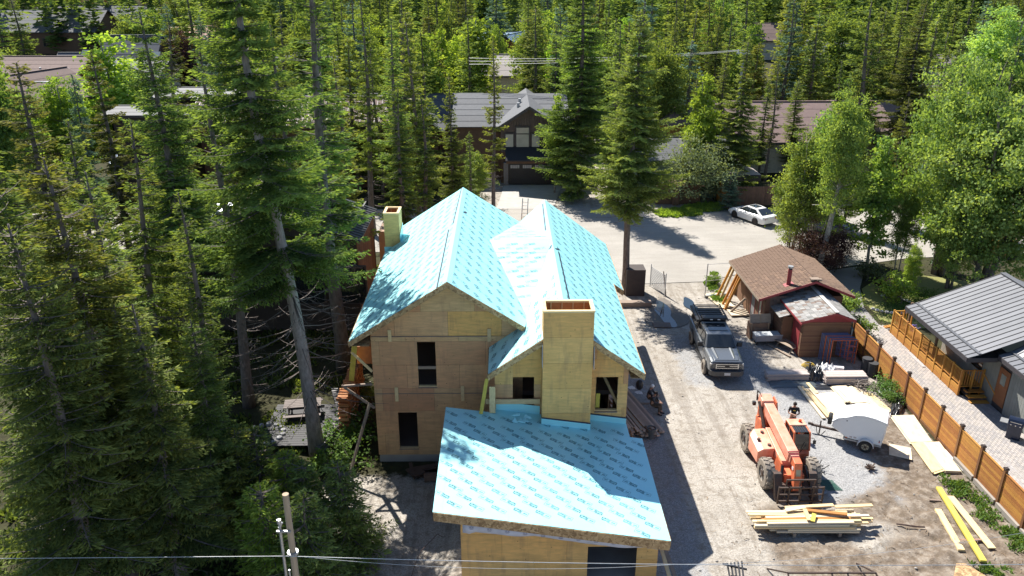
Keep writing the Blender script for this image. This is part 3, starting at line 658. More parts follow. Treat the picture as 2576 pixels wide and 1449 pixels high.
# sagging strip of white house wrap tacked under the fascia
N_ = 30; vs, fs = [], []
for i in range(N_ + 1):
    f_ = i / N_; x = gx0 + .1 + (gx1 - gx0 - .25) * f_; zt = gzr(x) - .40 - .03 * abs(sin(f_ * 17)); hh = .30 + .05 * sin(f_ * 11) + (.12 if f_ < .06 else 0)
    for k in range(3): vs.append((x, GY - .50 - .03 * k * (1 + .4 * sin(f_ * 23 + k)), zt - hh * k / 2))
for i in range(N_):
    for k in range(2): a = i * 3 + k; fs.append((a, a + 3, a + 4, a + 1))
o = MB().add(vs, fs).build('house_wrap_strip', WRAP, house, smooth=True); sd = o.modifiers.new('thickness', 'SOLIDIFY'); sd.thickness = .006
for i in range(11):
    f_ = (i + .5) / 11; x = gx0 + .1 + (gx1 - gx0 - .25) * f_; z = gzr(x) - .58
    q = MB()
    for dx_, dz_, w_, h_ in ((-.05, .03, .05, .04), (.05, .03, .05, .04), (0, -.03, .16, .015), (0, -.055, .12, .012)): q.box((x + dx_, GY - .585, z + dz_), (w_, .004, h_))
    q.build('printed_mark', M('pale_print', (.33, .33, .45)), house)
# flashing turned up the wall and chimney where the garage roof meets them
MB().prism([(3.83, 30.955, gzr(3.83) + .0), (5.53, 30.955, gzr(5.53)), (5.53, 30.955, gzr(5.53) + .3), (3.83, 30.955, gzr(3.83) + .3)], (0, .01, 0)).build('wall_flashing', UND, house)
MB().prism([(1.66, 30.125, gzr(1.66)), (3.82, 30.125, gzr(3.82)), (3.82, 30.125, gzr(3.82) + .32), (1.66, 30.125, gzr(1.66) + .32)], (0, .01, 0)).build('wall_flashing', UND, house)
MB().prism([(-.34, 30.955, gzr(-.34)), (1.62, 30.955, gzr(1.62)), (1.62, 30.955, gzr(1.62) + .42), (-.34, 30.955, gzr(-.34) + .42)], (0, .01, 0)).build('wall_flashing', UND, house)
for a, b, c_ in ((3.83, 5.53, 30.95), (1.66, 3.82, 30.12)):
    MB().prism([(a, c_, gzr(a) + .3), (b, c_, gzr(b) + .3), (b, c_, gzr(b) + .36), (a, c_, gzr(a) + .36)], (0, -.008, 0)).build('seam_tape', TAPE, house)
# timber left about the walls
MB().bx((-.8, 30.83, 3.98), (1.62, 30.88, 4.22)).build('guard_plank', LUM, house)
MB().beam((-1.0, 30.4, 3.75), (-.72, 30.75, 5.3), .16, .05, (0, 1, 0)).build('leaning_board', LUMY, house)
MB().bx((-.62, 30.55, gzr(-.6) + .01), (-.36, 30.62, 5.0)).build('post', LUM, house)
MB().beam((4.24, 31.3, 3.5), (4.26, 31.35, 4.2), .18, .05, (0, 1, 0)).build('leaning_board', LUMY, house)
o1 = MB().beam((5.2, 31.6, 3.5), (4.2, 32.6, 5.4), .05, .14).build('brace', LUM, house)
# left side: braces under the eave
MB().beam((-6.75, 32.6, 6.1), (-7.25, 33.6, 3.7), .24, .045, (0, 1, 0)).build('leaning_board', LUMY, house)
MB().beam((-7.5, 32.6, 3.95), (-6.1, 32.7, 4.0), .09, .09).build('outrigger', LUMG, house)
MB().beam((-7.4, 32.6, 3.9), (-6.08, 32.75, 2.7), .06, .12).build('brace', LUMG, house)
MB().beam((-6.95, 32.8, 5.6), (-6.08, 32.8, 4.6), .05, .12).build('brace', LUM, house)
MB().bx((-6.9, 33.6, 4.6), (-6.12, 36, 5.5)).build('bay_wall', M('orange_sheathing', (.45, .17, .07)), house)
MB().beam((-6.25, 32.5, 3.1), (-7.3, 31.2, -.3), .09, .12).build('brace', LUMG, house)
# cloth and offcuts lying on the low roof below the guard plank
q = MB(); rr = random.Random(4)
for i in range(9):
    x = .1 + rr.random() * 1.2; y = 29.9 + rr.random() * .6; z = gzr(x) + .05
    q.prism([(x, y, z), (x + rr.uniform(.1, .4), y + rr.uniform(-.1, .1), z), (x + rr.uniform(.1, .3), y + rr.uniform(.1, .25), z + rr.uniform(0, .12))], (0, .01, .02))
solo('membrane_scraps', q, UND, 'crumpled aqua membrane scraps on the garage roof below the guard plank', 'scraps')
# ================================================================ FENCE ALONG THE YARD
FX = 21.72
fence = thing('cedar_fence', (FX, 30, 0), 'long cedar fence with dark capped posts and horizontal boards, between the yard and paver driveway', 'fence')
fy = 44.45; k = 0; CAPM = M('dark_post_cap', (.05, .035, .03), rough=.5)
while fy > 20:
    zb = .10 if fy > 33 else .02
    MB().bx((FX - .07, fy - .07, 0), (FX + .07, fy + .07, 1.86)).build('post', CEDARD, fence)
    q = MB().box((FX, fy, 1.885), (.19, .19, .05)); q.prism([(FX - .08, fy - .08, 1.91), (FX + .08, fy - .08, 1.91), (FX + .08, fy + .08, 1.91), (FX - .08, fy + .08, 1.91)], (0, 0, .03)); q.build('post_cap', CAPM, fence)
    if fy - 1.755 > 19:
        for i in range(9):
            z = .22 + i * .162; MB().bx((FX - .02 + rnd.uniform(-.003, .003), fy - 1.685, z), (FX + .02, fy - .07, z + .149)).build('board', CEDAR, fence)
        MB().bx((FX - .045, fy - 1.685, 1.685), (FX + .045, fy - .07, 1.72)).build('top_rail', CEDAR, fence)
    if fy < 33: MB().bx((FX - .14, fy - 1.68, -.12), (FX + .04, fy - .075, .21)).build('kickboard', M('weathered_beam', (.34, .31, .27), (.25, .22, .19), stretch=(8, .6, 8), scale=2), fence)
    else: MB().bx((FX - .05, fy - 1.685, .02), (FX + .05, fy - .07, .20)).build('kickboard', CEDARD, fence)
    fy -= 1.755; k += 1

# ================================================================ HOUSE WITH THE LONG DECK
dh = thing('deck_house', (28, 38, 0), 'single storey grey sided house with grey standing seam metal roof and long orange cedar deck', 'house')
EX, EZ, RX_, SL_ = 24.3, 3.0, 29.7, .40
zd = lambda x: EZ + .30 * min(x - EX, .6) + SL_ * max(0, x - EX - .6)
RY0, RY1, JY, JX = 18.0, 43.75, 36.9, 25.9
def pans(x0, x1, ya, yb, zf, mat, parent, step=.41, seamh=.045):
    y = yb
    while y > ya + .05:
        y2 = max(ya, y - step)
        MB().prism([(x0, y2 + .004, zf(x0)), (x1, y2 + .004, zf(x1)), (x1, y - .004, zf(x1)), (x0, y - .004, zf(x0))], (0, 0, .03)).build('roof_panel', mat, parent)
        MB().beam((x0, y, zf(x0) + .035), (x1, y, zf(x1) + .035), .035, seamh).build('standing_seam', SEAM, parent)
        y = y2
pans(EX, EX + .6, JY, RY1, zd, METR, dh); pans(EX + .6, RX_, JY, RY1, zd, METR, dh)
pans(JX, JX + .6, RY0, JY, lambda x: 3.15 + .3 * (x - JX), METR, dh); pans(JX + .6, RX_, RY0, JY, lambda x: 3.33 + (5.22 - 3.33) / (RX_ - JX - .6) * (x - JX - .6), METR, dh)
zR = zd(RX_)
MB().beam((EX + .62, JY, zd(EX + .6) + .07), (EX + .62, RY1, zd(EX + .6) + .07), .16, .03).build('pitch_flashing', METR, dh)
MB().beam((JX + .62, RY0, 3.41), (JX + .62, JY, 3.41), .16, .03).build('pitch_flashing', METR, dh)
q = MB(); q.prism([(RX_, RY0, zR), (RX_ + 5, RY0, zR - 2), (RX_ + 5, RY1, zR - 2), (RX_, RY1, zR)], (0, 0, .03)); q.build('far_roof_slope', METR, dh)
MB().beam((RX_, RY0, zR + .06), (RX_, RY1, zR + .06), .34, .04).build('ridge_cap', METR, dh)
FASC = M('dark_fascia', (.06, .055, .06), rough=.6)
MB().bx((EX - .04, JY, EZ - .22), (EX, RY1, EZ + .03)).build('gutter', FASC, dh); MB().bx((JX - .04, RY0, 2.93), (JX, JY - .04, 3.17)).build('gutter', FASC, dh)
MB().bx((EX, JY - .04, EZ - .22), (JX, JY, EZ + .02)).build('fascia_board', FASC, dh)
MB().prism([(EX, RY1, EZ - .2), (RX_, RY1, zR - .2), (RX_, RY1, zR + .02), (EX, RY1, EZ + .02)], (0, .03, 0)).build('fascia_board', FASC, dh)
MB().bx((EX + .02, JY, EZ - .2), (27, RY1 - .02, EZ - .17)).build('soffit_panel', FASC, dh)
SID = M('grey_green_siding', (.26, .27, .25), (.22, .23, .21), scale=2, rand=.06)
WX = 26.35
def vboards(x, ya, yb, z0, z1, parent, wd=.2, mat=SID, skip=()):
    y = ya
    while y < yb - .02:
        y2 = min(y + wd, yb)
        if not any(a < (y + y2) / 2 < b for a, b in skip): MB().bx((x, y + .006, z0), (x + .03, y2 - .006, z1)).build('siding_board', mat, parent)
        y = y2
vboards(WX, 27.0, 42.6, 0, 2.82, dh, skip=[(36.2, 37.2)]); MB().bx((WX + .031, 20, 0), (WX + .2, 42.6, 2.85)).build('wall_core', FASC, dh)
MB().bx((WX, 42.6, 0), (33, 42.7, 3.2)).build('gable_wall', SID, dh)
MB().bx((WX - .02, 36.25, .35), (WX + .02, 37.15, 2.4)).build('door', M('door_wood', (.30, .12, .05)), dh)
MB().bx((WX - .03, 36.5, 1.5), (WX - .015, 36.9, 2.1)).build('door_window', GLASSL, dh)
for y in (38.6, 40.6): MB().bx((WX - .03, y, 1.3), (WX, y + 1.0, 2.4)).build('window', GLASS, dh)
MB().bx((WX - .025, 28.4, .3), (WX - .005, 31, 2.3)).build('pale_panel', M('pale_blue_grey', (.42, .47, .47)), dh)
# the deck: floor boards, skirt, posts, rails and each baluster
DX0, DX1, DY0, DY1, DZ = 25.05, 26.3, 38.2, 46.3, .62
deck = thing('cedar_deck', (25.6, 42, 0), 'orange stained cedar deck with railings and balusters along the grey house', 'deck')
for i in range(9): MB().bx((DX0 + .02 + i * .14, DY0, DZ - .04), (DX0 + .15 + i * .14, DY1, DZ)).build('deck_board', DECK, deck)
for i in range(2): MB().bx((DX0 - .03, DY0, .08 + i * .27), (DX0, DY1, .33 + i * .27)).build('skirt_board', DECK, deck)
nP = 9
for i in range(nP + 1):
    y = DY0 + (DY1 - DY0) * i / nP
    MB().bx((DX0 - .05, y - .05, .05), (DX0 + .05, y + .05, 1.66)).build('rail_post', DECK, deck)
    if i < nP:
        y2 = DY0 + (DY1 - DY0) * (i + 1) / nP
        MB().bx((DX0 - .03, y + .05, 1.56), (DX0 + .03, y2 - .05, 1.61)).build('top_rail', DECK, deck); MB().bx((DX0 - .025, y + .05, .74), (DX0 + .025, y2 - .05, .79)).build('bottom_rail', DECK, deck)
        for k in range(7):
            yy = y + .05 + (y2 - y - .1) * (k + .5) / 7; MB().bx((DX0 - .015, yy - .018, .79), (DX0 + .015, yy + .018, 1.56)).build('baluster', DECK, deck)
for y in (DY0, DY1):
    for x in (25.7, 26.25): MB().bx((x - .04, y - .04, .1), (x + .04, y + .04, 1.66)).build('rail_post', DECK, deck)
    MB().bx((DX0, y - .03, 1.56), (26.3, y + .03, 1.61)).build('top_rail', DECK, deck)
    for k in range(8): MB().bx((DX0 + .1 + k * .14, y - .015, .7), (DX0 + .13 + k * .14, y + .015, 1.56)).build('baluster', DECK, deck)
for i in range(3): MB().bx((25.3, DY0 - .35 - i * .3, .40 - i * .17), (26.3, DY0 - .05 - i * .3, .46 - i * .17)).build('stair_tread', DECK, deck)
for i in range(3): MB().bx((25.0, DY1 + .05 + i * .3, .40 - i * .17), (25.9, DY1 + .35 + i * .3, .46 - i * .17)).build('stair_tread', DECK, deck)
MB().beam((26.15, DY0 - .1, 1.5), (26.15, DY0 - 1.4, .9), .04, .06).build('hand_rail', DECK, deck)
for y in (41.3, 44.6): MB().bx((DX0 + .02, y - .06, .1), (DX0 + .14, y + .06, 2.9)).build('roof_post', M('brown_post', (.16, .09, .05)), deck)
MB().bx((25.4, 37.9, .12), (25.44, 42, .5)).build('lattice', FASC, deck)
o = MB().bx((24.75, 41.5, .0), (24.95, 43.4, .1)); solo('edging_beam', o, M('grey_beam', (.4, .38, .38)), 'grey timber lying against the foot of the cedar deck', 'timber')
f_ = MB(); rr = random.Random(3)
for i in range(40): f_.sphere((25.5 + rr.gauss(0, .12), 44.6 + rr.gauss(0, .15), 1.2 + rr.gauss(0, .1)), .045, 5, 3)
solo('hanging_flowers', f_, M('violet_petals', (.22, .16, .50)), 'violet flowers in a basket under the porch roof corner', 'flowers')

# barbecue on the pavers
bb = thing('barbecue', tuple(G(*((3140 + 1440 / 2.1957) / 1.490683, (1500 + 315 / 2.1957) / 1.490683))), 'black lidded gas barbecue on the pavers beside the grey siding', 'barbecue', rz=R(-38), local=True)
NAVY = M('blue_black_enamel', (.02, .03, .06), rough=.25)
MB().box((0, 0, .42), (.62, .5, .78)).build('cabinet', NAVY, bb, bevel=.02); MB().box((0, -.26, .86), (.66, .06, .14)).build('control_panel', NAVY, bb, bevel=.01)
MB().loft([[(x, .25 * cos(a), .9 + .3 * max(0, sin(a))) for a in [pi * k / 8 for k in range(9)]] for x in (-.34, .34)]).build('lid', NAVY, bb)
MB().beam((-.25, -.3, 1.02), (.25, -.3, 1.02), .03, .03).build('handle', CHROME, bb)
for s in (-1, 1): MB().box((s * .52, 0, .86), (.34, .48, .03)).build('side_shelf', STEEL if s < 0 else LUMG, bb)
for x in (-.2, 0, .2): MB().cyl((x, -.3, .86), (x, -.27, .86), .03).build('knob', CHROME, bb)
for x in (-.28, .28): MB().cyl((x, -.2, .06), (x, -.15, .06), .06).build('wheel', BLACKP, bb)

# ================================================================ BROWN SHINGLED CABIN
CRX = 19.6
cabin = thing('shingled_cabin', (18.4, 48, 0), 'small brown board cabin with brown shingle roof and red stove pipe beside the grey pickup', 'shed')
cl, cr, cy0, cy1, ceL, crg, ceR = 16.14, 22.2, 46.0, 53.1, 2.55, 3.75, 2.7
sl1 = (crg - ceL) / (CRX - cl); sl2 = (crg - ceR) / (cr - CRX)
zc1 = lambda x: ceL + sl1 * (x - cl); zc2 = lambda x: crg - sl2 * (x - CRX)
def shingle_side(parent, xa, xb, ya, yb, zf, matn, nmax, rowd, wd, seed, dirn=1, thick=.02, mats=None, jit=.006, rest_name='shingles_further_off'):
    """courses of shingles from eave xa to ridge xb: each overlaps the one below"""
    rr = random.Random(seed); L = abs(xb - xa); nr = int(L / rowd); cells = []
    for r in range(nr):
        x0 = xa + (xb - xa) * r / nr; x1 = xa + (xb - xa) * (r + 1.25) / nr; y = ya - (wd / 2 if r % 2 else 0)
        while y < yb:
            w_ = wd * rr.uniform(.8, 1.2); a, b = max(ya, y), min(yb, y + w_ - .008)
            if b - a > .02: cells.append((x0, x1, a, b, rr.uniform(-jit, jit)))
            y += w_
    cells.sort(key=lambda c: c[2] * 1.0)
    rest = MB()
    for i, (x0, x1, a, b, dz) in enumerate(cells):
        q = MB() if i < nmax else rest; s = 1 if x1 > x0 else -1; xe = x0 - s * .02
        lift = thick + .012
        x1c = min(x1, xb) if s > 0 else max(x1, xb)
        zt = zf(x1c)
        q.add([(xe, a, zf(xe) + lift + dz), (xe, b, zf(xe) + lift + dz), (x1c, b, zt + .004), (x1c, a, zt + .004), (xe, a, zf(xe) + .002), (xe, b, zf(xe) + .002), (x1c, b, zt), (x1c, a, zt)],
              [(0, 1, 2, 3), (4, 7, 6, 5), (0, 4, 5, 1), (1, 5, 6, 2), (3, 2, 6, 7), (0, 3, 7, 4)])
        if i < nmax: q.build('shingle', rr.choice(mats) if mats else matn, parent)
    if rest.f: rest.build(rest_name, matn, parent, kind='stuff')
BR = [M('brown_tab_%d' % i, c, rough=.95, rand=.10, scale=6) for i, c in enumerate(((.165, .105, .072), (.185, .118, .08), (.145, .092, .065)))]
MB().prism([(cl, cy0, zc1(cl)), (CRX, cy0, crg), (CRX, cy1, crg), (cl, cy1, zc1(cl))], (0, 0, -.06)).build('roof_deck', BARN, cabin)
MB().prism([(cr, cy0, zc2(cr)), (CRX, cy0, crg), (CRX, cy1, crg), (cr, cy1, zc2(cr))], (0, 0, -.06)).build('roof_deck', BARN, cabin)
shingle_side(cabin, cl, CRX, cy0, cy1, zc1, BR[0], 220, .19, .26, 1, mats=BR, jit=.012, thick=.028)
shingle_side(cabin, cr, CRX, cy0, cy1, zc2, BR[1], 80, .19, .26, 2, mats=BR, jit=.012, thick=.028)
for i in range(28):
    y = cy0 + i * .254; MB().prism([(CRX - .14, y, crg - .035), (CRX, y, crg + .04), (CRX, y + .26, crg + .025), (CRX - .14, y + .26, crg - .05)], (0, 0, .012)).build('ridge_shingle', BR[i % 3], cabin); MB().prism([(CRX + .14, y, crg - .035), (CRX, y, crg + .04), (CRX, y + .26, crg + .025), (CRX + .14, y + .26, crg - .05)], (0, 0, .012)).build('ridge_shingle', BR[(i + 1) % 3], cabin)
MB().bx((cl - .03, cy0, ceL - .14), (cl, cy1, ceL + .02)).build('eave_board', LUMG, cabin); MB().bx((cr, cy0, ceR - .14), (cr + .03, cy1, ceR + .02)).build('eave_board', M('pale_drip_edge', (.6, .55, .5)), cabin)
MB().prism([(cl, cy0 - .03, ceL - .13), (CRX, cy0 - .03, crg - .13), (CRX, cy0 - .03, crg + .03), (cl, cy0 - .03, ceL + .03)], (0, .028, 0)).build('barge_board', RED, cabin)
MB().prism([(cr, cy0 - .03, ceR - .13), (CRX, cy0 - .03, crg - .13), (CRX, cy0 - .03, crg + .03), (cr, cy0 - .03, ceR + .03)], (0, .028, 0)).build('barge_board', RED, cabin)
wx0, wy0, wy1 = 16.72, 46.35, 50.6
SHG = M('old_wall_shingle', (.17, .115, .09), (.11, .075, .06), scale=6, rand=.25)
for i in range(14):                             # log style siding courses on the long wall
    z = .05 + i * .175
    for a, b in ((wy0, 46.9), (47.5, 48.2), (49.1, wy1)): MB().bx((wx0 - .02, a, z), (wx0 + .06, b, z + .168)).build('siding_board', BARN, cabin)
for a, b, nm in ((46.95, 47.45, 'window'), (48.25, 49.05, 'door')):
    MB().bx((wx0 - .02, a, .1 if nm == 'door' else .6), (wx0 + .03, b, 2.3)).build(nm, GLASSL if nm == 'window' else M('glazed_door', (.22, .22, .22)), cabin)
    for y in (a - .05, b): MB().bx((wx0 - .05, y, .05), (wx0 + .04, y + .05, 2.35)).build('trim_board', RED, cabin)
MB().bx((wx0 + .1, 50.6, 0), (wx0 + .2, 52.9, 2.4)).build('back_wall', BARN, cabin)
rr = random.Random(8)
for r in range(12):                              # shingled end wall facing the yard
    x = wx0 + .25
    while x < 20.6:
        w_ = rr.uniform(.16, .3); MB().bx((x, wy0 - .03 - .004 * (r % 2), .12 + r * .21), (min(x + w_ - .01, 20.6), wy0, .33 + r * .21 + rr.uniform(-.01, .01))).build('wall_shingle', SHG, cabin); x += w_
MB().bx((wx0 - .02, wy0 - .05, 0), (wx0 + .25, wy0 + .02, 2.6)).build('corner_board', BARN, cabin); MB().bx((wx0 + .1, wy0, 0), (21.6, wy0 + .1, 2.6)).build('end_wall', BARN, cabin); MB().bx((21.5, wy0, 0), (21.6, 52.9, 2.6)).build('side_wall', BARN, cabin)
MB().bx((wx0 - .03, 52.85, 0), (21.6, 52.95, 2.7)).build('rear_wall', BARN, cabin)
px_, py_ = 18.15, 46.75; zb = zc1(px_)
MB().cyl((px_, py_, zb - .05), (px_, py_, zb + 1.05), .13, n=14).build('stove_pipe', RED, cabin, smooth=False); MB().cyl((px_, py_, zb + 1.05), (px_, py_, zb + 1.16), .10).build('pipe_collar', BLACKP, cabin); MB().cyl((px_, py_, zb + 1.16), (px_, py_, zb + 1.27), .17, n=14).build('pipe_cap', STEEL, cabin)
MB().prism([(px_ - .28, py_ - .25, zc1(px_ - .28) + .035), (px_ + .28, py_ - .25, zc1(px_ + .28) + .035), (px_ + .28, py_ + .25, zc1(px_ + .28) + .035), (px_ - .28, py_ + .25, zc1(px_ - .28) + .035)], (0, 0, .01)).build('pipe_flashing', RED, cabin)
q = MB().box((19.55, 46.2, crg + .12), (.55, .4, .05)); q.box((19.4, 46.25, crg + .05), (.2, .3, .1)); q.box((19.85, 46.1, crg + .08), (.2, .2, .12)); solo('roof_junk', q, LUMG, 'grey scrap of wood and tin lying on the cabin ridge end', 'scrap')
# timbers leaning on its left eave
for i, (y, c) in enumerate(((52.6, 'l'), (52.1, 'l'), (51.1, 'l'), (50.7, 'l'), (50.35, 'd'))):
    q = MB().beam((15.35 + .1 * (i % 2), y - .1, .02), (16.25, y, 2.42), .09, .16)
    solo('leaning_timber', q, DECK if i not in (1,) else LUM, ['orange timber farthest back of those leaning on the cabin eave', 'pale timber second from the back leaning on the cabin eave', 'orange timber in the middle of those leaning on the cabin eave', 'orange timber leaning on the cabin eave beside the shortest one', 'orange timber nearest the cabin door of those leaning on the eave'][i], 'timber', 'timbers leaning on the cabin')
q = MB().beam((15.5, 49.6, .05), (16.4, 49.4, 1.2), .1, .14); solo('leaning_plank', q, LUMG, 'short grey plank propped low against the cabin wall', 'plank')
for (a, b, c, d, lab) in ((792, 742, 1.0, 2.2, 'pale board lying on the ground at the back corner of the cabin'), (0, 0, 0, 0, '')):
    if lab: p = G(1810, 758); q = MB().box((p.x, p.y, .07), (1.1, 2.6, .06), .2); solo('ground_board', q, LUMP, lab, 'board')
p = G(1835, 792); 
q = MB().box((G(1861, 790).x, G(1861, 790).y, .12), (1.5, 1.0, .06), .05); solo('ground_board', q, LUMP, 'pale plywood board lying in front of the cabin door', 'board')
# light post and wires at the cabin's back corner
q = MB().cyl((14.45, 52.4, 0), (14.45, 52.4, 2.6), .035, n=6); q.beam((14.45, 52.4, 2.55), (16.2, 52.8, 2.5), .02, .02); q.beam((14.45, 52.4, 1.3), (16.2, 52.8, 1.3), .02, .02); q.beam((14.45, 52.4, .55), (16.2, 52.8, .5), .02, .02); q.beam((14.45, 52.4, .1), (16.2, 52.8, .12), .1, .15)
solo('wire_fence', q, STEEL, 'thin wire fence on a slim metal post at the back corner of the cabin', 'fence')

# ================================================================ SMALL GREY SHINGLED SHED
shed = thing('garden_shed', (19.5, 45, 0), 'small red trimmed brown shed with patchy grey cedar shingle roof beside the scaffold frames', 'shed')
sx0, sx1, sr, sy0, sy1, sze, szr, szer = 17.65, 20.95, 19.75, 42.75, 47.6, 2.45, 3.02, 2.55
s1 = (szr - sze) / (sr - sx0); s2 = (szr - szer) / (sx1 - sr)
zs1 = lambda x: sze + s1 * (x - sx0); zs2 = lambda x: szr - s2 * (x - sr)
GR = [M('cedar_shake_%d' % i, c, rough=.95, scale=9, rand=.1, stretch=(1, 3, 1)) for i, c in enumerate(((.27, .26, .25), (.32, .31, .30), (.24, .235, .225), (.36, .35, .33), (.20, .155, .13)))]
MB().prism([(sx0, sy0, zs1(sx0)), (sr, sy0, szr), (sr, sy1, szr), (sx0, sy1, zs1(sx0))], (0, 0, -.06)).build('roof_deck', BARN, shed); MB().prism([(sx1, sy0, zs2(sx1)), (sr, sy0, szr), (sr, sy1, szr), (sx1, sy1, zs2(sx1))], (0, 0, -.06)).build('roof_deck', BARN, shed)
shingle_side(shed, sx0, sr, sy0, sy1, zs1, GR[0], 180, .235, .24, 5, mats=GR, jit=.012)
shingle_side(shed, sx1, sr, sy0, sy1, zs2, GR[2], 110, .235, .24, 6, mats=GR[:3], jit=.01)
MB().beam((sr, sy0, szr + .05), (sr, sy1, szr + .05), .24, .03).build('ridge_board', M('bleached_board', (.56, .53, .49)), shed)
MB().bx((sx0 - .05, sy0 - .25, sze - .1), (sx0 - .01, sy1, sze + .01)).build('eave_board', RED, shed)
for a, za, b, zb_ in ((sx0, sze, sr, szr), (sr, szr, sx1, szer)):
    MB().prism([(a, sy0 - .03, za - .16), (b, sy0 - .03, zb_ - .16), (b, sy0 - .03, zb_ + .0), (a, sy0 - .03, za + .0)], (0, .028, 0)).build('barge_board', RED, shed)
bx0, bx1, by0 = 17.95, 20.8, 43.0
for i in range(22):
    z = .02 + i * .105
    if z > 2.42: break
    MB().bx((bx0, by0 - .03 - .004 * (i % 2), z), (bx1, by0, z + .10)).build('siding_board', BARN, shed)
for i in range(21):
    z = .02 + i * .105
    MB().bx((bx0 - .03, by0, z), (bx0, 43.35, z + .10)).build('siding_board', BARN, shed); MB().bx((bx0 - .03, 44.45, z), (bx0, 46.5, z + .10)).build('siding_board', BARN, shed)
MB().prism([(bx0, by0 - .01, 2.3), (bx1, by0 - .01, 2.3), (bx1, by0 - .01, 2.48), (sr, by0 - .01, szr - .1), (bx0, by0 - .01, 2.4)], (0, .01, 0)).build('gable_panel', RED, shed)
MB().bx((bx0 - .02, 43.35, .05), (bx0 + .02, 44.4, 2.25)).build('door', RED, shed); MB().bx((bx0 - .05, 43.28, .02), (bx0 + .01, 43.35, 2.3)).build('trim_board', RED, shed); MB().bx((bx0 - .05, 44.4, .02), (bx0 + .01, 44.47, 2.3)).build('trim_board', RED, shed)
MB().bx((bx0 + .01, by0, 0), (bx0 + .1, 47.4, 2.4)).build('side_wall', BARN, shed); MB().bx((bx1 - .1, by0, 0), (bx1, 47.4, 2.4)).build('side_wall', BARN, shed); MB().bx((bx0, 47.3, 0), (bx1, 47.4, 2.4)).build('rear_wall', BARN, shed)
# little side roof left of its door
zl2 = lambda x: 1.95 + .3 * (x - 17.05)
MB().prism([(17.05, 44.55, 1.95), (17.85, 44.55, zl2(17.85)), (17.85, 46.3, zl2(17.85)), (17.05, 46.3, 1.95)], (0, 0, -.05)).build('side_roof_deck', BARN, shed)
shingle_side(shed, 17.05, 17.85, 44.55, 46.3, zl2, GR[0], 40, .2, .22, 9, mats=GR)
for i in range(18): MB().bx((17.3, 44.7, .02 + i * .105), (17.33, 46.2, .12 + i * .105)).build('siding_board', BARN, shed)
MB().bx((17.33, 44.67, 0), (17.95, 44.72, 1.95)).build('side_bay_wall', BARN, shed); 
q = MB().bx((20.9, 42.95, 0), (20.96, 43.9, 1.9)); q.bx((20.86, 42.93, 0), (20.9, 42.97, 1.9)); solo('leaning_sheet', q, M('green_grey_sheet', (.25, .30, .28)), 'grey green sheet standing on edge between the shed corner and the fence', 'sheet')
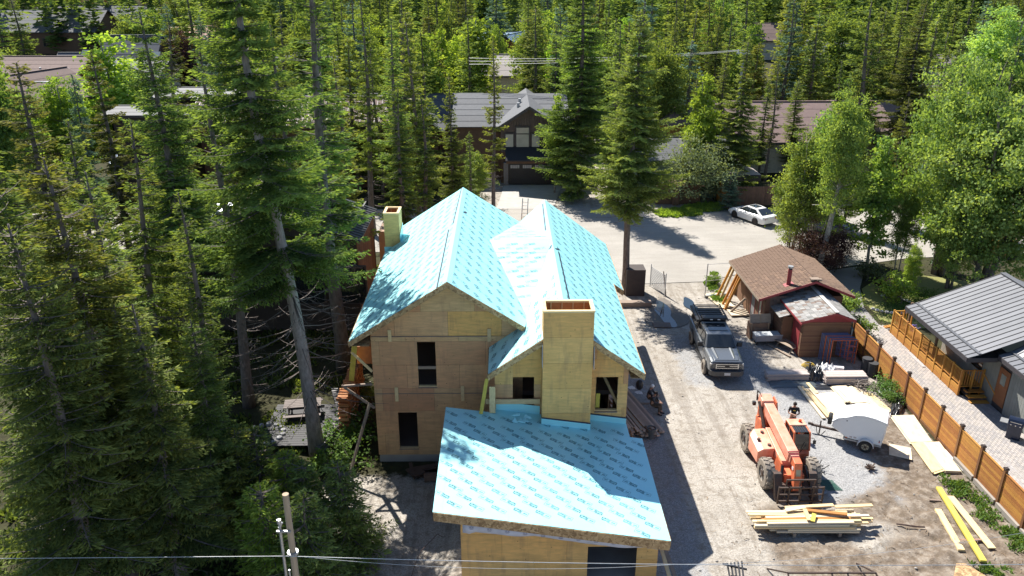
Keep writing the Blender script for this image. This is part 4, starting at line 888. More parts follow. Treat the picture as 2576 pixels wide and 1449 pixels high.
# ================================================================ BUILDINGS BEHIND
def gable_house(name, label, loc, rz, L, Wd, wall, rise, rmat, wmat, over=.6, wins=(), chim=None, cat='house', group=None, roofname='roof', step=None, rakec=None, slights=()):
    """ridge along local x; eave walls at y = +-Wd/2; front faces -y"""
    h = thing(name, loc, label, cat, group, rz, local=True)
    x0, x1, y0, y1 = -L / 2, L / 2, -Wd / 2, Wd / 2
    MB().bx((x0, y0, 0), (x1, y0 + .15, wall)).build('wall', wmat, h); MB().bx((x0, y1 - .15, 0), (x1, y1, wall)).build('wall', wmat, h)
    for x in (x0, x1 - .15): MB().prism([(x, y0, 0), (x, y1, 0), (x, y1, wall), (x, 0, wall + rise), (x, y0, wall)], (.15, 0, 0)).build('gable_wall', wmat, h)
    sl = rise / (Wd / 2)
    for s in (-1, 1):
        ye = s * (Wd / 2 + over); ze = wall - sl * over + .05; zt = wall + rise + .05
        if step:
            x = x0 - over
            while x < x1 + over - .01:
                x2 = min(x + step, x1 + over); MB().prism([(x + .004, ye, ze), (x2 - .004, ye, ze), (x2 - .004, 0, zt), (x + .004, 0, zt)], (0, 0, .06)).build('roof_panel', rmat, h)
                MB().beam((x, ye, ze + .07), (x, 0, zt + .07), .05, .06).build('standing_seam', SEAM, h); x = x2
        else:
            nc = max(3, int(Wd / 2 / 1.1)); 
            for k in range(nc):
                f0, f1 = k / nc, (k + 1.02) / nc; f1 = min(f1, 1)
                MB().prism([(x0 - over, ye * (1 - f0), ze + (zt - ze) * f0 + .02), (x1 + over, ye * (1 - f0), ze + (zt - ze) * f0 + .02), (x1 + over, ye * (1 - f1), ze + (zt - ze) * f1), (x0 - over, ye * (1 - f1), ze + (zt - ze) * f1)], (0, 0, .05)).build(roofname + '_course', rmat, h)
        MB().bx((x0 - over, ye - .03, ze - .18), (x1 + over, ye + .03, ze + .02)).build('eave_board', FASC, h)
        for x in (x0 - over, x1 + over): MB().prism([(x, ye, ze - .2), (x, 0, zt - .2), (x, 0, zt + .03), (x, ye, ze + .03)], (.05, 0, 0)).build('barge_board', rakec or FASC, h)
    MB().beam((x0 - over, 0, wall + rise + .13), (x1 + over, 0, wall + rise + .13), .3, .05).build('ridge_cap', rmat, h)
    for (side, u, z, w_, hh) in wins:
        if side in 'fb':
            y = y0 if side == 'f' else y1; s = -1 if side == 'f' else 1
            f = MB().box((u, y + s * .03, z + hh / 2), (w_ + .2, .06, hh + .2)).build('window', FASC, h); MB().box((u, y + s * .065, z + hh / 2), (w_, .02, hh)).build('pane', GLASS, f)
        else:
            x = x0 if side == 'l' else x1; s = -1 if side == 'l' else 1
            f = MB().box((x + s * .03, u, z + hh / 2), (.06, w_ + .2, hh + .2)).build('window', FASC, h); MB().box((x + s * .065, u, z + hh / 2), (.02, w_, hh)).build('pane', GLASS, f)
    for (u, f_, s) in slights:
        zz = wall + rise * (1 - f_) + .12; a = math.atan(sl) * (-s); MB().box((u, s * Wd / 2 * f_, zz + .05), (.9, 1.1, .12), Matrix.Rotation(a, 3, 'X')).build('skylight', GLASSL, h)
    if chim:
        u, v, top = chim; c = MB().box((u, v, (wall + top) / 2), (1.0, .8, top - wall)).build('chimney', M('buff_stucco', (.36, .31, .26)), h)
        MB().box((u, v, top + .05), (1.15, .95, .1)).build('cap', FASC, c); MB().cyl((u, v, top + .1), (u, v, top + 1.0), .13).build('flue', STEEL, c)
    return h
BLK = M('dark_brown_cladding', (.05, .035, .03), (.035, .026, .024), rough=.7); WOODW = M('brown_wood_wall', (.17, .095, .055), (.12, .07, .045), scale=3); TAUP = M('taupe_boards', (.13, .10, .09), rand=.08)
CREAM = M('cream_stucco', (.55, .50, .42)); BLUEM = M('blue_metal_roof', (.22, .32, .42), rough=.35, metal=.3)
# dark metal-roofed house in the trees on the left
gr_ = G(950, 530, 6.2); gl_ = G(905, 605, 6.2)
bh = thing('dark_metal_house', (-13.5, 55, 0), 'black metal roofed house with dark slatted walls behind the left spruces', 'house')
rx, ry0, ry1 = (gr_.x + gl_.x) / 2, gl_.y - .3, gr_.y + .3; lx = G(400, 590, 5).x; mx = (lx + rx) / 2 + 1.0; ez, mz = 6.2, 8.4
for side in (0, 1):
    xa, xb = (rx, mx) if side else (lx, mx); y = ry0 - (0 if side else 1.5)
    while y < ry1:
        y2 = min(y + .45, ry1); MB().prism([(xa, y + .005, ez - (0 if side else .8)), (xa, y2 - .005, ez - (0 if side else .8)), (xb, y2 - .005, mz), (xb, y + .005, mz)], (0, 0, .05)).build('roof_panel', METD, bh)
        MB().beam((xa, y, ez + .07 - (0 if side else .8)), (xb, y, mz + .07), .045, .06).build('standing_seam', SEAM, bh); y = y2
MB().beam((rx - .75, ry0, ez + .55), (rx - .75, ry1, ez + .55), .1, .1).build('snow_rail', SEAM, bh)
y = ry0 + .3
while y < ry1 - .3: MB().bx((rx - .32, y, 0), (rx - .26, y + .10, ez - .05)).build('cladding_slat', BARN, bh); y += .17
MB().bx((lx + .8, ry0 + .2, 0), (rx - .33, ry1 - .2, ez - 1.0)).build('wall', BLK, bh)
MB().prism([(rx - .33, ry0 + .25, ez - 1), (lx + .8, ry0 + .25, ez - 1.1), (mx, ry0 + .25, mz - .1), (rx - .33, ry0 + .25, ez)], (0, .1, 0)).build('gable_wall', BLK, bh)
for x in (-17, -13.2, -10.5):
    f = MB().bx((x, ry0 + .1, 2.0), (x + 1.9, ry0 + .18, 4.6)).build('window', FASC, bh); MB().bx((x + .1, ry0 + .07, 2.1), (x + 1.8, ry0 + .098, 4.5)).build('pane', GLASS, f)
f = MB().prism([(lx + 1.2, 50, ez - .45), (lx + 2.4, 50, ez + .0), (lx + 2.4, 51.2, ez + .0), (lx + 1.2, 51.2, ez - .45)], (0, 0, .15)).build('skylight', FASC, bh)
MB().prism([(lx + 1.28, 50.08, ez - .26), (lx + 2.32, 50.08, ez + .14), (lx + 2.32, 51.12, ez + .14), (lx + 1.28, 51.12, ez - .26)], (0, 0, .02)).build('pane', GLASSL, f)
MB().prism([(mx - 3.4, 47.5, 6.8), (mx + 2.5, 47.5, 6.3), (mx + 2.5, 50.5, 7.4), (mx - 3.4, 50.5, 7.7)], (0, 0, .06)).build('porch_roof', M('bright_metal_roof', (.22, .24, .28), rough=.4, metal=.5), bh)
MB().bx((mx - 3, 48.2, 0), (mx + 2.2, 50.2, 6.3)).build('porch_wall', BLK, bh)
q = MB().bx((rx + .15, ry1 - 1, 0), (rx + .9, ry1 + 1.3, 4.9)); solo('wood_screen', q, M('tan_board', (.38, .24, .15)), 'tan wooden box wall standing behind the dark slatted house corner', 'wall')

# house with the tall window over the garage, straight behind
h2 = thing('gabled_garage_house', (3, 88, 0), 'brown board house with tall arched window group above a black four panel garage door', 'house')
a0, a1 = YP(1262, 400, 84.4).x, YP(1395, 400, 84.4).x
gm = (a0 + a1) / 2 + .1; zt, ze = YP(1329, 270, 84.3).z, YP(1254, 320, 84.3).z; gyb = G(1322, 224, zt).y
gw = a1 - a0 + .5
x = a0 - .1
while x < a1 + .1:
    x2 = x + .28; f = 1 - abs((x + x2) / 2 - gm) / (gw / 2 + .3); MB().bx((x + .008, 85.2, 3.4), (x2 - .008, 85.26, ze + (zt - ze) * max(0, f) - .1)).build('siding_board', TAUP, h2); x = x2
MB().bx((a0 - .1, 85.262, 0), (a1 + 1.2, 95, ze - .1)).build('wall', WOODW, h2)
wl_, wr_, wb_, wt_ = YP(1268, 372, 85).x, YP(1361, 372, 85).x, YP(1300, 373, 85).z, YP(1300, 318, 85).z
wm = [wl_, wl_ + (wr_ - wl_) * .29, wl_ + (wr_ - wl_) * .71, wr_]
for i in range(3):
    tz = wt_ if i == 1 else wt_ - .7
    f = MB().bx((wm[i] + .02, 85.05, wb_), (wm[i + 1] - .02, 85.19, tz)).build('window', FASC, h2); MB().bx((wm[i] + .17, 85.0, wb_ + .15), (wm[i + 1] - .17, 85.045, tz - .15)).build('pane', GLASSL, f)
    if i == 1: MB().bx((wm[1] + .17, 84.97, wt_ - .85), (wm[2] - .17, 84.998, wt_ - .75)).build('bar', FASC, f)
for s, xe in ((-1, gm - gw / 2 - .5), (1, gm + gw / 2 + .5)):
    zz = zt - (zt - ze) * 1.12
    MB().prism([(xe, 84.3, zz), (gm, 84.3, zt), (gm, gyb, zt), (xe, gyb, zz)], (0, 0, .12)).build('roof_slope', SLATE, h2)
    MB().prism([(xe, 84.25, zz - .22), (gm, 84.25, zt - .22), (gm, 84.25, zt + .1), (xe, 84.25, zz + .1)], (0, .04, 0)).build('barge_board', FASC, h2)
mzr = YP(1200, 237, 93).z
for k in range(6):
    f0, f1 = k / 6, (k + 1) / 6; y0_, y1_ = 86.2 + 7 * f0, 86.2 + 7 * f1; z0_, z1_ = ze - .4 + (mzr - ze + .4) * f0, ze - .4 + (mzr - ze + .4) * f1
    MB().prism([(YP(1160, 300, 88).x - 1, y0_, z0_ + .03), (a1 + 1.8, y0_, z0_ + .03), (a1 + 1.8, y1_, z1_), (YP(1160, 300, 88).x - 1, y1_, z1_)], (0, 0, .06)).build('roof_course', SLATE, h2)
MB().prism([(YP(1160, 300, 88).x - 1, 93.2, mzr), (a1 + 1.8, 93.2, mzr), (a1 + 1.8, 100, ze), (YP(1160, 300, 88).x - 1, 100, ze)], (0, 0, .06)).build('rear_roof_slope', SLATE, h2)
MB().bx((YP(1160, 300, 88).x - .5, 86.8, 0), (a0 - .1, 98, ze - .5)).build('side_wall', WOODW, h2)
MB().prism([(a0 + .4, 83.6, 2.75), (a1 + 3.5, 83.6, 2.75), (a1 + 3.5, 85.2, 4.1), (a0 + .4, 85.2, 4.1)], (0, 0, .1)).build('porch_roof', M('black_metal_porch', (.02, .022, .03), rough=.5), h2)
MB().bx((a0 + .5, 83.9, 2.45), (a1 + 3.4, 84.1, 2.74)).build('beam', WOODW, h2)
for x in (a0 + .2, a1 + 3.0): MB().bx((x, 84.0, 0), (x + .5, 84.5, 2.5)).build('pillar', M('stone_pier', (.2, .18, .17)), h2)
g = MB().bx((a0 + .75, 84.35, .05), (a0 + 7.4, 84.45, 2.4)).build('garage_door', M('black_door', (.018, .018, .02), rough=.5), h2)
for i in range(5):
    x = a0 + .95 + i * 1.32
    MB().bx((x, 84.32, 1.85), (x + .95, 84.348, 2.2)).build('pane', M('lit_pale_pane', (.35, .36, .38), rough=.2), g)
    for k in range(1, 5): MB().bx((x + .19 * k - .015, 84.30, 1.85), (x + .19 * k + .015, 84.318, 2.2)).build('glazing_bar', BLACKP, g)
    for k in range(3): MB().bx((x + k * .33, 84.33, .15), (x + k * .33 + .3, 84.348, 1.75)).build('door_board', M('black_door_board', (.025, .024, .026), rough=.6), g)
for i in range(3): p = YP(1327 + i * 6, 243 + i * 22, 87); 
MB().box((gm - 1.1, 88, zt - .35), (.3, .3, .5)).build('roof_vent', STEEL, h2); MB().box((gm - .9, 90, zt - .2), (.3, .3, .5)).build('roof_vent', STEEL, h2)

def at_house(name, label, px, py, Y, L, Wd, wall, rise, rmat, wmat, rz=0, **k):
    """the ridge middle lies at photo pixel (px, py), Y metres away"""
    p = YP(px, py, Y); wall = max(1.2, p.z - rise)
    return gable_house(name, label, (p.x, Y, 0), rz, L, Wd, wall, rise, rmat, wmat, **k)
at_house('lodge_house', 'dark shingled house behind thin spruces, left of the tall window house', 970, 238, 96, 22, 12, 4.6, 2.6, SLATE, WOODW, wins=[('f', -6, 1, 2, 1.6), ('f', 0, 1, 2, 1.6), ('f', 6, 1, 2, 1.6)])
at_house('lodge_gable', 'steep front gable with pale edge beside the thin spruces, left of the tall window house', 1010, 222, 92, 10, 9, 4.4, 3.4, SLATE, WOODW, rz=R(90), rakec=WHITE, wins=[('l', 0, 2, 2, 1.6)])
at_house('brown_roof_house', 'long brown roofed house with a boxed chimney at the left edge behind the trees', -60, 143, 112, 30, 20, 4.4, 3.6, BROWNR, WOODW, chim=(10.5, -4, 8.8), wins=[('f', -9, 1, 2, 1.6), ('f', -3, 1, 2, 1.6), ('f', 8, 1.2, 3, 1.6)])
at_house('brown_gable_wing', 'brown gabled wing with dark beams at the left edge of the photo', 62, 185, 99, 12, 9, 3.6, 2.8, BROWNR, WOODW, rz=R(74), rakec=WHITE, wins=[('l', 0, 1.6, 2, 1.6)])
at_house('grey_skylight_house', 'grey roofed house with skylights between the lime trees, upper left', 335, 90, 118, 7, 9, 4, 4.2, SLATE, WOODW, slights=[(-6, .55, -1), (4, .6, -1)])
at_house('low_grey_roof', 'low flat pitched grey roof in front of the skylight house', 340, 150, 110, 8, 8, 3, 1.6, SLATE, CREAM, slights=[(-2, .5, -1)])
at_house('grey_hip_house', 'grey roofed house between the brown roof and lime trees, upper left', 228, 134, 118, 8, 8, 3.4, 2.6, SLATE, WOODW)
at_house('far_left_house', 'dark grey roofed house in the top left corner below the timber frame', 110, 25, 235, 34, 18, 6, 5, SLATE, WOODW, wins=[('f', -8, 2, 2, 2), ('f', 4, 2, 2, 2)])
at_house('far_left_house', 'dark grey gabled house right of the first one below the timber frame', 240, 14, 250, 32, 16, 6, 5, SLATE, BLK, wins=[('f', -8, 2, 2, 2)])
at_house('far_left_house', 'dark grey house with small gables at the top left, behind the round green tree', 395, 20, 260, 30, 16, 5, 4.5, SLATE, BLK)
at_house('copper_roof_house', 'small house with salmon pink roof behind the purple leaved tree', 485, 66, 175, 9, 9, 4, 2.6, M('salmon_roof', (.50, .24, .17)), WOODW)
at_house('flat_grey_roof', 'flat pale grey roof with white metal edge behind the left spruces', 480, 222, 96, 12, 7, 3.6, .5, M('pale_membrane_roof', (.11, .115, .125)), BLK, rakec=WHITE)
at_house('flat_grey_roof', 'flat grey roof with a white duct behind the big leaning spruce', 400, 268, 84, 8, 5, 3.0, .4, M('grey_membrane_roof', (.10, .105, .115)), BLK, rakec=WHITE)
at_house('grey_metal_wing', 'grey brown metal roofed wing behind the big leaning spruce', 770, 246, 88, 22, 9, 4, 2.0, BROWNR, WOODW, step=.5)
at_house('mid_grey_house', 'grey roofed house glimpsed between spruces near the upper middle left', 815, 128, 145, 18, 12, 5, 3.5, SLATE, WOODW)
at_house('mid_grey_house', 'small green grey roofed house behind the yellow green poplar, upper middle', 1120, 155, 125, 9, 9, 4, 2.2, SLATE, WOODW)
at_house('tall_wood_house', 'tall brown wood house with blue metal roof at top centre', 1290, 82, 190, 15, 12, 8.5, 1.6, BLUEM, WOODW, step=1.0)
at_house('tall_wood_wing', 'blue metal gable wing with orange gable wall at top centre, below the tall wood house', 1297, 84, 165, 12, 8, 3.4, 2.2, BLUEM, M('orange_wood_wall', (.36, .15, .06)), rz=R(68), step=1.0)
at_house('far_grey_house', 'far grey roofed house with small pointed turret at top centre', 1275, 38, 262, 14, 12, 6, 4, SLATE, WOODW, slights=[(-2, .5, -1)])
at_house('stucco_house', 'tan roofed stucco house below the blue metal roof at top centre', 1285, 138, 140, 12, 10, 4, 2.6, M('tan_roof', (.30, .26, .24)), CREAM)
at_house('rose_roof_house', 'long low house with rose brown shingle roof behind the right spruces', 1950, 257, 96, 24, 13, 3.0, 3.2, REDR, CREAM, wins=[('f', -8, 1, 2, 1.4)])
at_house('rose_roof_house', 'smaller rose brown roof with a red band, right of the long one', 2235, 255, 104, 15, 11, 3.4, 2.8, REDR, CREAM)
at_house('blue_dormer', 'little pale blue dormer gable on the long rose brown roof', 2052, 266, 97, 1.8, 2, 1.0, .8, WHITE, M('pale_blue_board', (.35, .50, .58)), rz=R(90), over=.15, cat='dormer')
at_house('grey_porch_house', 'low grey roofed building with green wall left of the rounded grey green shrub', 1700, 346, 83, 9, 8, 2.6, 1.5, SLATE, M('green_wall', (.16, .24, .18)))
at_house('right_grey_house', 'small grey brown roofed house in the upper right spruces', 1925, 58, 215, 15, 12, 5, 3.6, BROWNR, CREAM)
at_house('right_grey_house', 'pale grey roofed house in the upper right spruces, lower than the first', 2085, 97, 165, 9, 12, 5, 3.6, SLATE, CREAM)
at_house('far_right_house', 'tan roofed house with white roof vent near the right edge', 2440, 140, 125, 9, 10, 4, 3.0, M('tan_grey_roof', (.30, .25, .24)), CREAM)
at_house('far_right_house', 'wide mauve brown roofed house near the right edge, just below the vented roof', 2460, 172, 108, 14, 10, 3.4, 2.6, M('mauve_roof', (.28, .22, .22)), CREAM)
p = G(2470, 710, 0)
at_house('red_fence_shed', 'orange cedar board shed behind the deck house roof', 2462, 662, 62, 4, 2, 1.8, .4, DECK, DECK, cat='shed', over=.1)
# timber frame going up at the top left
fr = thing('building_skeleton', (YP(230, 5, 275).x, 275, 0), 'yellow timber framed building under construction in the top left corner', 'building', local=True)
for i in range(14): MB().bx((-26 + i * 4, -4, 0), (-25.6 + i * 4, -3.6, 13.5)).build('post', DECK, fr)
for z in (4.5, 9, 13.4): MB().bx((-26.3, -4.05, z), (26.6, -3.55, z + .5)).build('beam', LUMY, fr)
MB().bx((-26, -3, 0), (26.5, 6, 12.8)).build('core_wall', LUM, fr)
# gazebo with octagonal roof
gp_ = YP(1690, 330, 88); gz_ = thing('gazebo', (gp_.x, 88, 0), 'octagonal wooden gazebo with pointed brown shingle roof behind the poplar', 'gazebo', local=True)
bz, tz_ = YP(1690, 308, 88).z, YP(1690, 278, 88).z
for i in range(8):
    a, b = 2 * pi * i / 8, 2 * pi * (i + 1) / 8
    MB().add([(1.9 * cos(a), 1.9 * sin(a), bz), (1.9 * cos(b), 1.9 * sin(b), bz), (0, 0, tz_), (1.9 * cos(a), 1.9 * sin(a), bz - .08), (1.9 * cos(b), 1.9 * sin(b), bz - .08)], [(0, 1, 2), (0, 3, 4, 1)]).build('roof_facet', BROWNR, gz_)
    MB().prism([(1.5 * cos(a), 1.5 * sin(a), 0), (1.5 * cos(b), 1.5 * sin(b), 0), (1.5 * cos(b), 1.5 * sin(b), bz - .05), (1.5 * cos(a), 1.5 * sin(a), bz - .05)], (-.05 * cos((a + b) / 2), -.05 * sin((a + b) / 2), 0)).build('wall_panel', DECK, gz_)
# canopy and wooden fence by the white car
cp = G(1865, 515); cn = thing('garden_canopy', (cp.x, cp.y + .6, 0), 'dark garden canopy with pale cloth top behind the wooden screen fence', 'canopy', local=True)
for x in (-1.7, 1.7):
    for y in (0, 2.6): MB().cyl((x, y, 0), (x, y, 2.9), .06, n=6).build('post', BLACKP, cn)
MB().loft([[(-1.8, -.1, 2.9), (1.8, -.1, 2.9), (1.8, 2.7, 2.9), (-1.8, 2.7, 2.9)], [(-.4, 1, 3.5), (.4, 1, 3.5), (.4, 1.6, 3.5), (-.4, 1.6, 3.5)]]).build('cloth_top', M('faded_cloth', (.38, .33, .31)), cn)
MB().bx((-1.8, -.12, 2.3), (1.8, -.08, 2.9)).build('valance', BLACKP, cn)
sf = thing('screen_fence', (cp.x, cp.y, 0), 'tall wooden screen fence with an orange end panel behind the white car', 'fence', local=True)
for i in range(16): MB().bx((-2.0 + i * .32, -.2, 0), (-1.7 + i * .32, -.15, 1.9)).build('board', CEDAR if i < 2 else M('faded_red_board', (.24, .13, .09), rand=.15), sf)
for i in range(7): MB().bx((-2.05, -.15 + i * .3, 0), (-2.0, .13 + i * .3, 2.3)).build('board', DECK, sf)
# small wooden lean-to in the shade left of the shrub
p = G(1700, 515)
q = MB().bx((p.x - 2, p.y + .2, 0), (p.x + 2.4, p.y + .3, 2.2)); q.prism([(p.x - 2.4, p.y - .6, 2.0), (p.x + 2.6, p.y - .6, 2.0), (p.x + 2.6, p.y + 1.5, 2.6), (p.x - 2.4, p.y + 1.5, 2.6)], (0, 0, .08)); q.bx((p.x - .4, p.y - .3, 0), (p.x + .2, p.y - .2, 1.9)); solo('lean_to', q, WOODW, 'brown wooden lean-to in the shade at the street, left of the rounded shrub', 'shed')
# hut beside the house, behind the pine; tree shade put into its dark colour
p = G(1605, 745); q = MB().bx((p.x - .9, p.y, 0), (p.x + .45, p.y + 1.2, 2.0)); solo('storage_box', q, BLK, 'brown wooden storage hut, darkened as if shaded, beside the straight pine trunk', 'hut')
q = MB().box((8.9, 51.0, .18), (2.9, .5, .32)); solo('timber_edging', q, LUMG, 'grey timber edging in front of the straight pine trunk', 'timber')
ga = G(1635, 720); gb = G(1672, 745)
gt = thing('metal_gate', tuple(ga), 'slatted grey metal gate panel leaning beside the dark hut at the yard entrance', 'gate')
d = Vector((gb.x - ga.x, gb.y - ga.y, 0)); 
for i in range(13):
    z = .15 + i * .115; MB().beam(ga + Vector((0, 0, z)), gb + Vector((0, 0, z)), .03, .035).build('slat', STEEL, gt)
for e in (ga, gb): MB().beam(e, e + Vector((0, 0, 1.75)), .05, .05).build('upright', STEEL, gt)
MB().beam(gb + Vector((.1, 0, 0)), gb + Vector((-.15, .3, 1.8)), .05, .05).build('brace', LUMG, gt)

# ================================================================ POLES AND WIRES
pb = YP(718, 1243, 19.5); pz = pb.z
pole = thing('utility_pole', (pb.x, 19.5, 0), 'weathered wooden utility pole with grey conduit near the bottom of the photo', 'pole')
x, y = pb.x, 19.5
MB().cyl((x, y, -.5), (x, y, pz), .112, .095, 14).build('shaft', M('pole_wood', (.46, .36, .26), (.34, .26, .18), scale=4, stretch=(5, 5, .4), rough=.9, bmp=.3), pole)
MB().tube([(x - .28, y - .05, 0), (x - .28, y - .05, pz - 1.15), (x - .22, y - .02, pz - 1.0)], .045, 8).build('conduit', STEEL, pole); MB().tube([(x - .14, y - .12, 0), (x - .14, y - .12, pz - 2.7)], .03, 8).build('conduit', STEEL, pole)
for dz in (1.25, 3.05): MB().bx((x - .36, y - .16, pz - dz - .03), (x + .06, y - .1, pz - dz + .03)).build('bracket', STEEL, pole)
MB().cyl((x - .28, y - .05, pz - 1.02), (x - .28, y - .05, pz - .88), .065, n=8).build('weatherhead', STEEL, pole)
MB().tube([(x - .28, y - .05, pz - .88), (x - .40, y, pz - .7), (x - .2, y, pz - .5), (x - .1, y, pz - .45)], .012, 5).build('drop_wire', BLACKP, pole)
MB().tube([(x + .1, y, pz - .4), (x + .2, y, pz - .6), (x + .1, y, pz - 1)], .012, 5).build('drop_wire', BLACKP, pole)
MB().cyl((x, y, pz - 2.18), (x, y, pz - 2.10), .17, n=12).build('band', STEEL, pole)
def wire(pts, r, lab, mat=STEEL, sag=0, name='overhead_wire'):
    P_ = [Vector(p) for p in pts]; L_ = []
    for a, b in zip(P_[:-1], P_[1:]):
        for k in range(13): f = k / 12; L_.append(a.lerp(b, f) - Vector((0, 0, sag * 4 * f * (1 - f))))
    return solo(name, MB().tube(L_, r, 5), mat, lab, 'wire')
za = pz - 2.14
wa, wb_ = YP(0, 1405, 19.2), YP(2576, 1420, 20.0)
wire([wa, (x, y - .16, za)], .010, 'pale overhead wire running left from the front pole over the dark trees')
wire([(x, y - .17, za), wb_], .011, 'pale overhead wire running right from the front pole across the garage', sag=.15)
wire([(x + .4, y - .17, za - .03), YP(1700, 1420, 19.8), YP(2576, 1340, 22)], .006, 'thin lower wire sagging right from the front pole across the garage', sag=.3)
p2 = G(1862, 244 + 0, 5); YY = 92; q1 = YP(1871, 128, YY)
pl2 = thing('street_pole', (q1.x, YY, 0), 'slim pale steel utility pole with crossarm among the right spruces', 'pole', local=True)
MB().cyl((0, 0, 0), (0, 0, q1.z), .22, .13, 8).build('shaft', STEEL, pl2); MB().box((0, 0, q1.z - .25), (1.5, .15, .15)).build('crossarm', STEEL, pl2)
for dx in (-.6, 0, .6): MB().cyl((dx, 0, q1.z - .2), (dx, 0, q1.z + .15), .07, n=6).build('insulator', WHITE, pl2)
for k in range(3): wire([(q1.x - .6 + .6 * k, YY, q1.z + .1), YP(1180, 146, 96) + Vector((0, 0, -.35 * k))], .022, ['topmost', 'middle', 'lowest'][k] + ' of three distant wires running left from the slim steel pole', sag=.4)
lp = YP(66, 225, 88); sl2_ = thing('street_lamp', (lp.x, 88, 0), 'curved white street lamp beside the round lime tree at left', 'street lamp', local=True)
MB().tube([(0, 0, 0), (0, 0, lp.z - .3), (.3, 0, lp.z + .3), (1.0, 0, lp.z + .75), (2.0, 0, lp.z + .8)], .08, 7).build('mast', STEEL, sl2_); MB().box((2.2, 0, lp.z + .78), (.7, .25, .12)).build('lamp_head', WHITE, sl2_)
# ================================================================ VEHICLES
def zz(x0, y0, s, x, y, z=0.0): return G((x0 + x / s) / 1.490683, (y0 + y / s) / 1.490683, z)
def wheel(parent, x, y, r, wd, side, tmat=TYRE, rmat=STEEL, rimr=.58, lugs=0):
    t_ = bpy.data.objects.new('wheel', None); C.objects.link(t_); t_.parent = parent; t_.location = (x, y, r); t_['_local'] = 1
    q = MB(); n = 28; secs = []
    for k in range(n + 1):
        a = 2 * pi * k / n
        secs.append([(rr_ * cos(a), yy, rr_ * sin(a)) for rr_, yy in ((r * rimr, -wd / 2), (r * .9, -wd / 2), (r, -wd * .36), (r, wd * .36), (r * .9, wd / 2), (r * rimr, wd / 2))])
    q.loft(secs, cap=False)
    if lugs:
        for k in range(lugs):
            a = 2 * pi * k / lugs
            for s in (-1, 1):
                aa = a + s * pi / lugs / 2; q.box((r * 1.01 * cos(aa), s * wd * .22, r * 1.01 * sin(aa)), (.05, wd * .4, r * 4.2 / lugs), Matrix.Rotation(-aa, 3, 'Y') @ Matrix.Rotation(s * .35, 3, 'X'))
    q.build('tyre', tmat, t_, smooth=False)
    q = MB(); q.cyl((0, -wd * .1 * side, 0), (0, wd * .38 * side, 0), r * rimr, n=20)
    q.build('rim', rmat, t_); q = MB().cyl((0, wd * .3 * side, 0), (0, wd * .50 * side, 0), r * .2, n=10)
    for k in range(6): a = 2 * pi * k / 6; q.box((r * .38 * cos(a), wd * .39 * side, r * .38 * sin(a)), (r * .34, .03, r * .10), Matrix.Rotation(-a, 3, 'Y'))
    q.build('hub', DSTEEL if rmat is not STEEL else rmat, t_)
def sec(x, w0, w1, w2, z0, z1, z2, r=.05): return [(x, -w0 / 2, z0), (x, w0 / 2, z0), (x, w1 / 2, z0 + .12), (x, w1 / 2, z1), (x, w2 / 2 + r, z2 - r * .6), (x, w2 / 2 - r, z2), (x, -w2 / 2 + r, z2), (x, -w2 / 2 - r, z2 - r * .6), (x, -w1 / 2, z1), (x, -w1 / 2, z0 + .12)]
# ---- grey pickup
tk = thing('pickup_truck', (12.78, 43.0, 0), 'dark grey crew cab pickup with black canopy and roof rack parked beside the sheds', 'pickup truck', rz=-pi / 2 + R(-2), local=True)
MB().loft([sec(-3.05, 1.8, 1.98, 1.9, .6, 1.1, 1.32), sec(-2.9, 1.85, 2.02, 1.94, .55, 1.1, 1.36), sec(-1.2, 1.85, 2.02, 1.94, .5, 1.1, 1.36), sec(1.2, 1.85, 2.02, 1.94, .5, 1.1, 1.32), sec(1.4, 1.85, 2.02, 1.84, .5, 1.08, 1.38), sec(2.5, 1.85, 2.0, 1.72, .55, 1.06, 1.33), sec(2.95, 1.8, 1.96, 1.66, .6, 1.05, 1.27), sec(3.05, 1.75, 1.9, 1.6, .65, 1.02, 1.18)]).build('body', GREYP, tk, bevel=.02)
MB().loft([[(1.32, -.86, 1.34), (1.32, .86, 1.34), (1.35, .8, 1.38), (1.35, -.8, 1.38)], [(2.9, -.72, 1.27), (2.9, .72, 1.27), (2.85, .66, 1.32), (2.85, -.66, 1.32)]]).build('hood', GREYP, tk, bevel=.01)
for s in (-1, 1): MB().loft([[(1.45, s * .62, 1.385), (1.45, s * .42, 1.385), (1.45, s * .5, 1.42)], [(2.7, s * .54, 1.32), (2.7, s * .4, 1.32), (2.7, s * .46, 1.345)]]).build('hood_ridge', GREYP, tk)
cabin_s = lambda x, wb, wt, zb, zt: [(x, -wb / 2, zb), (x, wb / 2, zb), (x, wt / 2, zt), (x, -wt / 2, zt)]
MB().add([(1.45, -.93, 1.34), (1.45, .93, 1.34), (.72, .74, 1.93), (.72, -.74, 1.93), (-1.15, -.93, 1.34), (-1.15, .93, 1.34), (-1.0, .76, 1.96), (-1.0, -.76, 1.96), (.2, -.76, 1.99), (.2, .76, 1.99)],
         [(0, 1, 2, 3), (1, 5, 6, 9, 2), (0, 3, 8, 7, 4), (4, 7, 6, 5), (3, 2, 9, 8), (8, 9, 6, 7), (0, 4, 5, 1)]).build('cab', GREYP, tk, bevel=.03)
MB().add([(1.40, -.84, 1.40), (1.40, .84, 1.40), (.79, .69, 1.895), (.79, -.69, 1.895), (1.43, -.84, 1.42), (1.43, .84, 1.42), (.81, .69, 1.92), (.81, -.69, 1.92)], [(4, 5, 6, 7), (0, 1, 5, 4), (3, 7, 6, 2), (0, 4, 7, 3), (1, 2, 6, 5)]).build('windshield', GLASS, tk)
MB().bx((-.65, -.55, 1.985), (.35, .55, 2.002)).build('roof_glass', GLASS, tk)
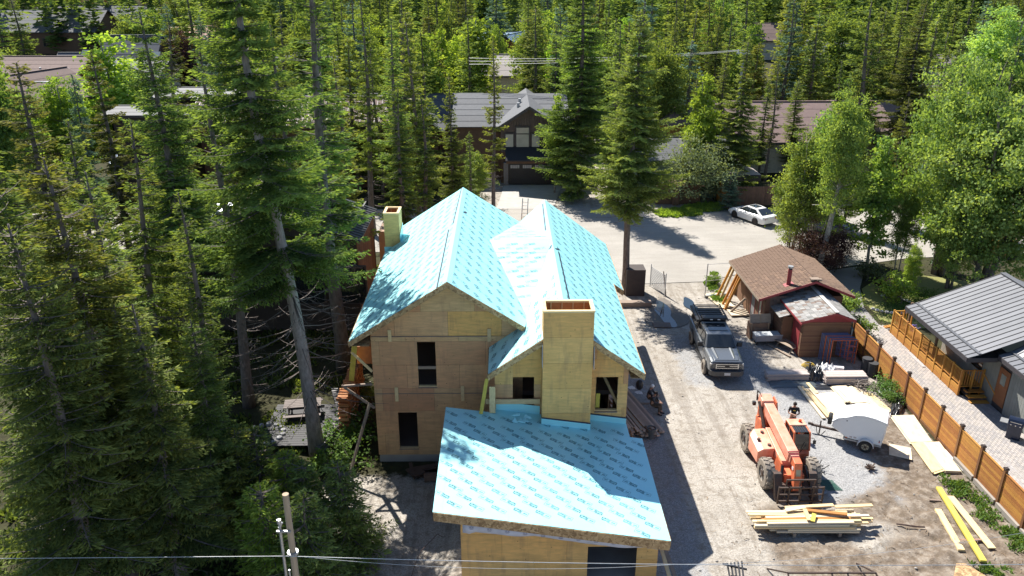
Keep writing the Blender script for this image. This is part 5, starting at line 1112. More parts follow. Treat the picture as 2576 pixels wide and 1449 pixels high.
for s in (-1, 1):
    for xa, xb in ((.05, 1.1), (-.95, -.05)):
        xt = min(xb, .62); MB().prism([(xa, s * .935, 1.40), (xb, s * .935, 1.40), (xt, s * .795, 1.86), (xa, s * .785, 1.88)], (0, s * .012, 0)).build('side_window', GLASS, tk)
    MB().box((1.0, s * 1.15, 1.42), (.16, .3, .28)).build('mirror', BLACKP, tk, bevel=.03); MB().beam((1.0, s * .95, 1.35), (1.0, s * 1.1, 1.38), .06, .05).build('mirror_arm', BLACKP, tk)
    MB().box((2.97, s * .80, 1.0), (.16, .3, .34)).build('headlight', M('headlight_glass', (.5, .48, .45), rough=.15), tk, bevel=.03)
    MB().box((-3.04, s * .9, 1.1), (.06, .16, .4)).build('tail_light', REDL, tk); MB().box((3.12, s * .72, .62), (.06, .2, .1)).build('fog_light', GLASSL, tk)
    MB().beam((-1, s * 1.02, .45), (1.3, s * 1.02, .45), .12, .05).build('running_board', BLACKP, tk)
    for x in (.7, -.3): MB().box((x, s * 1.02, 1.15), (.16, .02, .03)).build('door_handle', GREYP, tk)
    for x in (-1.98, 1.98): MB().cyl((x, s * .7, .52), (x, s * 1.02, .50), .50, n=20).build('wheel_arch', BLACKP, tk)
gr = MB().box((3.06, 0, 1.02), (.06, 1.3, .34)).build('grille', BLACKP, tk)
for z in (1.15, 1.03, .91): MB().box((3.1, 0, z), (.03, 1.28, .045)).build('grille_bar', CHROME, gr)
for s in (-1, 1): MB().box((3.1, s * .62, 1.03), (.04, .06, .3)).build('grille_bar', CHROME, gr)
MB().box((3.1, 0, 1.03), (.05, .26, .1)).build('badge', BLACKP, gr)
MB().loft([[(3.0, -1.0, .5), (3.2, -.9, .5), (3.2, -.9, .78), (3.0, -1.0, .78)], [(3.05, -.8, .48), (3.3, -.7, .5), (3.3, -.7, .78), (3.05, -.8, .8)], [(3.05, .8, .48), (3.3, .7, .5), (3.3, .7, .78), (3.05, .8, .8)], [(3.0, 1.0, .5), (3.2, .9, .5), (3.2, .9, .78), (3.0, 1.0, .78)]]).build('bumper', M('dark_grey_bumper', (.06, .06, .065), rough=.4), tk)
MB().box((3.31, 0, .64), (.02, .34, .16)).build('licence_plate', M('plate', (.6, .6, .6)), tk); MB().box((2.98, 0, 1.23), (.1, 1.6, .06)).build('bug_shield', M('smoke_plastic', (.02, .03, .05), rough=.2), tk)
MB().box((-3.12, 0, .62), (.18, 1.8, .2)).build('rear_bumper', DSTEEL, tk)
MB().loft([[(-3.05, -.95, 1.34), (-3.05, .95, 1.34), (-2.95, .78, 2.0), (-2.95, -.78, 2.0)], [(-1.18, -.95, 1.34), (-1.18, .95, 1.34), (-1.22, .78, 2.02), (-1.22, -.78, 2.02)]]).build('canopy', M('canopy_black', (.025, .025, .028), rough=.25), tk, bevel=.03)
for s in (-1, 1): MB().prism([(-2.8, s * .925, 1.45), (-1.35, s * .925, 1.45), (-1.4, s * .82, 1.87), (-2.7, s * .82, 1.87)], (0, s * .012, 0)).build('side_window', GLASS, tk)
rk = MB()
for s in (-1, 1): rk.beam((-3.2, s * .82, 2.16), (-.75, s * .82, 2.16), .06, .08)
for i in range(9): rk.box((-3.1 + i * .27, 0, 2.15), (.1, 1.6, .035))
rk.build('roof_rack', BLACKP, tk); MB().box((-1.0, 0, 2.22), (.5, 1.45, .16)).build('rack_box', BLACKP, tk, bevel=.04)
for y in (-.2, .25): MB().box((-.74, y, 2.2), (.02, .16, .05)).build('rack_lamp', WHITE, tk)
MB().beam((-3.0, -.98, 2.1), (-.8, -.98, 2.1), .16, .14).build('awning_roll', BLACKP, tk)
for x in (-1.98, 1.98):
    for s in (-1, 1): wheel(tk, x, s * .97, .43, .30, s, DUSTY, BLACKP)
# ---- white sedan
c0, c1 = G(*[v for v in ((2400 + 830 / 2.3375) / 1.490683, (680 + 318 / 2.3375) / 1.490683)]), G(*[v for v in ((2400 + 1012 / 2.3375) / 1.490683, (680 + 385 / 2.3375) / 1.490683)])
fw = (c0 - c1).normalized(); ang_ = math.atan2(fw.y, fw.x); lf = Vector((-fw.y, fw.x, 0)); cc = (c0 + c1) / 2 - lf * .8
car = thing('parked_car', tuple(cc), 'white four door sedan parked at the street beside the blue spruce, seen between trees', 'car', rz=ang_, local=True)
CARW = M('white_car_paint', (.80, .80, .80), (.79, .79, .79), rough=.2, coat=.7)
MB().loft([sec(-2.4, 1.5, 1.6, 1.4, .35, .7, .95), sec(-2.2, 1.65, 1.8, 1.5, .25, .75, 1.02), sec(-1.0, 1.7, 1.84, 1.66, .2, .75, 1.0), sec(.8, 1.7, 1.84, 1.62, .2, .75, .97), sec(1.9, 1.65, 1.8, 1.4, .25, .68, .85), sec(2.35, 1.4, 1.55, 1.1, .32, .55, .68)]).build('body', CARW, car, smooth=False, bevel=.04)
MB().add([(1.1, -.78, .93), (1.1, .78, .93), (.25, .6, 1.42), (.25, -.6, 1.42), (-1.95, -.76, .98), (-1.95, .76, .98), (-1.1, .58, 1.42), (-1.1, -.58, 1.42), (-.4, -.62, 1.46), (-.4, .62, 1.46)], [(0, 1, 2, 3), (1, 5, 6, 9, 2), (0, 3, 8, 7, 4), (4, 7, 6, 5), (3, 2, 9, 8), (8, 9, 6, 7), (0, 4, 5, 1)]).build('roof', CARW, car, bevel=.04)
MB().add([(1.06, -.7, .99), (1.06, .7, .99), (.34, .54, 1.41), (.34, -.54, 1.41), (1.09, -.7, 1.01), (1.09, .7, 1.01), (.36, .54, 1.43), (.36, -.54, 1.43)], [(4, 5, 6, 7), (0, 1, 5, 4), (3, 7, 6, 2), (0, 4, 7, 3), (1, 2, 6, 5)]).build('windshield', GLASS, car)
MB().add([(-1.9, -.66, 1.03), (-1.9, .66, 1.03), (-1.18, .52, 1.41), (-1.18, -.52, 1.41), (-1.93, -.66, 1.05), (-1.93, .66, 1.05), (-1.2, .52, 1.43), (-1.2, -.52, 1.43)], [(4, 5, 6, 7), (0, 1, 5, 4), (3, 7, 6, 2), (0, 4, 7, 3), (1, 2, 6, 5)]).build('rear_window', GLASS, car)
MB().box((-.35, 0, 1.468), (.8, .8, .012)).build('sunroof', GLASS, car)
for s in (-1, 1):
    for xa, xb, ta, tb in ((-.35, .95, -.35, .22), (-1.6, -.42, -1.05, -.42)): MB().prism([(xa, s * .785, 1.0), (xb, s * .785, 1.0), (tb, s * .645, 1.37), (ta, s * .645, 1.37)], (0, s * .012, 0)).build('side_window', GLASS, car)
    MB().box((.85, s * .98, 1.02), (.12, .2, .12)).build('mirror', CARW, car, bevel=.02); MB().box((2.12, s * .62, .66), (.3, .25, .12)).build('headlight', GLASSL, car); MB().box((-2.35, s * .6, .8), (.1, .35, .14)).build('tail_light', REDL, car)
    for x in (-1.33, 1.33): (MB().cyl((x, s * .6, .36), (x, s * .925, .36), .39, n=18).build('wheel_arch', BLACKP, car), wheel(car, x, s * .84, .34, .22, s, TYRE, CHROME, .68))
# ---- two vehicles glimpsed far left, one dark one in the shade right
for nm, px, py, Y, rz_, mt, lab in (('parked_van', 308, 288, 92, R(20), M('blue_grey_van', (.20, .27, .42), rough=.3), 'blue grey van parked on the street behind the left spruces'), ('parked_suv', 468, 200, 108, R(10), M('pale_green_car', (.42, .50, .48), rough=.3), 'pale green car with white roof parked further back behind the left spruces'), ('parked_suv', 2080, 585, 73, R(-30), M('dark_blue_car', (.03, .05, .09), rough=.3), 'dark car parked in deep shade behind the birch trunk')):
    p = YP(px, py, Y) if Y > 80 else G(px, py); z0 = 0
    v_ = thing(nm, (p.x, p.y, z0), lab, 'van' if 'van' in nm else 'car', rz=rz_, local=True); up_ = max(0, p.z - 1.2) if Y > 80 else 0
    MB().loft([sec(-2.3, 1.6, 1.8, 1.7, .35, .8, 1.1), sec(0, 1.7, 1.86, 1.7, .25, .8, 1.1), sec(1.6, 1.7, 1.86, 1.5, .25, .8, 1.0), sec(2.3, 1.5, 1.7, 1.3, .35, .7, .85)]).build('body', mt, v_, bevel=.04)
    MB().loft([[(-2.1, -.8, 1.05), (-2.1, .8, 1.05), (-1.9, .65, 1.7), (-1.9, -.65, 1.7)], [(1.3, -.8, 1.0), (1.3, .8, 1.0), (.5, .65, 1.7), (.5, -.65, 1.7)]]).build('glasshouse', GLASS, v_); MB().box((-.7, 0, 1.73), (2.5, 1.34, .06)).build('roof', WHITE if nm == 'parked_suv' and Y > 80 else mt, v_, bevel=.02)
    for x in (-1.4, 1.4):
        for s in (-1, 1): wheel(v_, x, s * .8, .36, .22, s)

# ---- orange telehandler
th_ = thing('telehandler', (12.95, 31.65, 0), 'orange telehandler with worn tyres and lowered boom standing behind the lumber pile', 'telehandler', rz=-pi / 2, local=True)
OR2 = M('faded_sunlit_orange_paint', (.86, .43, .31), (.74, .28, .17), scale=3, rough=.45)  # faded paint, made paler still: strong sun on top surfaces put into the colour
MB().bx((-2.1, -.45, .55), (2.1, .45, 1.0)).build('chassis', ORANGE, th_, bevel=.02)
MB().loft([[(-2.2, -.5, .8), (-2.2, .5, .8), (-2.25, .45, 1.5), (-2.25, -.5, 1.5)], [(-1.3, -.5, .8), (-1.3, .5, .8), (-1.3, .45, 1.7), (-1.3, -.5, 1.7)]]).build('rear_counterweight', ORANGE, th_, bevel=.03)
# boom towers at the back
for y in (-.42, .18): MB().prism([(-2.3, y, .9), (-1.0, y, .9), (-.9, y, 1.3), (-1.6, y, 2.55), (-2.1, y, 2.62), (-2.3, y, 2.2)], (0, .06, 0)).build('boom_tower', ORANGE, th_)
def bxp(a, b, w0, h0, w1, h1, name, mat):
    a, b = Vector(a), Vector(b); d = (b - a).normalized(); sd = d.cross(Vector((0, 0, 1))).normalized(); u = sd.cross(d)
    MB().loft([[e + sd * i * w_ / 2 + u * j * h_ / 2 for i, j in ((-1, -1), (1, -1), (1, 1), (-1, 1))] for e, w_, h_ in ((a, w0, h0), (b, w1, h1))]).build(name, mat, th_, bevel=.015)
bA, bB = Vector((-2.15, -.22, 2.42)), Vector((2.05, .0, 1.62)); dB = (bB - bA).normalized()
bxp(bA, bA + dB * 3.9, .46, .50, .46, .50, 'boom', OR2); bxp(bA + dB * 3.8, bA + dB * 4.06, .38, .42, .38, .42, 'boom_section', OR2); bxp(bA + dB * 4.0, bB, .31, .34, .31, .34, 'boom_section', ORANGE)
MB().beam(bA + Vector((-.05, 0, .05)), bA + Vector((.5, 0, -.05)), .56, .56).build('boom_rear_collar', OR2, th_, bevel=.02)
for k in range(3): MB().beam(bA + dB * (3.86 + .13 * k) + Vector((0, 0, .25 - .04 * k)), bA + dB * (3.90 + .13 * k) + Vector((0, 0, .25 - .04 * k)), .5 - .07 * k, .05).build('boom_wear_plate', RED, th_)
MB().prism([(1.95, -.17, 1.85), (2.35, -.17, 1.78), (2.62, -.17, .55), (2.38, -.17, .35), (2.05, -.17, 1.2)], (0, .34, 0)).build('boom_head', ORANGE, th_, bevel=.02)
MB().cyl((2.2, -.19, 1.45), (2.2, -.175, 1.45), .09, n=14).build('round_decal', WHITE, th_); MB().prism([(2.405, -.1, 1.5), (2.405, .1, 1.5), (2.475, .1, 1.2), (2.475, -.1, 1.2)], (.012, 0, 0)).build('warning_plate', M('yellowed_plate', (.5, .45, .3)), th_)
MB().cyl(bA + dB * 4.0 + Vector((0, .02, .12)), (2.15, .02, 1.75), .06).build('tilt_cylinder', DSTEEL, th_)
MB().cyl((-1.9, -.52, 2.45), (-.7, -.45, 1.25), .09).build('lift_cylinder', DSTEEL, th_)
for k in range(3): MB().tube([(-2.25, -.45 - .05 * k, 2.3), (-2.45, -.5, 2.65 + .05 * k), (-2.1, -.5, 2.85), (-1.8, -.45, 2.6)], .02, 5).build('hose', BLACKP, th_)
MB().box((-2.35, -.62, 2.1), (.15, .15, .18)).build('work_lamp', BLACKP, th_)
# engine pod on its right side
MB().loft([[(-.95, -1.15, .75), (-.95, -.45, .75), (-.95, -.45, 1.55), (-.95, -1.0, 1.5), (-.95, -1.15, 1.25)], [(-.6, -1.25, .62), (-.6, -.45, .62), (-.6, -.45, 1.55), (-.6, -1.0, 1.5), (-.6, -1.25, 1.35)], [(.55, -1.2, .62), (.55, -.45, .62), (.55, -.45, 1.38), (.55, -.95, 1.34), (.55, -1.2, 1.2)]]).build('engine_pod', OR2, th_, bevel=.02)
for x, y, z in ((-.6, -.7, 1.56), (-.1, -1.0, 1.49), (.3, -.62, 1.43)): MB().cyl((x, y, z - .05), (x, y, z + .03), .08, n=12).build('filler_cap', DSTEEL, th_)
MB().loft([[(-.9, -.45, 1.0), (-.9, .25, 1.0), (-.9, .25, 1.62), (-.9, -.45, 1.62)], [(1.35, -.4, .9), (1.35, .3, .9), (1.35, .3, 1.25), (1.35, -.4, 1.25)]]).build('centre_cover', OR2, th_, bevel=.02)
for y in (-.52, .3): MB().prism([(.9, y, .7), (1.95, y, .5), (2.05, y, .95), (1.7, y, 1.35), (1.1, y, 1.4)], (0, .07, 0)).build('front_frame_plate', ORANGE, th_)
MB().bx((1.2, -.5, .4), (2.0, .42, .85)).build('axle_housing', RED, th_, bevel=.03)
# cab on its left side
cx0, cx1, cy0_, cy1_ = -.75, .62, .38, 1.18
MB().loft([[(cx0, cy0_, .7), (cx0, cy1_, .7), (cx0, cy1_, 1.35), (cx0, cy0_, 1.35)], [(.5, cy0_, .6), (.5, cy1_, .6), (.5, cy1_, 1.35), (.5, cy0_, 1.35)], [(cx1 + .12, cy0_ + .05, .85), (cx1 + .12, cy1_ - .05, .85), (cx1 + .08, cy1_ - .05, 1.2), (cx1 + .08, cy0_ + .05, 1.2)]]).build('cab_base', ORANGE, th_, bevel=.03)
post = MB()
pts_ = [((.62, 1.3), (.42, 2.13)), ((-.75, 1.3), (-.65, 2.16))]
for y in (cy0_ + .04, cy1_ - .04):
    for (a, za_), (b, zb2) in pts_: post.beam((a, y, za_), (b, y, zb2), .07, .08)
    post.beam((.42, y, 2.13), (-.65, y, 2.16), .07, .07); post.beam((-.1, y, 1.3), (-.12, y, 2.14), .04, .05)
post.build('cab_frame', ORANGE, th_)
MB().bx((-.68, cy0_, 2.16), (-.12, cy1_, 2.22)).build('cab_roof', OR2, th_, bevel=.02); MB().bx((-.12, cy0_ + .06, 2.14), (.40, cy1_ - .06, 2.165)).build('roof_window', GLASS, th_)
for k in range(6): MB().beam((-.1, cy0_ + .12 + .11 * k, 2.18), (.4, cy0_ + .12 + .11 * k, 2.18), .015, .015).build('roof_guard_bar', DSTEEL, th_)
MB().prism([(.60, cy0_ + .08, 1.36), (.60, cy1_ - .08, 1.36), (.43, cy1_ - .08, 2.08), (.43, cy0_ + .08, 2.08)], (.012, 0, 0)).build('windshield', GLASS, th_)
for y in (cy0_ + .03, cy1_ - .04): MB().prism([(-.68, y, 1.36), (.52, y, 1.36), (.38, y, 2.08), (-.6, y, 2.08)], (0, .012, 0)).build('side_window', GLASS, th_)
MB().bx((-.5, .6, 1.0), (-.1, 1.0, 1.25)).build('seat', BLACKP, th_); MB().prism([(-.5, .62, 1.2), (-.5, .98, 1.2), (-.62, .98, 1.85), (-.62, .62, 1.85)], (.12, 0, 0)).build('seat_back', M('orange_seat', (.45, .22, .1)), th_)
MB().cyl((-.4, .95, 2.22), (-.4, .95, 2.33), .08, .06, 12).build('beacon', M('orange_beacon', (.8, .08, .02), rough=.3), th_)
MB().tube([(.5, cy1_, 1.9), (.62, cy1_ + .12, 1.95), (.62, cy1_ + .14, 1.8)], .015, 5).build('mirror_arm', BLACKP, th_); MB().box((.62, cy1_ + .14, 1.75), (.03, .14, .2)).build('mirror', BLACKP, th_)
MB().tube([(.66, .7, 1.25), (.68, .9, 1.6), (.62, .95, 1.7)], .015, 5).build('wiper', BLACKP, th_)
MB().prism([(.45, 1.2, .3), (.9, 1.2, .3), (.9, 1.35, .7), (.45, 1.3, .9)], (0, .06, 0)).build('step', BLACKP, th_)
# stabilisers, axles, carriage and forks
for s in (-1, 1): MB().prism([(2.0, s * .62, 1.15), (2.2, s * .62, 1.15), (2.75, s * .62, .12), (2.45, s * .62, .1)], (0, s * .34, 0)).build('stabiliser_leg', DSTEEL, th_, bevel=.01); MB().cyl((1.85, s * .5, 1.35), (2.25, s * .62, .75), .07).build('stabiliser_ram', BLACKP, th_)
MB().bx((1.95, -.62, .35), (2.35, .62, .62)).build('front_beam', DSTEEL, th_); 
for x in (-1.45, 1.45): MB().cyl((x, -.95, .68), (x, .95, .68), .13, n=10).build('axle', DSTEEL, th_)
ca_ = MB()
for z in (.25, .95): ca_.beam((2.95, -.95, z), (2.95, 1.0, z), .07, .07)
for y in (-.95, -.5, .0, .55, 1.0): ca_.beam((2.95, y, .12), (2.95, y, 1.0), .06, .06)
ca_.beam((2.8, -.6, 1.25), (2.8, .65, 1.25), .06, .06)
for y in (-.6, .65, 0): ca_.beam((2.8, y, .3), (2.8, y, 1.27), .05, .05)
ca_.beam((2.95, -.95, .6), (2.95, 1.0, .6), .05, .05); ca_.build('fork_carriage', DSTEEL, th_)
for y in (-.45, .5): MB().loft([[(2.98, y - .06, .12), (2.98, y + .06, .12), (2.98, y + .06, .20), (2.98, y - .06, .20)], [(4.55, y - .06, .12), (4.55, y + .06, .12), (4.55, y + .06, .15), (4.55, y - .06, .15)]]).build('fork', DSTEEL, th_)
for x in (-1.45, 1.45):
    for s in (-1, 1): wheel(th_, x, s * 1.02, .68, .46, s, DUSTY, M('pale_rim', (.48, .47, .44), rough=.7), .56, lugs=18)
p = zz(2760, 1480, 3.02, 1010, 1030); q = MB(); rr = random.Random(2)
for k in range(14): q.beam((p.x + .05 * k, p.y - .4, .02), (p.x - .25 + .05 * k, p.y + .4, .04), .015, .015)
for k in range(8): q.beam((p.x - .2, p.y - .35 + .1 * k, .03), (p.x + .5, p.y - .35 + .1 * k, .03), .015, .015)
solo('green_net', q, M('green_netting', (.05, .16, .12)), 'scrap of green netting on the gravel right of the telehandler front wheel', 'netting')
q = MB(); c_ = Vector((14.7, 31.3, 0)); rr = random.Random(6)
for k in range(26):
    a = rr.uniform(0, 2 * pi); l = rr.uniform(.2, .6); q.tube([c_ + Vector((rr.uniform(-.2, .2), rr.uniform(-.2, .2), .05)), c_ + Vector((cos(a) * l * .6, sin(a) * l * .6, rr.uniform(.05, .3))), c_ + Vector((cos(a) * l, sin(a) * l, rr.uniform(.03, .45)))], .018, 4)
solo('root_tangle', q, BLACKP, 'black tangle of roots or cable beside the telehandler cab', 'tangle')

# ---- white teardrop trailer
f_ = Vector((-.886, .464, 0)); l_ = Vector((-.464, -.886, 0)); tc = Vector((17.63, 32.85, 0)) - l_ * .78
tr = thing('cargo_trailer', tuple(tc), 'white streamlined cargo trailer with spare wheel on its nose standing on the gravel', 'trailer', rz=math.atan2(f_.y, f_.x), local=True); tr.scale = (.95, .95, .93)
prof = [(-.72, .44), (-.80, 1.0), (-.84, 1.72), (-.78, 1.82), (-.2, 1.96), (.3, 1.98), (.7, 1.90), (1.0, 1.72), (1.25, 1.62), (1.5, 1.52), (1.72, 1.28), (1.76, 1.0), (1.70, .92), (.95, .46)]
secs = []
for y, k in ((-.66, .93), (-.62, .985), (-.55, 1), (.55, 1), (.62, .985), (.66, .93)): secs.append([((x - .45) * k + .45, y, (z - 1.1) * k + 1.1) for x, z in prof])
MB().loft(secs).build('body', WHITE, tr, bevel=.01)
cz = sorted([p_ for p_ in prof], key=lambda p_: p_[0])
lid = MB(); lp_ = [(-.86, 1.74), (-.80, 1.86), (-.2, 2.0), (.3, 2.02), (.7, 1.94), (1.0, 1.76), (1.25, 1.655), (1.5, 1.555), (1.74, 1.30)]
for a, b in zip(lp_[:-1], lp_[1:]): lid.prism([(a[0], -.70, a[1]), (b[0], -.70, b[1]), (b[0], -.70, b[1] - .06), (a[0], -.70, a[1] - .06)], (0, 1.4, 0))
lid.build('lid', WHITE, tr)
MB().beam((-.72, 0, .40), (1.1, 0, .40), 1.3, .08).build('frame', STEEL, tr); MB().beam((1.0, 0, .42), (2.75, 0, .42), .1, .1).build('drawbar', DSTEEL, tr)
MB().cyl((2.3, .12, .05), (2.3, .12, .85), .035).build('jockey_jack', DSTEEL, tr); MB().box((2.8, 0, .46), (.25, .1, .12)).build('hitch', DSTEEL, tr); MB().tube([(2.5, 0, .4), (2.4, .2, .1), (2.2, .25, .02), (2.0, .1, .3)], .02, 5).build('chain', DSTEEL, tr)
sp_ = MB(); n = 20
sp_.loft([[(1.80 + xx, rr_ * cos(2 * pi * k / n), 1.05 + rr_ * sin(2 * pi * k / n)) for rr_, xx in ((.18, -.0), (.30, -.02), (.33, .05), (.33, .13), (.30, .18), (.18, .16))] for k in range(n + 1)], cap=False); sp_.build('spare_tyre', TYRE, tr); MB().cyl((1.82, 0, 1.05), (1.94, 0, 1.05), .19, n=14).build('spare_rim', WHITE, tr)
for s in (-1, 1):
    wheel(tr, 0, s * .80, .31, .19, s, TYRE, M('gold_grey_rim', (.42, .38, .27), rough=.5), .6)
    q = MB(); 
    for k in range(12):
        a, b = pi * k / 12 - .05, pi * (k + 1) / 12 - .05
        q.prism([(.40 * cos(a), s * .66, .33 + .40 * sin(a)), (.40 * cos(b), s * .66, .33 + .40 * sin(b)), (.37 * cos(b), s * .66, .33 + .37 * sin(b)), (.37 * cos(a), s * .66, .33 + .37 * sin(a))], (0, s * .25, 0))
    q.build('mudguard', M('pale_guard', (.66, .67, .68), rough=.4), tr)
    MB().cyl((-.6, s * .66, .66), (-.6, s * .675, .66), .03).build('side_lamp', REDL, tr); MB().cyl((-.6, s * .66, .74), (-.6, s * .675, .74), .03).build('side_lamp', BLACKP, tr); MB().cyl((1.05, s * .655, 1.5), (1.05, s * .675, 1.5), .03).build('lock', BLACKP, tr); MB().box((.95, s * .665, .52), (.1, .01, .05)).build('side_marker', ORANGE, tr)
    for k in range(2): MB().box((.55 + .2 * k, s * .668, .62 - .02 * k), (.13, .006, .09)).build('faded_decal', M('pale_decal', (.62, .55, .53)), tr)

# ================================================================ LUMBER AND YARD THINGS
def boards(px4, n, lab, mat, name='sheet_stack', th=.02, z0=.03, jit=.06, ang=0, cat='sheets', part='sheet', grp=None, seed=1):
    """flat sheets on the ground at four ground points given counter-clockwise"""
    c = sum((Vector(p) for p in px4), Vector()) / 4; t = thing(name, (c.x, c.y, gz(c.x, c.y)), lab, cat, grp); rr = random.Random(seed); z = z0
    for i in range(n):
        d = Vector((rr.uniform(-jit, jit), rr.uniform(-jit, jit), 0)); MB().prism([(p.x + d.x, p.y + d.y, z + gz(c.x, c.y)) for p in px4], (0, 0, th * .85)).build(part, mat, t); z += th
    return t
z6 = lambda x, y, z=0: zz(3140, 1500, 2.1957, x, y, z)
boards([z6(440, 145), z6(600, 365), z6(775, 360), z6(625, 140)], 5, 'stack of pale plywood sheets against the fence, the one farther from the camera', LUMP, seed=2)
boards([z6(615, 375), z6(790, 620), z6(880, 590), z6(740, 360)], 4, 'narrow pale sheets at the left edge of the nearer plywood stack', LUM, seed=3)
boards([z6(700, 365), z6(880, 600), z6(1010, 605), z6(830, 360)], 6, 'broad pale plywood stack by the fence, the one nearer the camera', LUMP, seed=4)
boards([z6(880, 420), z6(1030, 590), z6(1060, 590), z6(890, 410)], 1, 'narrow curved white offcut between the plywood stack and the fence', WHITE, name='offcut', seed=5)
boards([z6(425, 365), z6(425, 455), z6(615, 500), z6(605, 400)], 1, 'single tan plywood sheet half in the shadow behind the trailer', LUMP, name='plywood_sheet', jit=0, z0=.06)
def plank(a, b, wd, th, mat, lab, z=None, name='plank', cat='plank', grp=None):
    a, b = Vector(a), Vector(b); za = (gz(a.x, a.y) if z is None else z) + th / 2 + .04; zb2 = (gz(b.x, b.y) if z is None else z) + th / 2 + .04
    return solo(name, MB().beam((a.x, a.y, za), (b.x, b.y, zb2), wd, th), mat, lab, cat, grp)
plank(z6(825, 910), z6(1020, 1245), .26, .09, LUM, 'pale squared timber on the earth, leftmost of the three by the fence', cat='timber')
plank(z6(828, 750), z6(1195, 1360), .24, .10, LUMY, 'bright yellow laminated timber on the earth, middle of the three by the fence', cat='timber', z=.10)
plank(z6(925, 810), z6(1270, 1240), .30, .05, LUM, 'pale wide plank on the earth, nearest the fence of the three', cat='timber', z=.05)
plank(z6(1010, 1165), z6(1240, 1160), .10, .08, M('reddish_bearer', (.34, .19, .13)), 'reddish bearer laid under the yellow timber', cat='timber', z=-.03)
plank(z6(755, 832), z6(850, 838), .1, .08, LUMG, 'short pale bearer under the back end of the timbers', cat='timber', z=-.03)
p = z6(1050, 1440); q = MB().prism([(p.x - .9, p.y - .7, .08), (p.x + .9, p.y - .5, .08), (p.x + .25, p.y + .5, .1), (p.x - .1, p.y + .5, .1)], (0, 0, .03)); solo('strand_board_sheet', q, OSB, 'corner of a strand board sheet at the bottom edge near the fence', 'sheet')
# broad spread of loose sheets behind the trailer
z8 = lambda x, y, z=0: zz(2980, 1400, 4.026, x, y, z)
boards([z8(330, 330), z8(590, 700), z8(900, 640), z8(600, 300)], 4, 'white pale sheet stack directly behind the trailer nose', LUMP, seed=7, name='sheet_stack')
boards([z8(545, 225), z8(760, 460), z8(900, 440), z8(760, 200)], 5, 'pale sheets with ragged edge, middle of the spread behind the trailer', LUMP, seed=8)
boards([z8(690, 280), z8(880, 480), z8(1090, 470), z8(860, 225)], 6, 'pile of loose orange edged sheets at the top of the spread behind the trailer', LUMP, seed=9, jit=.12)
boards([z8(860, 225), z8(1180, 540), z8(1280, 540), z8(1000, 270)], 4, 'long pale sheets right of the loose pile behind the trailer', LUMP, seed=10)
boards([z8(1000, 290), z8(1270, 560), z8(1500, 620), z8(1160, 320)], 2, 'tan sheet at the right end of the spread, beside the black tarpaulin', LUM, seed=11)
for i, (a, b, mt, lb) in enumerate((((60, 215), (440, 700), LUMP, 'farthest left of the long boards on the gravel behind the trailer'), ((110, 230), (500, 690), LUM, 'second from left of the long boards behind the trailer'), ((170, 260), (560, 690), LUM, 'third from left of the long boards behind the trailer, slightly askew'), ((190, 170), (330, 330), LUM, 'short yellowish board poking out past the back of the long boards'), ((230, 250), (590, 650), LUMP, 'pale board next to the white sheet stack behind the trailer'))):
    plank(z8(*a), z8(*b), .18 if i != 1 else .12, .05, mt, lb, z=.02 + .03 * (i % 2), cat='board')
# the lumber bundle on the forks
lb_ = thing('lumber_pile', (12.9, 27.25, 0), 'long loose pile of pale yellow lumber lying in front of the telehandler forks', 'lumber'); rr = random.Random(12)
for row in range(5):
    n = (9, 9, 8, 8, 6)[row]
    for i in range(n):
        L_ = rr.uniform(3.4, 4.9) if row > 1 else rr.uniform(3.0, 3.9); cx_ = 12.9 + rr.uniform(-.45, .45) + (0, .1, 0, -.1, .05)[row]; y = 26.72 + i * .125 + (6 - n) * .01 + rr.uniform(-.015, .015) + row * .03; a = rr.uniform(-.015, .015)
        MB().beam((cx_ - L_ / 2, y - a * L_ / 2, .24 + row * .082), (cx_ + L_ / 2, y + a * L_ / 2, .24 + row * .082 + rr.uniform(-.012, .012)), .115, .075).build('plank', rr.choice((LUM, LUM, LUM, LUMP, LUMP, LUM, CEDAR) if rr.random() < .2 else (LUM, LUMP)), lb_)
for (x, y, a, L_, m_) in ((12.7, 27.2, 1.5, .7, LUM), (12.35, 27.6, .2, .9, LUMP), (12.9, 27.0, 1.1, .5, LUMY), (13.6, 27.35, -.22, 1.6, CEDAR), (13.0, 27.75, .05, 2.1, LUM), (14.9, 27.75, .02, 1.6, LUM)):
    MB().beam((x - cos(a) * L_ / 2, y - sin(a) * L_ / 2, .68), (x + cos(a) * L_ / 2, y + sin(a) * L_ / 2, .72), .17, .05).build('plank', m_, lb_)
for x in (12.0, 13.9): MB().bx((x, 26.6, 0), (x + .12, 27.9, .20)).build('bearer', LUMG, lb_)
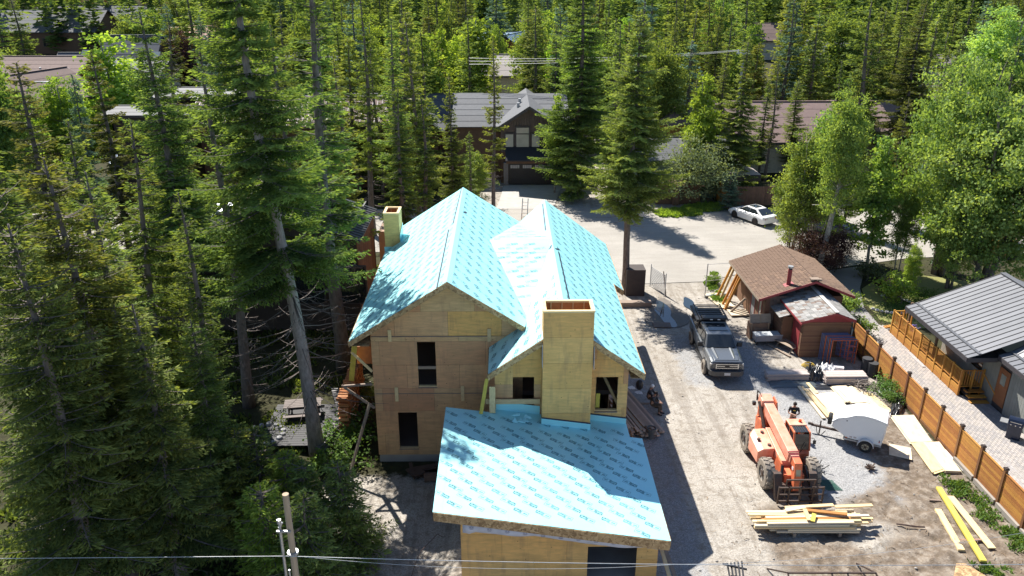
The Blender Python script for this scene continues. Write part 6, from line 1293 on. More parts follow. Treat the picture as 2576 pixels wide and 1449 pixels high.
# brown lumber stack under the eave at the right of the house
ls = thing('brown_lumber_stack', (6.6, 36.2, 0), 'low stack of brown planks beside the right wall of the house under the eave', 'lumber'); rr = random.Random(5)
for row in range(5):
    for i in range(11 - row):
        x = 6.15 + i * .195 + row * .05; y1 = 34.35 + rr.uniform(-.3, .2); L_ = min(rr.uniform(4.3, 4.9), max(1.2, (x - 5.72) / .27)); BP = M('brown_plank', (.50, .36, .27), rand=.25) if rr.random() < .7 else LUMG
        MB().beam((x, y1, .12 + row * .085), (x - L_ * .27, y1 + L_ * .96, .12 + row * .085), .17, .075).build('plank', BP, ls)
for y in (34.8, 37.5): MB().bx((5.8, y, 0), (7.9, y + .1, .07)).build('bearer', LUMG, ls)
p = zz(1900, 1180, 2.786, 1505, 1280); q = MB().loft([[(p.x + r_ * cos(2 * pi * k / 16), p.y + r_ * sin(2 * pi * k / 16), z) for k in range(16)] for r_, z in ((.20, 0), (.25, .55), (.22, .55), (.18, .06))]); solo('grey_bin', q, M('grey_bin_plastic', (.12, .12, .12)), 'open grey bin standing at the end of the brown lumber stack', 'bin')
p = zz(1900, 1180, 2.786, 1385, 775, .55); q = MB().sphere((p.x, p.y, .80), .27, 10, 7, (.8, .7, 1.15)); solo('black_backpack', q, BLACKP, 'black backpack standing on the brown lumber stack', 'backpack')
for (xx, yy, lb) in ((1375, 815, 'white paper sheet lying on the brown lumber beside the seated workers'), (1300, 765, 'crumpled white papers on the brown lumber near the wall')):
    p = zz(1900, 1180, 2.786, xx, yy, .5); q = MB().box((p.x, p.y, .53), (.34, .26, .012), .5); q.box((p.x + .1, p.y - .1, .55), (.2, .24, .012), .1); solo('paper', q, WHITE, lb, 'paper')
for (xx, yy, lb) in ((2235, 600, 'upper'), ): pass
q = MB().beam((6.55, 26.0, .06), (6.75, 29.4, .1), .14, .05); q2 = solo('side_plank', q, LUM, 'pale plank lying in the shade along the right side of the garage', 'plank')
q = MB().beam((6.35, 21.5, .3), (6.0, 24.6, 1.4), .14, .05); solo('side_plank', q, LUM, 'plank leaning at the right front corner of the garage', 'plank')
q = MB().beam((6.75, 21.5, .1), (6.3, 24.9, .9), .14, .05); solo('side_plank', q, LUMG, 'greyed plank leaning at the right front corner, right of the pale one', 'plank')
# debris in front of the left wall
q = MB(); rr = random.Random(9)
for i in range(9): q.box((-3.7 + rr.uniform(-.7, .7), 31.9 + rr.uniform(-.5, .4), -.34 + .07 * i * .5), (rr.uniform(.3, 1.1), rr.uniform(.12, .5), .05), rr.uniform(0, 3))
solo('scrap_heap', q, M('dark_scrap_wood', (.10, .065, .05)), 'dark heap of scrap wood in the shade below the left gable wall', 'scrap'); q = MB().box((-3.3, 31.35, -.2), (.9, .3, .28), .15); solo('scrap_block', q, M('scrap_brown', (.17, .11, .08)), 'brown wood block in front of the scrap heap', 'block')
q = MB().bx((-2.45, 31.9, -.4), (-1.9, 32.6, 1.0)); solo('post_box', q, M('grey_plinth', (.18, .15, .14)), 'grey brown upright box beside the garage at the foot of the left gable wall', 'box')
# siding bundles by the shed
z7 = lambda x, y, z=0: zz(2700, 1150, 4.14, x, y, z)
def bundle(a, b, rows, dep, lab, seed):
    t = thing('siding_bundle', ((a.x + b.x) / 2, a.y, 0), lab, 'bundle', 'board bundles by the shed'); rr = random.Random(seed)
    for r in range(rows):
        for k in range(3):
            o_ = .0 if r < rows - 2 else .08; MB().bx((a.x + rr.uniform(-.05, .05), a.y + o_ + k * dep / 3, .04 + r * .055), (b.x + rr.uniform(-.05, .05), a.y + o_ + (k + 1) * dep / 3 - .012, .088 + r * .055)).build('siding_plank', MUR, t)
bundle(z7(735, 1165), z7(1370, 1140), 7, .62, 'left bundle of grey pink boards on black plastic near the shed', 1); bundle(z7(1640, 1225), z7(2290, 1235), 9, .75, 'right bundle of grey pink boards, beside the scaffold frames', 2)
def ruffle(c, rx, ry, h, seed, n=26, m=18):
    q = MB(); 
    for j in range(m + 1):
        for i in range(n + 1):
            u, v_ = i / n * 2 - 1, j / m * 2 - 1; e = max(0, 1 - max(abs(u), abs(v_)) ** 4)
            q.v.append((c[0] + u * rx + .06 * noise.noise(Vector((u * 3, v_ * 3, seed))), c[1] + v_ * ry, c[2] + .02 + e * h * (.45 + 1.1 * abs(noise.fractal(Vector((u * 2.6, v_ * 2.6, seed)), .7, 2, 4)))))
    for j in range(m):
        for i in range(n): a = j * (n + 1) + i; q.f.append((a, a + 1, a + n + 2, a + n + 1))
    return q
a_ = z7(1130, 1200); solo('plastic_sheet', ruffle((a_.x, a_.y, 0), 1.35, .5, .12, 3), M('grey_poly_sheet', (.10, .12, .13), rough=.25, bmp=.3), 'dark grey plastic sheet spread in front of the left board bundle', 'plastic sheet', smooth=True)
a_ = z7(1480, 1120); solo('plastic_heap', ruffle((a_.x, a_.y + .2, 0), .55, .55, .75, 5), PLASTICSHEET, 'crumpled black plastic heap between the two board bundles', 'plastic sheet', smooth=True)
a_ = z7(1700, 1240); solo('plastic_strip', ruffle((a_.x + .5, a_.y - .1, 0), 1.6, .28, .08, 8), PLASTICSHEET, 'black plastic trailing under the right board bundle', 'plastic sheet', smooth=True)
a_ = z7(1640, 1000, .2); solo('white_wrap', ruffle((a_.x, a_.y, 0), .7, .45, .55, 6), WHITE, 'white crumpled wrapping between the board bundles and scaffold frames', 'wrapping', smooth=True)
a_ = z7(1760, 960, .3); q = MB().box((a_.x, a_.y, .3), (1.1, .3, .35), -.35); solo('long_box', q, M('red_white_box', (.72, .68, .68)), 'long white box with red edge lying before the scaffold frames', 'box')
a_ = z8(1450, 420); tp = ruffle((0, 0, 0), .45, 1.6, .35, 7); cs, sn = cos(.62), sin(.62); a_ = (z8(1400, 330) + z8(1740, 650)) / 2; tp.v = [(a_.x + x * cs + y * sn * .9, a_.y - x * sn * 0 + y * cs, z) for x, y, z in tp.v]; solo('black_tarpaulin', tp, PLASTICSHEET, 'shiny black tarpaulin bundle lying along the fence', 'tarpaulin', smooth=True)
a_ = z8(1400, 320); solo('white_tarpaulin', ruffle((a_.x, a_.y, 0.1), .45, .25, .25, 4), WHITE, 'white folded sheet at the back end of the black tarpaulin', 'tarpaulin', smooth=True)
# felt rolls against the fence
for i, (xx, yy, h_, lab) in enumerate(((21.15, 41.0, .95, 'black roll of felt standing farthest left by the fence'), (21.35, 40.6, .85, 'black roll of felt by the fence, nearer the camera of the two'))):
    q = MB().cyl((xx, yy, 0), (xx, yy, h_), .30, .28, 18); solo('felt_roll', q, FELT, lab, 'roll', 'felt rolls by the fence')
# scaffold frames stacked before the shed
SB, SO = M('blue_scaffold', (.10, .14, .28), rough=.5), M('orange_scaffold', (.62, .14, .06), rough=.5)
for i in range(9):
    y = 42.75 - i * .085; x0 = 19.05 + i * .05; t = thing('scaffold_frame', (x0, y, 0), 'front orange scaffold frame of the row leaning by the small shed' if i == 8 else 'scaffold frame in the tight row standing before the small shed', 'scaffold frame', 'scaffold frames before the shed'); mt = SO if i in (8, 3, 6) else SB
    q = MB(); H_ = 1.75 - .02 * i
    for a in (x0, x0 + 1.5): q.cyl((a, y, .02), (a, y, H_), .024, n=6)
    q.cyl((x0, y, H_ - .03), (x0 + 1.5, y, H_ - .03), .024, n=6); q.build('frame_tube', mt, t)
    q = MB(); q.cyl((x0 + 1.0, y, .3), (x0 + 1.0, y, H_), .02, n=5)
    for k in range(4): q.cyl((x0 + 1.0, y, .35 + k * .4), (x0 + 1.5, y, .35 + k * .4), .018, n=5)
    q.build('ladder_rung', mt, t)
a_ = z7(1370, 920); q = MB()
for k in range(5): r_ = .34 - .03 * k; q.tube([(a_.x + r_ * cos(2 * pi * i / 14) * 1.2, a_.y + r_ * sin(2 * pi * i / 14) * .8, .04 + .03 * k) for i in range(15)], .018, 5)
solo('hose_coil', q, M('yellow_hose', (.55, .38, .05)), 'yellow coiled hose on the ground at the corner of the small shed', 'hose')
# old furniture between truck and cabin
a_ = zz(2560, 1140, 4.53, 1330, 700); 
cb = thing('old_cupboard', (a_.x + .1, a_.y + 1.2, 0), 'old brown wooden cupboard with a two panel door lying open against the cabin', 'cupboard', rz=.08, local=True)
MB().box((0, 0, .55), (1.25, .55, 1.05)).build('carcass', M('cupboard_brown', (.24, .14, .09)), cb); MB().box((0, -.30, .5), (.8, .04, .5), Matrix.Rotation(.15, 3, 'Y')).build('drawer_front', M('cupboard_tan', (.30, .19, .13)), cb)
MB().box((.05, -.05, 1.3), (1.35, .08, .62), Matrix.Rotation(-.35, 3, 'X')).build('door', LUMG, cb); MB().box((.05, -.11, 1.3), (.04, .04, .6), Matrix.Rotation(-.35, 3, 'X')).build('door_rail', M('cupboard_edge', (.38, .27, .17)), cb)
for s in (-.6, .6): MB().beam((s, -.3, 0), (s * .9, -.25, 1.1), .06, .06).build('leg', M('cupboard_edge', (.38, .27, .17)), cb)
a_ = z7(740, 600); tb = thing('grey_tool_box', (a_.x, a_.y + .25, 0), 'long pale grey box on short legs between the pickup and small shed', 'box', rz=.06, local=True)
MB().box((0, 0, .48), (1.7, .62, .38)).build('box_body', M('grey_box', (.33, .32, .33), rough=.6), tb, bevel=.03); MB().box((0, 0, .69), (1.74, .66, .05)).build('lid', M('grey_box_lid', (.50, .53, .55), rough=.4), tb, bevel=.02)
for x in (-.7, .7):
    for y in (-.2, .2): MB().box((x, y, .15), (.07, .07, .3)).build('leg', BLACKP, tb)
a_ = z7(1040, 700); bn = thing('picnic_bench', (a_.x, a_.y + .3, 0), 'weathered grey picnic bench tipped beside the red shed door', 'bench', rz=R(-62), local=True)
for k in range(2): MB().box((0, -.1 + .42 * k, .42 + .02 * k), (1.5, .28 - .04 * k, .05)).build('plank', LUMG, bn)
for x in (-.55, .55): MB().beam((x, -.25, 0), (x, .05, .42), .06, .08).build('leg', LUMG, bn); MB().beam((x, .5, 0), (x, .2, .42), .06, .08).build('leg', LUMG, bn)
MB().beam((-.9, -.5, .05), (.9, -.55, .06), .14, .05).build('loose_plank', LUMG, bn)
# flat hatch board by the puddle
a_ = G((2380 + 510 / 4.997) / 1.490683, (960 + 1310 / 4.997) / 1.490683); q = MB().box((a_.x, a_.y, .07), (1.15, .75, .05), -.05); solo('hatch_board', q, M('damp_board', (.17, .13, .11)), 'damp square board lying at the near end of the puddle', 'board')
# steel frame and dark rack at the bottom edge
a_, b_ = zz(2600, 1900, 2.0774, 735, 515, 1.0), zz(2600, 1900, 2.0774, 1420, 515, 1.0)
q = MB().beam(a_, b_, .06, .06); q.beam(a_, a_ + Vector((-.25, 1.3, -.95)), .05, .05); q.beam(b_, b_ + Vector((.1, 1.6, -.95)), .05, .05); q.beam(a_, a_ + Vector((.1, -1.5, -.9)), .05, .05); q.beam(b_, b_ + Vector((.4, -1.5, -.9)), .05, .05)
for f2 in (.5, .68): q.beam(a_.lerp(b_, f2), a_.lerp(b_, f2) + Vector((.05, -1.4, -.9)), .05, .05)
solo('steel_frame', q, DSTEEL, 'rusty dark steel tube frame standing on the churned earth at the bottom edge', 'frame')
a_ = zz(2600, 1900, 2.0774, 320, 520, .3); q = MB()
for k in range(5): q.beam(a_ + Vector((-.3 + .12 * k, -.5, .1 + .04 * k)), a_ + Vector((-.15 + .14 * k, .5, .05 + .02 * k)), .06, .05)
q.beam(a_ + Vector((-.4, .3, .2)), a_ + Vector((.5, .1, .1)), .06, .06); solo('black_rack', q, BLACKP, 'black folded metal rack at the bottom edge near the house shadow', 'rack')
# firewood stack left of the house
fwx, fwy = -8.0, 37.2; fwt = thing('firewood_stack', (fwx, fwy, 0), 'tall stack of orange split firewood left of the house under the trees', 'firewood'); rr = random.Random(1)
FWM = [M('split_wood_%d' % k, c, scale=8, rand=.2) for k, c in enumerate(((.48, .19, .07), (.40, .15, .06), (.55, .26, .11)))]
cnt = 0
for r in range(15):
    for k in range(20):
        y = 34.6 + k * .23 + (r % 2) * .1; z = .08 + r * .145; s_ = rr.uniform(.075, .10); cnt += 1; dx = rr.uniform(-.05, .05)
        q = MB().cyl((fwx - .25 + dx, y, z), (fwx + .25 + dx, y, z), s_, s_ * rr.uniform(.85, 1), rr.choice((4, 5, 6))); q.build('log', rr.choice(FWM), fwt)
q = MB(); 
for i in range(46):
    for r in range(2):
        a = i * .105; q.box((-8.9 + .5 * sin(a * .8) - .1 * r, 33 + a * 1.2, .12 + r * .2 + rr.uniform(0, .05)), (.35, .09, .16), rr.uniform(-.3, .3))
solo('stone_edge', q, M('edge_stone', (.22, .21, .21), rand=.2), 'row of stacked grey edge stones beside the firewood', 'stones')
# picnic table and fire ring in the dark garden
a_ = G(765, 1045); pt = thing('picnic_table', (a_.x, a_.y, 0), 'grey wooden picnic table in the shade left of the big leaning spruce trunk', 'picnic table', rz=R(8), local=True)
for k in range(5): MB().box((0, -.36 + .18 * k, .75), (1.9, .16, .04)).build('top_plank', M('shade_toned_weathered_wood', (.15, .12, .11)), pt)  # weathered planks toned darker: the garden shade is put into their colour
for s in (-1, 1): MB().box((0, s * .78, .45), (1.9, .26, .04)).build('bench_plank', M('shade_toned_weathered_wood', (.15, .12, .11)), pt); MB().beam((s * .7, -.85, .4), (s * .7, .85, .4), .05, .1).build('cross_beam', LUMG, pt); MB().beam((s * .7, -.65, 0), (s * .7, -.25, .73), .05, .1).build('leg', LUMG, pt); MB().beam((s * .7, .65, 0), (s * .7, .25, .73), .05, .1).build('leg', LUMG, pt)
dk = thing('garden_deck', (a_.x + .6, a_.y - 1.2, 0), 'low dark grey deck of boards under the picnic table', 'deck')
for k in range(20): MB().bx((a_.x - 1.6, a_.y - 3.1 + k * .2, .1), (a_.x + 2.9, a_.y - 2.92 + k * .2, .16)).build('deck_board', M('dark_deck_board', (.045, .045, .05), rand=.1), dk)
a_ = G(665, 1100); rg = thing('fire_ring', tuple(a_), 'ring of pale stones round the fire pit in the dark garden', 'fire pit', local=True)
for k in range(16): a = 2 * pi * k / 16; MB().sphere((.95 * cos(a), .95 * sin(a), .12), rr.uniform(.14, .2), 7, 4).build('stone', M('pale_stone', (.33, .33, .34), rand=.15), rg)
# loose stones and twigs
q = MB(); rr = random.Random(20)
for i in range(420):
    x, y = rr.uniform(-8.4, 21.2), rr.uniform(20, 56)
    if -6.4 < x < 7.6 and 23 < y < 49 and not (x > 6.4): continue
    if -9.5 < x < -2.7 and rr.random() < .4: pass
    s_ = rr.uniform(.02, .06); q.sphere((x, y, gz(x, y) + s_ * .3), s_, 5, 3, (1.2, .9, .7))
q.build('scattered_stones', M('scatter_stone', (.40, .37, .33), rand=.2), None, kind='stuff')['label'] = 'small stones scattered over the dirt yard'
q = MB()
for i in range(420):
    x = rr.uniform(12, 21.3) if rr.random() < .8 else rr.uniform(8.5, 12); y = rr.uniform(20.5, 34 if x > 16.5 else 29.5)
    a = rr.uniform(0, pi); l = rr.uniform(.06, .32); z = gz(x, y) + .02; q.tube([(x, y, z), (x + cos(a) * l * .5, y + sin(a) * l * .5, z + .03), (x + cos(a + .3) * l, y + sin(a + .3) * l, z)], rr.uniform(.006, .014), 3)
q.build('scattered_twigs', M('twig_brown', (.12, .08, .05), (.30, .21, .12), scale=3), None, kind='stuff')['label'] = 'twigs and bark chips on the churned earth'
for (xx, yy, L_, lab) in ((600, 1050, 1.1, 'dark broken branch on the churned earth right of the lumber pile'), (710, 690, .0, '')):
    if lab: p = z6(xx, yy); q = MB().tube([(p.x - .55, p.y + .12, .1), (p.x - .2, p.y, .13), (p.x + .1, p.y - .08, .12), (p.x + .55, p.y - .1, .1)], .035, 6); solo('broken_branch', q, M('branch_bark', (.10, .06, .045)), lab, 'branch')
p = z6(265, 570); q = MB()
for i in range(22): a = rr.uniform(0, 6.3); l = rr.uniform(.1, .35); q.tube([(p.x, p.y, .05), (p.x + cos(a) * l, p.y + sin(a) * l, rr.uniform(.03, .25))], .03, 4)
solo('root_clump', q, M('root_brown', (.10, .06, .04)), 'brown torn root clump on the ground below the trailer', 'roots')
p = z8(1100, 250); q = MB()
for i in range(70): a = rr.uniform(0, 6.3); l = rr.uniform(.3, .9); b0 = Vector((p.x + rr.uniform(-.7, .7), p.y + rr.uniform(-.4, .4), rr.uniform(.05, .35))); q.tube([b0, b0 + Vector((cos(a) * l * .5, sin(a) * l * .4, .1)), b0 + Vector((cos(a) * l, sin(a) * l * .6, rr.uniform(-.1, .2)))], .016, 4)
solo('brush_pile', q, M('grey_twigs', (.28, .24, .21)), 'heap of grey cut twigs in front of the right board bundle', 'brush')
# bicycle on the street
p = G(2168, 605); bi = thing('bicycle', tuple(p), 'bicycle leaning half hidden behind the poplar at the street', 'bicycle', rz=R(10), local=True)
for x in (0, 1.05):
    q = MB(); q.tube([(x + .34 * cos(2 * pi * i / 20), 0, .36 + .34 * sin(2 * pi * i / 20)) for i in range(21)], .022, 5); q.build('wheel', BLACKP, bi)
q = MB().tube([(0, 0, .36), (.35, 0, .85), (.9, 0, .85), (.5, 0, .3), (0, 0, .36)], .018, 5); q.tube([(.35, 0, .95), (.35, 0, .85), (.5, 0, .3)], .018, 5); q.tube([(1.05, 0, .36), (.9, 0, .85), (.87, 0, 1.0)], .018, 5); q.build('frame', REDL, bi)
MB().box((.33, 0, .97), (.24, .12, .05)).build('saddle', BLACKP, bi); MB().beam((.87, -.28, 1.0), (.87, .28, 1.0), .03, .03).build('handlebar', BLACKP, bi)
# ladder at the back of the roofs, hose on the ground
q = MB(); la, lb2 = Vector((1.25, 49.5, 5.2)), Vector((1.5, 50.6, 7.9))
for s in (-.2, .2): q.beam(la + Vector((s, -.2, -2)), lb2 + Vector((s * .9, 0, 0)), .05, .06)
for k in range(12): q.beam(la.lerp(lb2, k / 12) + Vector((-.2, 0, 0)), la.lerp(lb2, k / 12) + Vector((.2, 0, 0)), .03, .03)
solo('ladder', q, STEEL, 'aluminium ladder standing in the valley at the back between the two roofs', 'ladder')
q = MB().tube([G(*p_) + Vector((0, 0, -.28)) for p_ in ((1135, 1350), (1100, 1330), (1060, 1370), (1045, 1400), (1030, 1449))], .012, 4); solo('ground_hose', q, M('brown_cable', (.12, .06, .04)), 'thin brown cable snaking over the shaded dirt left of the garage', 'cable')
# white rocks of the lawn bed
t = thing('rock_border', (26.4, 50.4, 0), 'border of white rocks round the small flower bed on the lawn', 'rocks')
for k in range(22): a = -2.6 + k * .19; MB().sphere((27.0 + 1.7 * cos(a), 50.9 + 1.6 * sin(a), .1), rr.uniform(.1, .2), 7, 4, (1, 1, .7)).build('rock', M('white_rock', (.55, .53, .50), rand=.2), t)
# ================================================================ PEOPLE
def skin_obj(name, verts, edges, radii, mat, parent, root=0, sub=1):
    me = bpy.data.meshes.new(name); me.from_pydata([tuple(v) for v in verts], edges, []); o = link(name, me, parent); me.materials.append(mat)
    m_ = o.modifiers.new('skin', 'SKIN'); m_.use_smooth_shade = True
    sv = me.skin_vertices[0].data
    for i, r_ in enumerate(radii): sv[i].radius = (r_, r_) if not isinstance(r_, tuple) else r_; sv[i].use_root = (i == root)
    s_ = o.modifiers.new('subdiv', 'SUBSURF'); s_.levels = sub; s_.render_levels = sub
    return o
def person(loc, rz, lab, J, shirt, pants, haircol, hat=None, sleeve=.5, beard=False):
    """J: joint name -> point (x to the person's left, y backwards, z up; the face looks to -y)"""
    t = thing('person', loc, lab, 'person', rz=rz, local=True)
    J = {k: Vector(v) for k, v in J.items()}; V, E_, Rr = [], [], []
    def a(p, r_, link_=None):
        V.append(p); Rr.append(r_); i = len(V) - 1
        if link_ is not None: E_.append((link_, i))
        return i
    pel = a(J['pelvis'], .125); ch = a(J['pelvis'].lerp(J['neck'], .45), .115, pel); c2 = a(J['pelvis'].lerp(J['neck'], .82), .125, ch); nk = a(J['neck'], .06, c2); hb = a(J['neck'].lerp(J['head'], .45), .055, nk); hd = a(J['head'], .095, hb); tp = a(J['head'] + Vector((0, .01, .09)), .075, hd)
    hands = []
    for s in 'lr':
        sh = a(J['sh' + s], .062, c2); el = a(J['el' + s], .043, sh); wr = a(J['wr' + s], .030, el); d = (J['wr' + s] - J['el' + s]).normalized(); pm_ = a(J['wr' + s] + d * .06, (.040, .02), wr)
        sd = d.cross(Vector((0, 0, 1))).normalized() if abs(d.z) < .9 else Vector((1, 0, 0)); dn = Vector((0, -.15, -.3))
        for k, (off, ln) in enumerate(((-.03, .065), (-.01, .08), (.01, .075), (.03, .06))):
            b0 = a(J['wr' + s] + d * .10 + sd * off, .010, pm_); b1 = a(J['wr' + s] + d * (.10 + ln * .5) + sd * off + dn * .03, .009, b0); a(J['wr' + s] + d * (.10 + ln * .85) + sd * off + dn * .09, .008, b1)
        b0 = a(J['wr' + s] + d * .04 + sd * -.045, .011, pm_); a(J['wr' + s] + d * .085 + sd * -.06 + dn * .05, .010, b0)
        hp = a(J['hp' + s], .088, pel); kn = a(J['kn' + s], .062, hp); an = a(J['an' + s], .042, kn); a(J['an' + s] + Vector((0, -.13, -.045)), .038, an)
    skin_obj('body', V, E_, Rr, SKIN, t)
    def part(name, pts, rad, mat, extra=()):
        vs, es = list(pts), [(i, i + 1) for i in range(len(pts) - 1)]; rs = list(rad)
        for base, pp, rp in extra:
            prev = base
            for p_, r_ in zip(pp, rp): vs.append(p_); rs.append(r_); es.append((prev, len(vs) - 1)); prev = len(vs) - 1
        return skin_obj(name, vs, es, rs, mat, t)
    mid = J['pelvis'].lerp(J['neck'], .45); up_ = J['pelvis'].lerp(J['neck'], .82)
    part('shirt', [J['pelvis'] + Vector((0, 0, .0)), mid, up_, J['neck'] - (J['neck'] - up_) * .25], [.142, .130, .142, .085], shirt,
         [(2, [J['sh' + s], J['sh' + s].lerp(J['el' + s], min(1, sleeve * 2)), ] + ([J['el' + s].lerp(J['wr' + s], .85)] if sleeve > .5 else []), [.076, .060] + ([.046] if sleeve > .5 else [])) for s in 'lr'])
    part('trousers', [J['pelvis'] + Vector((0, 0, .03)), J['pelvis'] - Vector((0, 0, .05))], [.135, .125], pants, [(1, [J['hp' + s], J['kn' + s], J['kn' + s].lerp(J['an' + s], .85)], [.102, .076, .06]) for s in 'lr'])
    for s in 'lr': MB().loft([[(J['an' + s].x - .05, J['an' + s].y + .07 - k * .13, J['an' + s].z - .085), (J['an' + s].x + .05, J['an' + s].y + .07 - k * .13, J['an' + s].z - .085), (J['an' + s].x + .04, J['an' + s].y + .07 - k * .13, J['an' + s].z + .02 - .03 * k), (J['an' + s].x - .04, J['an' + s].y + .07 - k * .13, J['an' + s].z + .02 - .03 * k)] for k in range(3)]).build('shoe', BLACKP, t, bevel=.015)
    h = J['head']
    MB().sphere(h + Vector((0, .022, .045)), .103, 12, 8, (.92, 1.05, 1.0)).build('hair' if not hat else 'cap', haircol if not hat else hat, t, smooth=True)
    for s in (-1, 1):
        MB().sphere(h + Vector((s * .034, -.088, .01)), .012, 6, 4).build('eye', BLACKP, t); MB().sphere(h + Vector((s * .094, .01, 0)), .022, 6, 4, (.5, 1, 1.3)).build('ear', SKIN, t)
    MB().sphere(h + Vector((0, -.105, -.012)), .016, 6, 4, (.8, 1, 1.4)).build('nose', SKIN, t); MB().box(h + Vector((0, -.092, -.052)), (.045, .012, .010)).build('mouth', M('lips', (.28, .11, .09)), t)
    if beard: MB().sphere(h + Vector((0, -.045, -.06)), .06, 10, 6, (1.05, .8, .75)).build('beard', haircol, t, smooth=True)
    return t
BLKC = M('black_cloth', (.018, .018, .022), rough=.9); CHAR = M('charcoal_cloth', (.045, .045, .055), rough=.9); TROU = M('brown_work_cloth', (.10, .075, .055), rough=.95)
p = G(1989, 1088)
stand = dict(pelvis=(0, 0, .98), neck=(0, .0, 1.50), head=(0, -.05, 1.65), shl=(.19, 0, 1.44), shr=(-.19, 0, 1.44), ell=(.27, -.05, 1.16), elr=(-.27, -.05, 1.16), wrl=(.06, -.30, 1.20), wrr=(-.07, -.32, 1.24), hpl=(.10, 0, .90), hpr=(-.10, 0, .90), knl=(.11, -.03, .5), knr=(-.11, -.03, .5), anl=(.12, 0, .1), anr=(-.12, 0, .1))
p1 = person(tuple(p), R(-12), 'man in black t-shirt and dark trousers looking down at his hands behind the telehandler cab', stand, BLKC, BLKC, HAIR, sleeve=.35)
MB().box((0, -.13, 1.36), (.12, .012, .06)).build('shirt_print', M('yellow_print', (.55, .45, .08)), p1); MB().box((0, -.37, 1.24), (.07, .13, .012)).build('phone', BLACKP, p1)
sit = dict(pelvis=(0, 0, .56), neck=(0, -.10, 1.04), head=(0, -.20, 1.18), shl=(.18, -.08, .99), shr=(-.18, -.08, .99), ell=(.24, -.22, .76), elr=(-.24, -.22, .76), wrl=(.08, -.42, .72), wrr=(-.08, -.44, .72), hpl=(.10, -.06, .52), hpr=(-.10, -.06, .52), knl=(.13, -.46, .52), knr=(-.13, -.46, .52), anl=(.13, -.50, .11), anr=(-.13, -.46, .11))
q1_ = zz(1900, 1180, 2.786, 1490, 860, .5); q2_ = zz(1900, 1180, 2.786, 1515, 925, .5)
person((q1_.x - .05, q1_.y, -.02), R(70), 'seated worker in dark clothes with white cap on the lumber stack, farther back', sit, CHAR, TROU, HAIR, hat=WHITE, sleeve=.9)
person((q2_.x, q2_.y - .05, -.02), R(62), 'seated bearded worker in black cap and grey jacket on lumber stack, nearer camera', sit, M('dark_grey_jacket', (.05, .055, .065), rough=.9), TROU, HAIR, hat=BLKC, sleeve=.9, beard=True)

# ================================================================ TREES
def mesh_np(name, V, F, mat, tint=None, nper=3):
    me = bpy.data.meshes.new(name); nv, nf = len(V), len(F)
    me.vertices.add(nv); me.vertices.foreach_set('co', V.astype(np.float32).ravel())
    me.loops.add(nf * nper); me.loops.foreach_set('vertex_index', F.astype(np.int32).ravel())
    me.polygons.add(nf); me.polygons.foreach_set('loop_start', np.arange(0, nf * nper, nper, dtype=np.int32)); me.polygons.foreach_set('loop_total', np.full(nf, nper, dtype=np.int32))
    me.update(calc_edges=True)
    if tint is not None:
        a = me.attributes.new('tint', 'FLOAT', 'FACE'); a.data.foreach_set('value', tint.astype(np.float32))
    me.materials.append(mat); return me
def tufts(P, D, size, wid, rg, tint0):
    """P start points, D directions (n,3): each tuft is a folded leaf shaped pair of triangles"""
    n = len(P); side = np.cross(D, rg.normal(size=(n, 3))); side /= np.linalg.norm(side, axis=1, keepdims=True) + 1e-9
    L = (size * rg.uniform(.7, 1.3, n))[:, None]; W = (wid * rg.uniform(.7, 1.3, n))[:, None]
    a = P; b = P + D * L * .5 + side * W; c = P + D * L; d = P + D * L * .5 - side * W + np.array([0, 0, -.25]) * W
    V = np.stack([a, b, c, d], 1).reshape(-1, 3); k = np.arange(n) * 4
    F = np.stack([np.stack([k, k + 1, k + 2], 1), np.stack([k, k + 2, k + 3], 1)], 1).reshape(-1, 3)
    return V, F, np.repeat(tint0, 2)
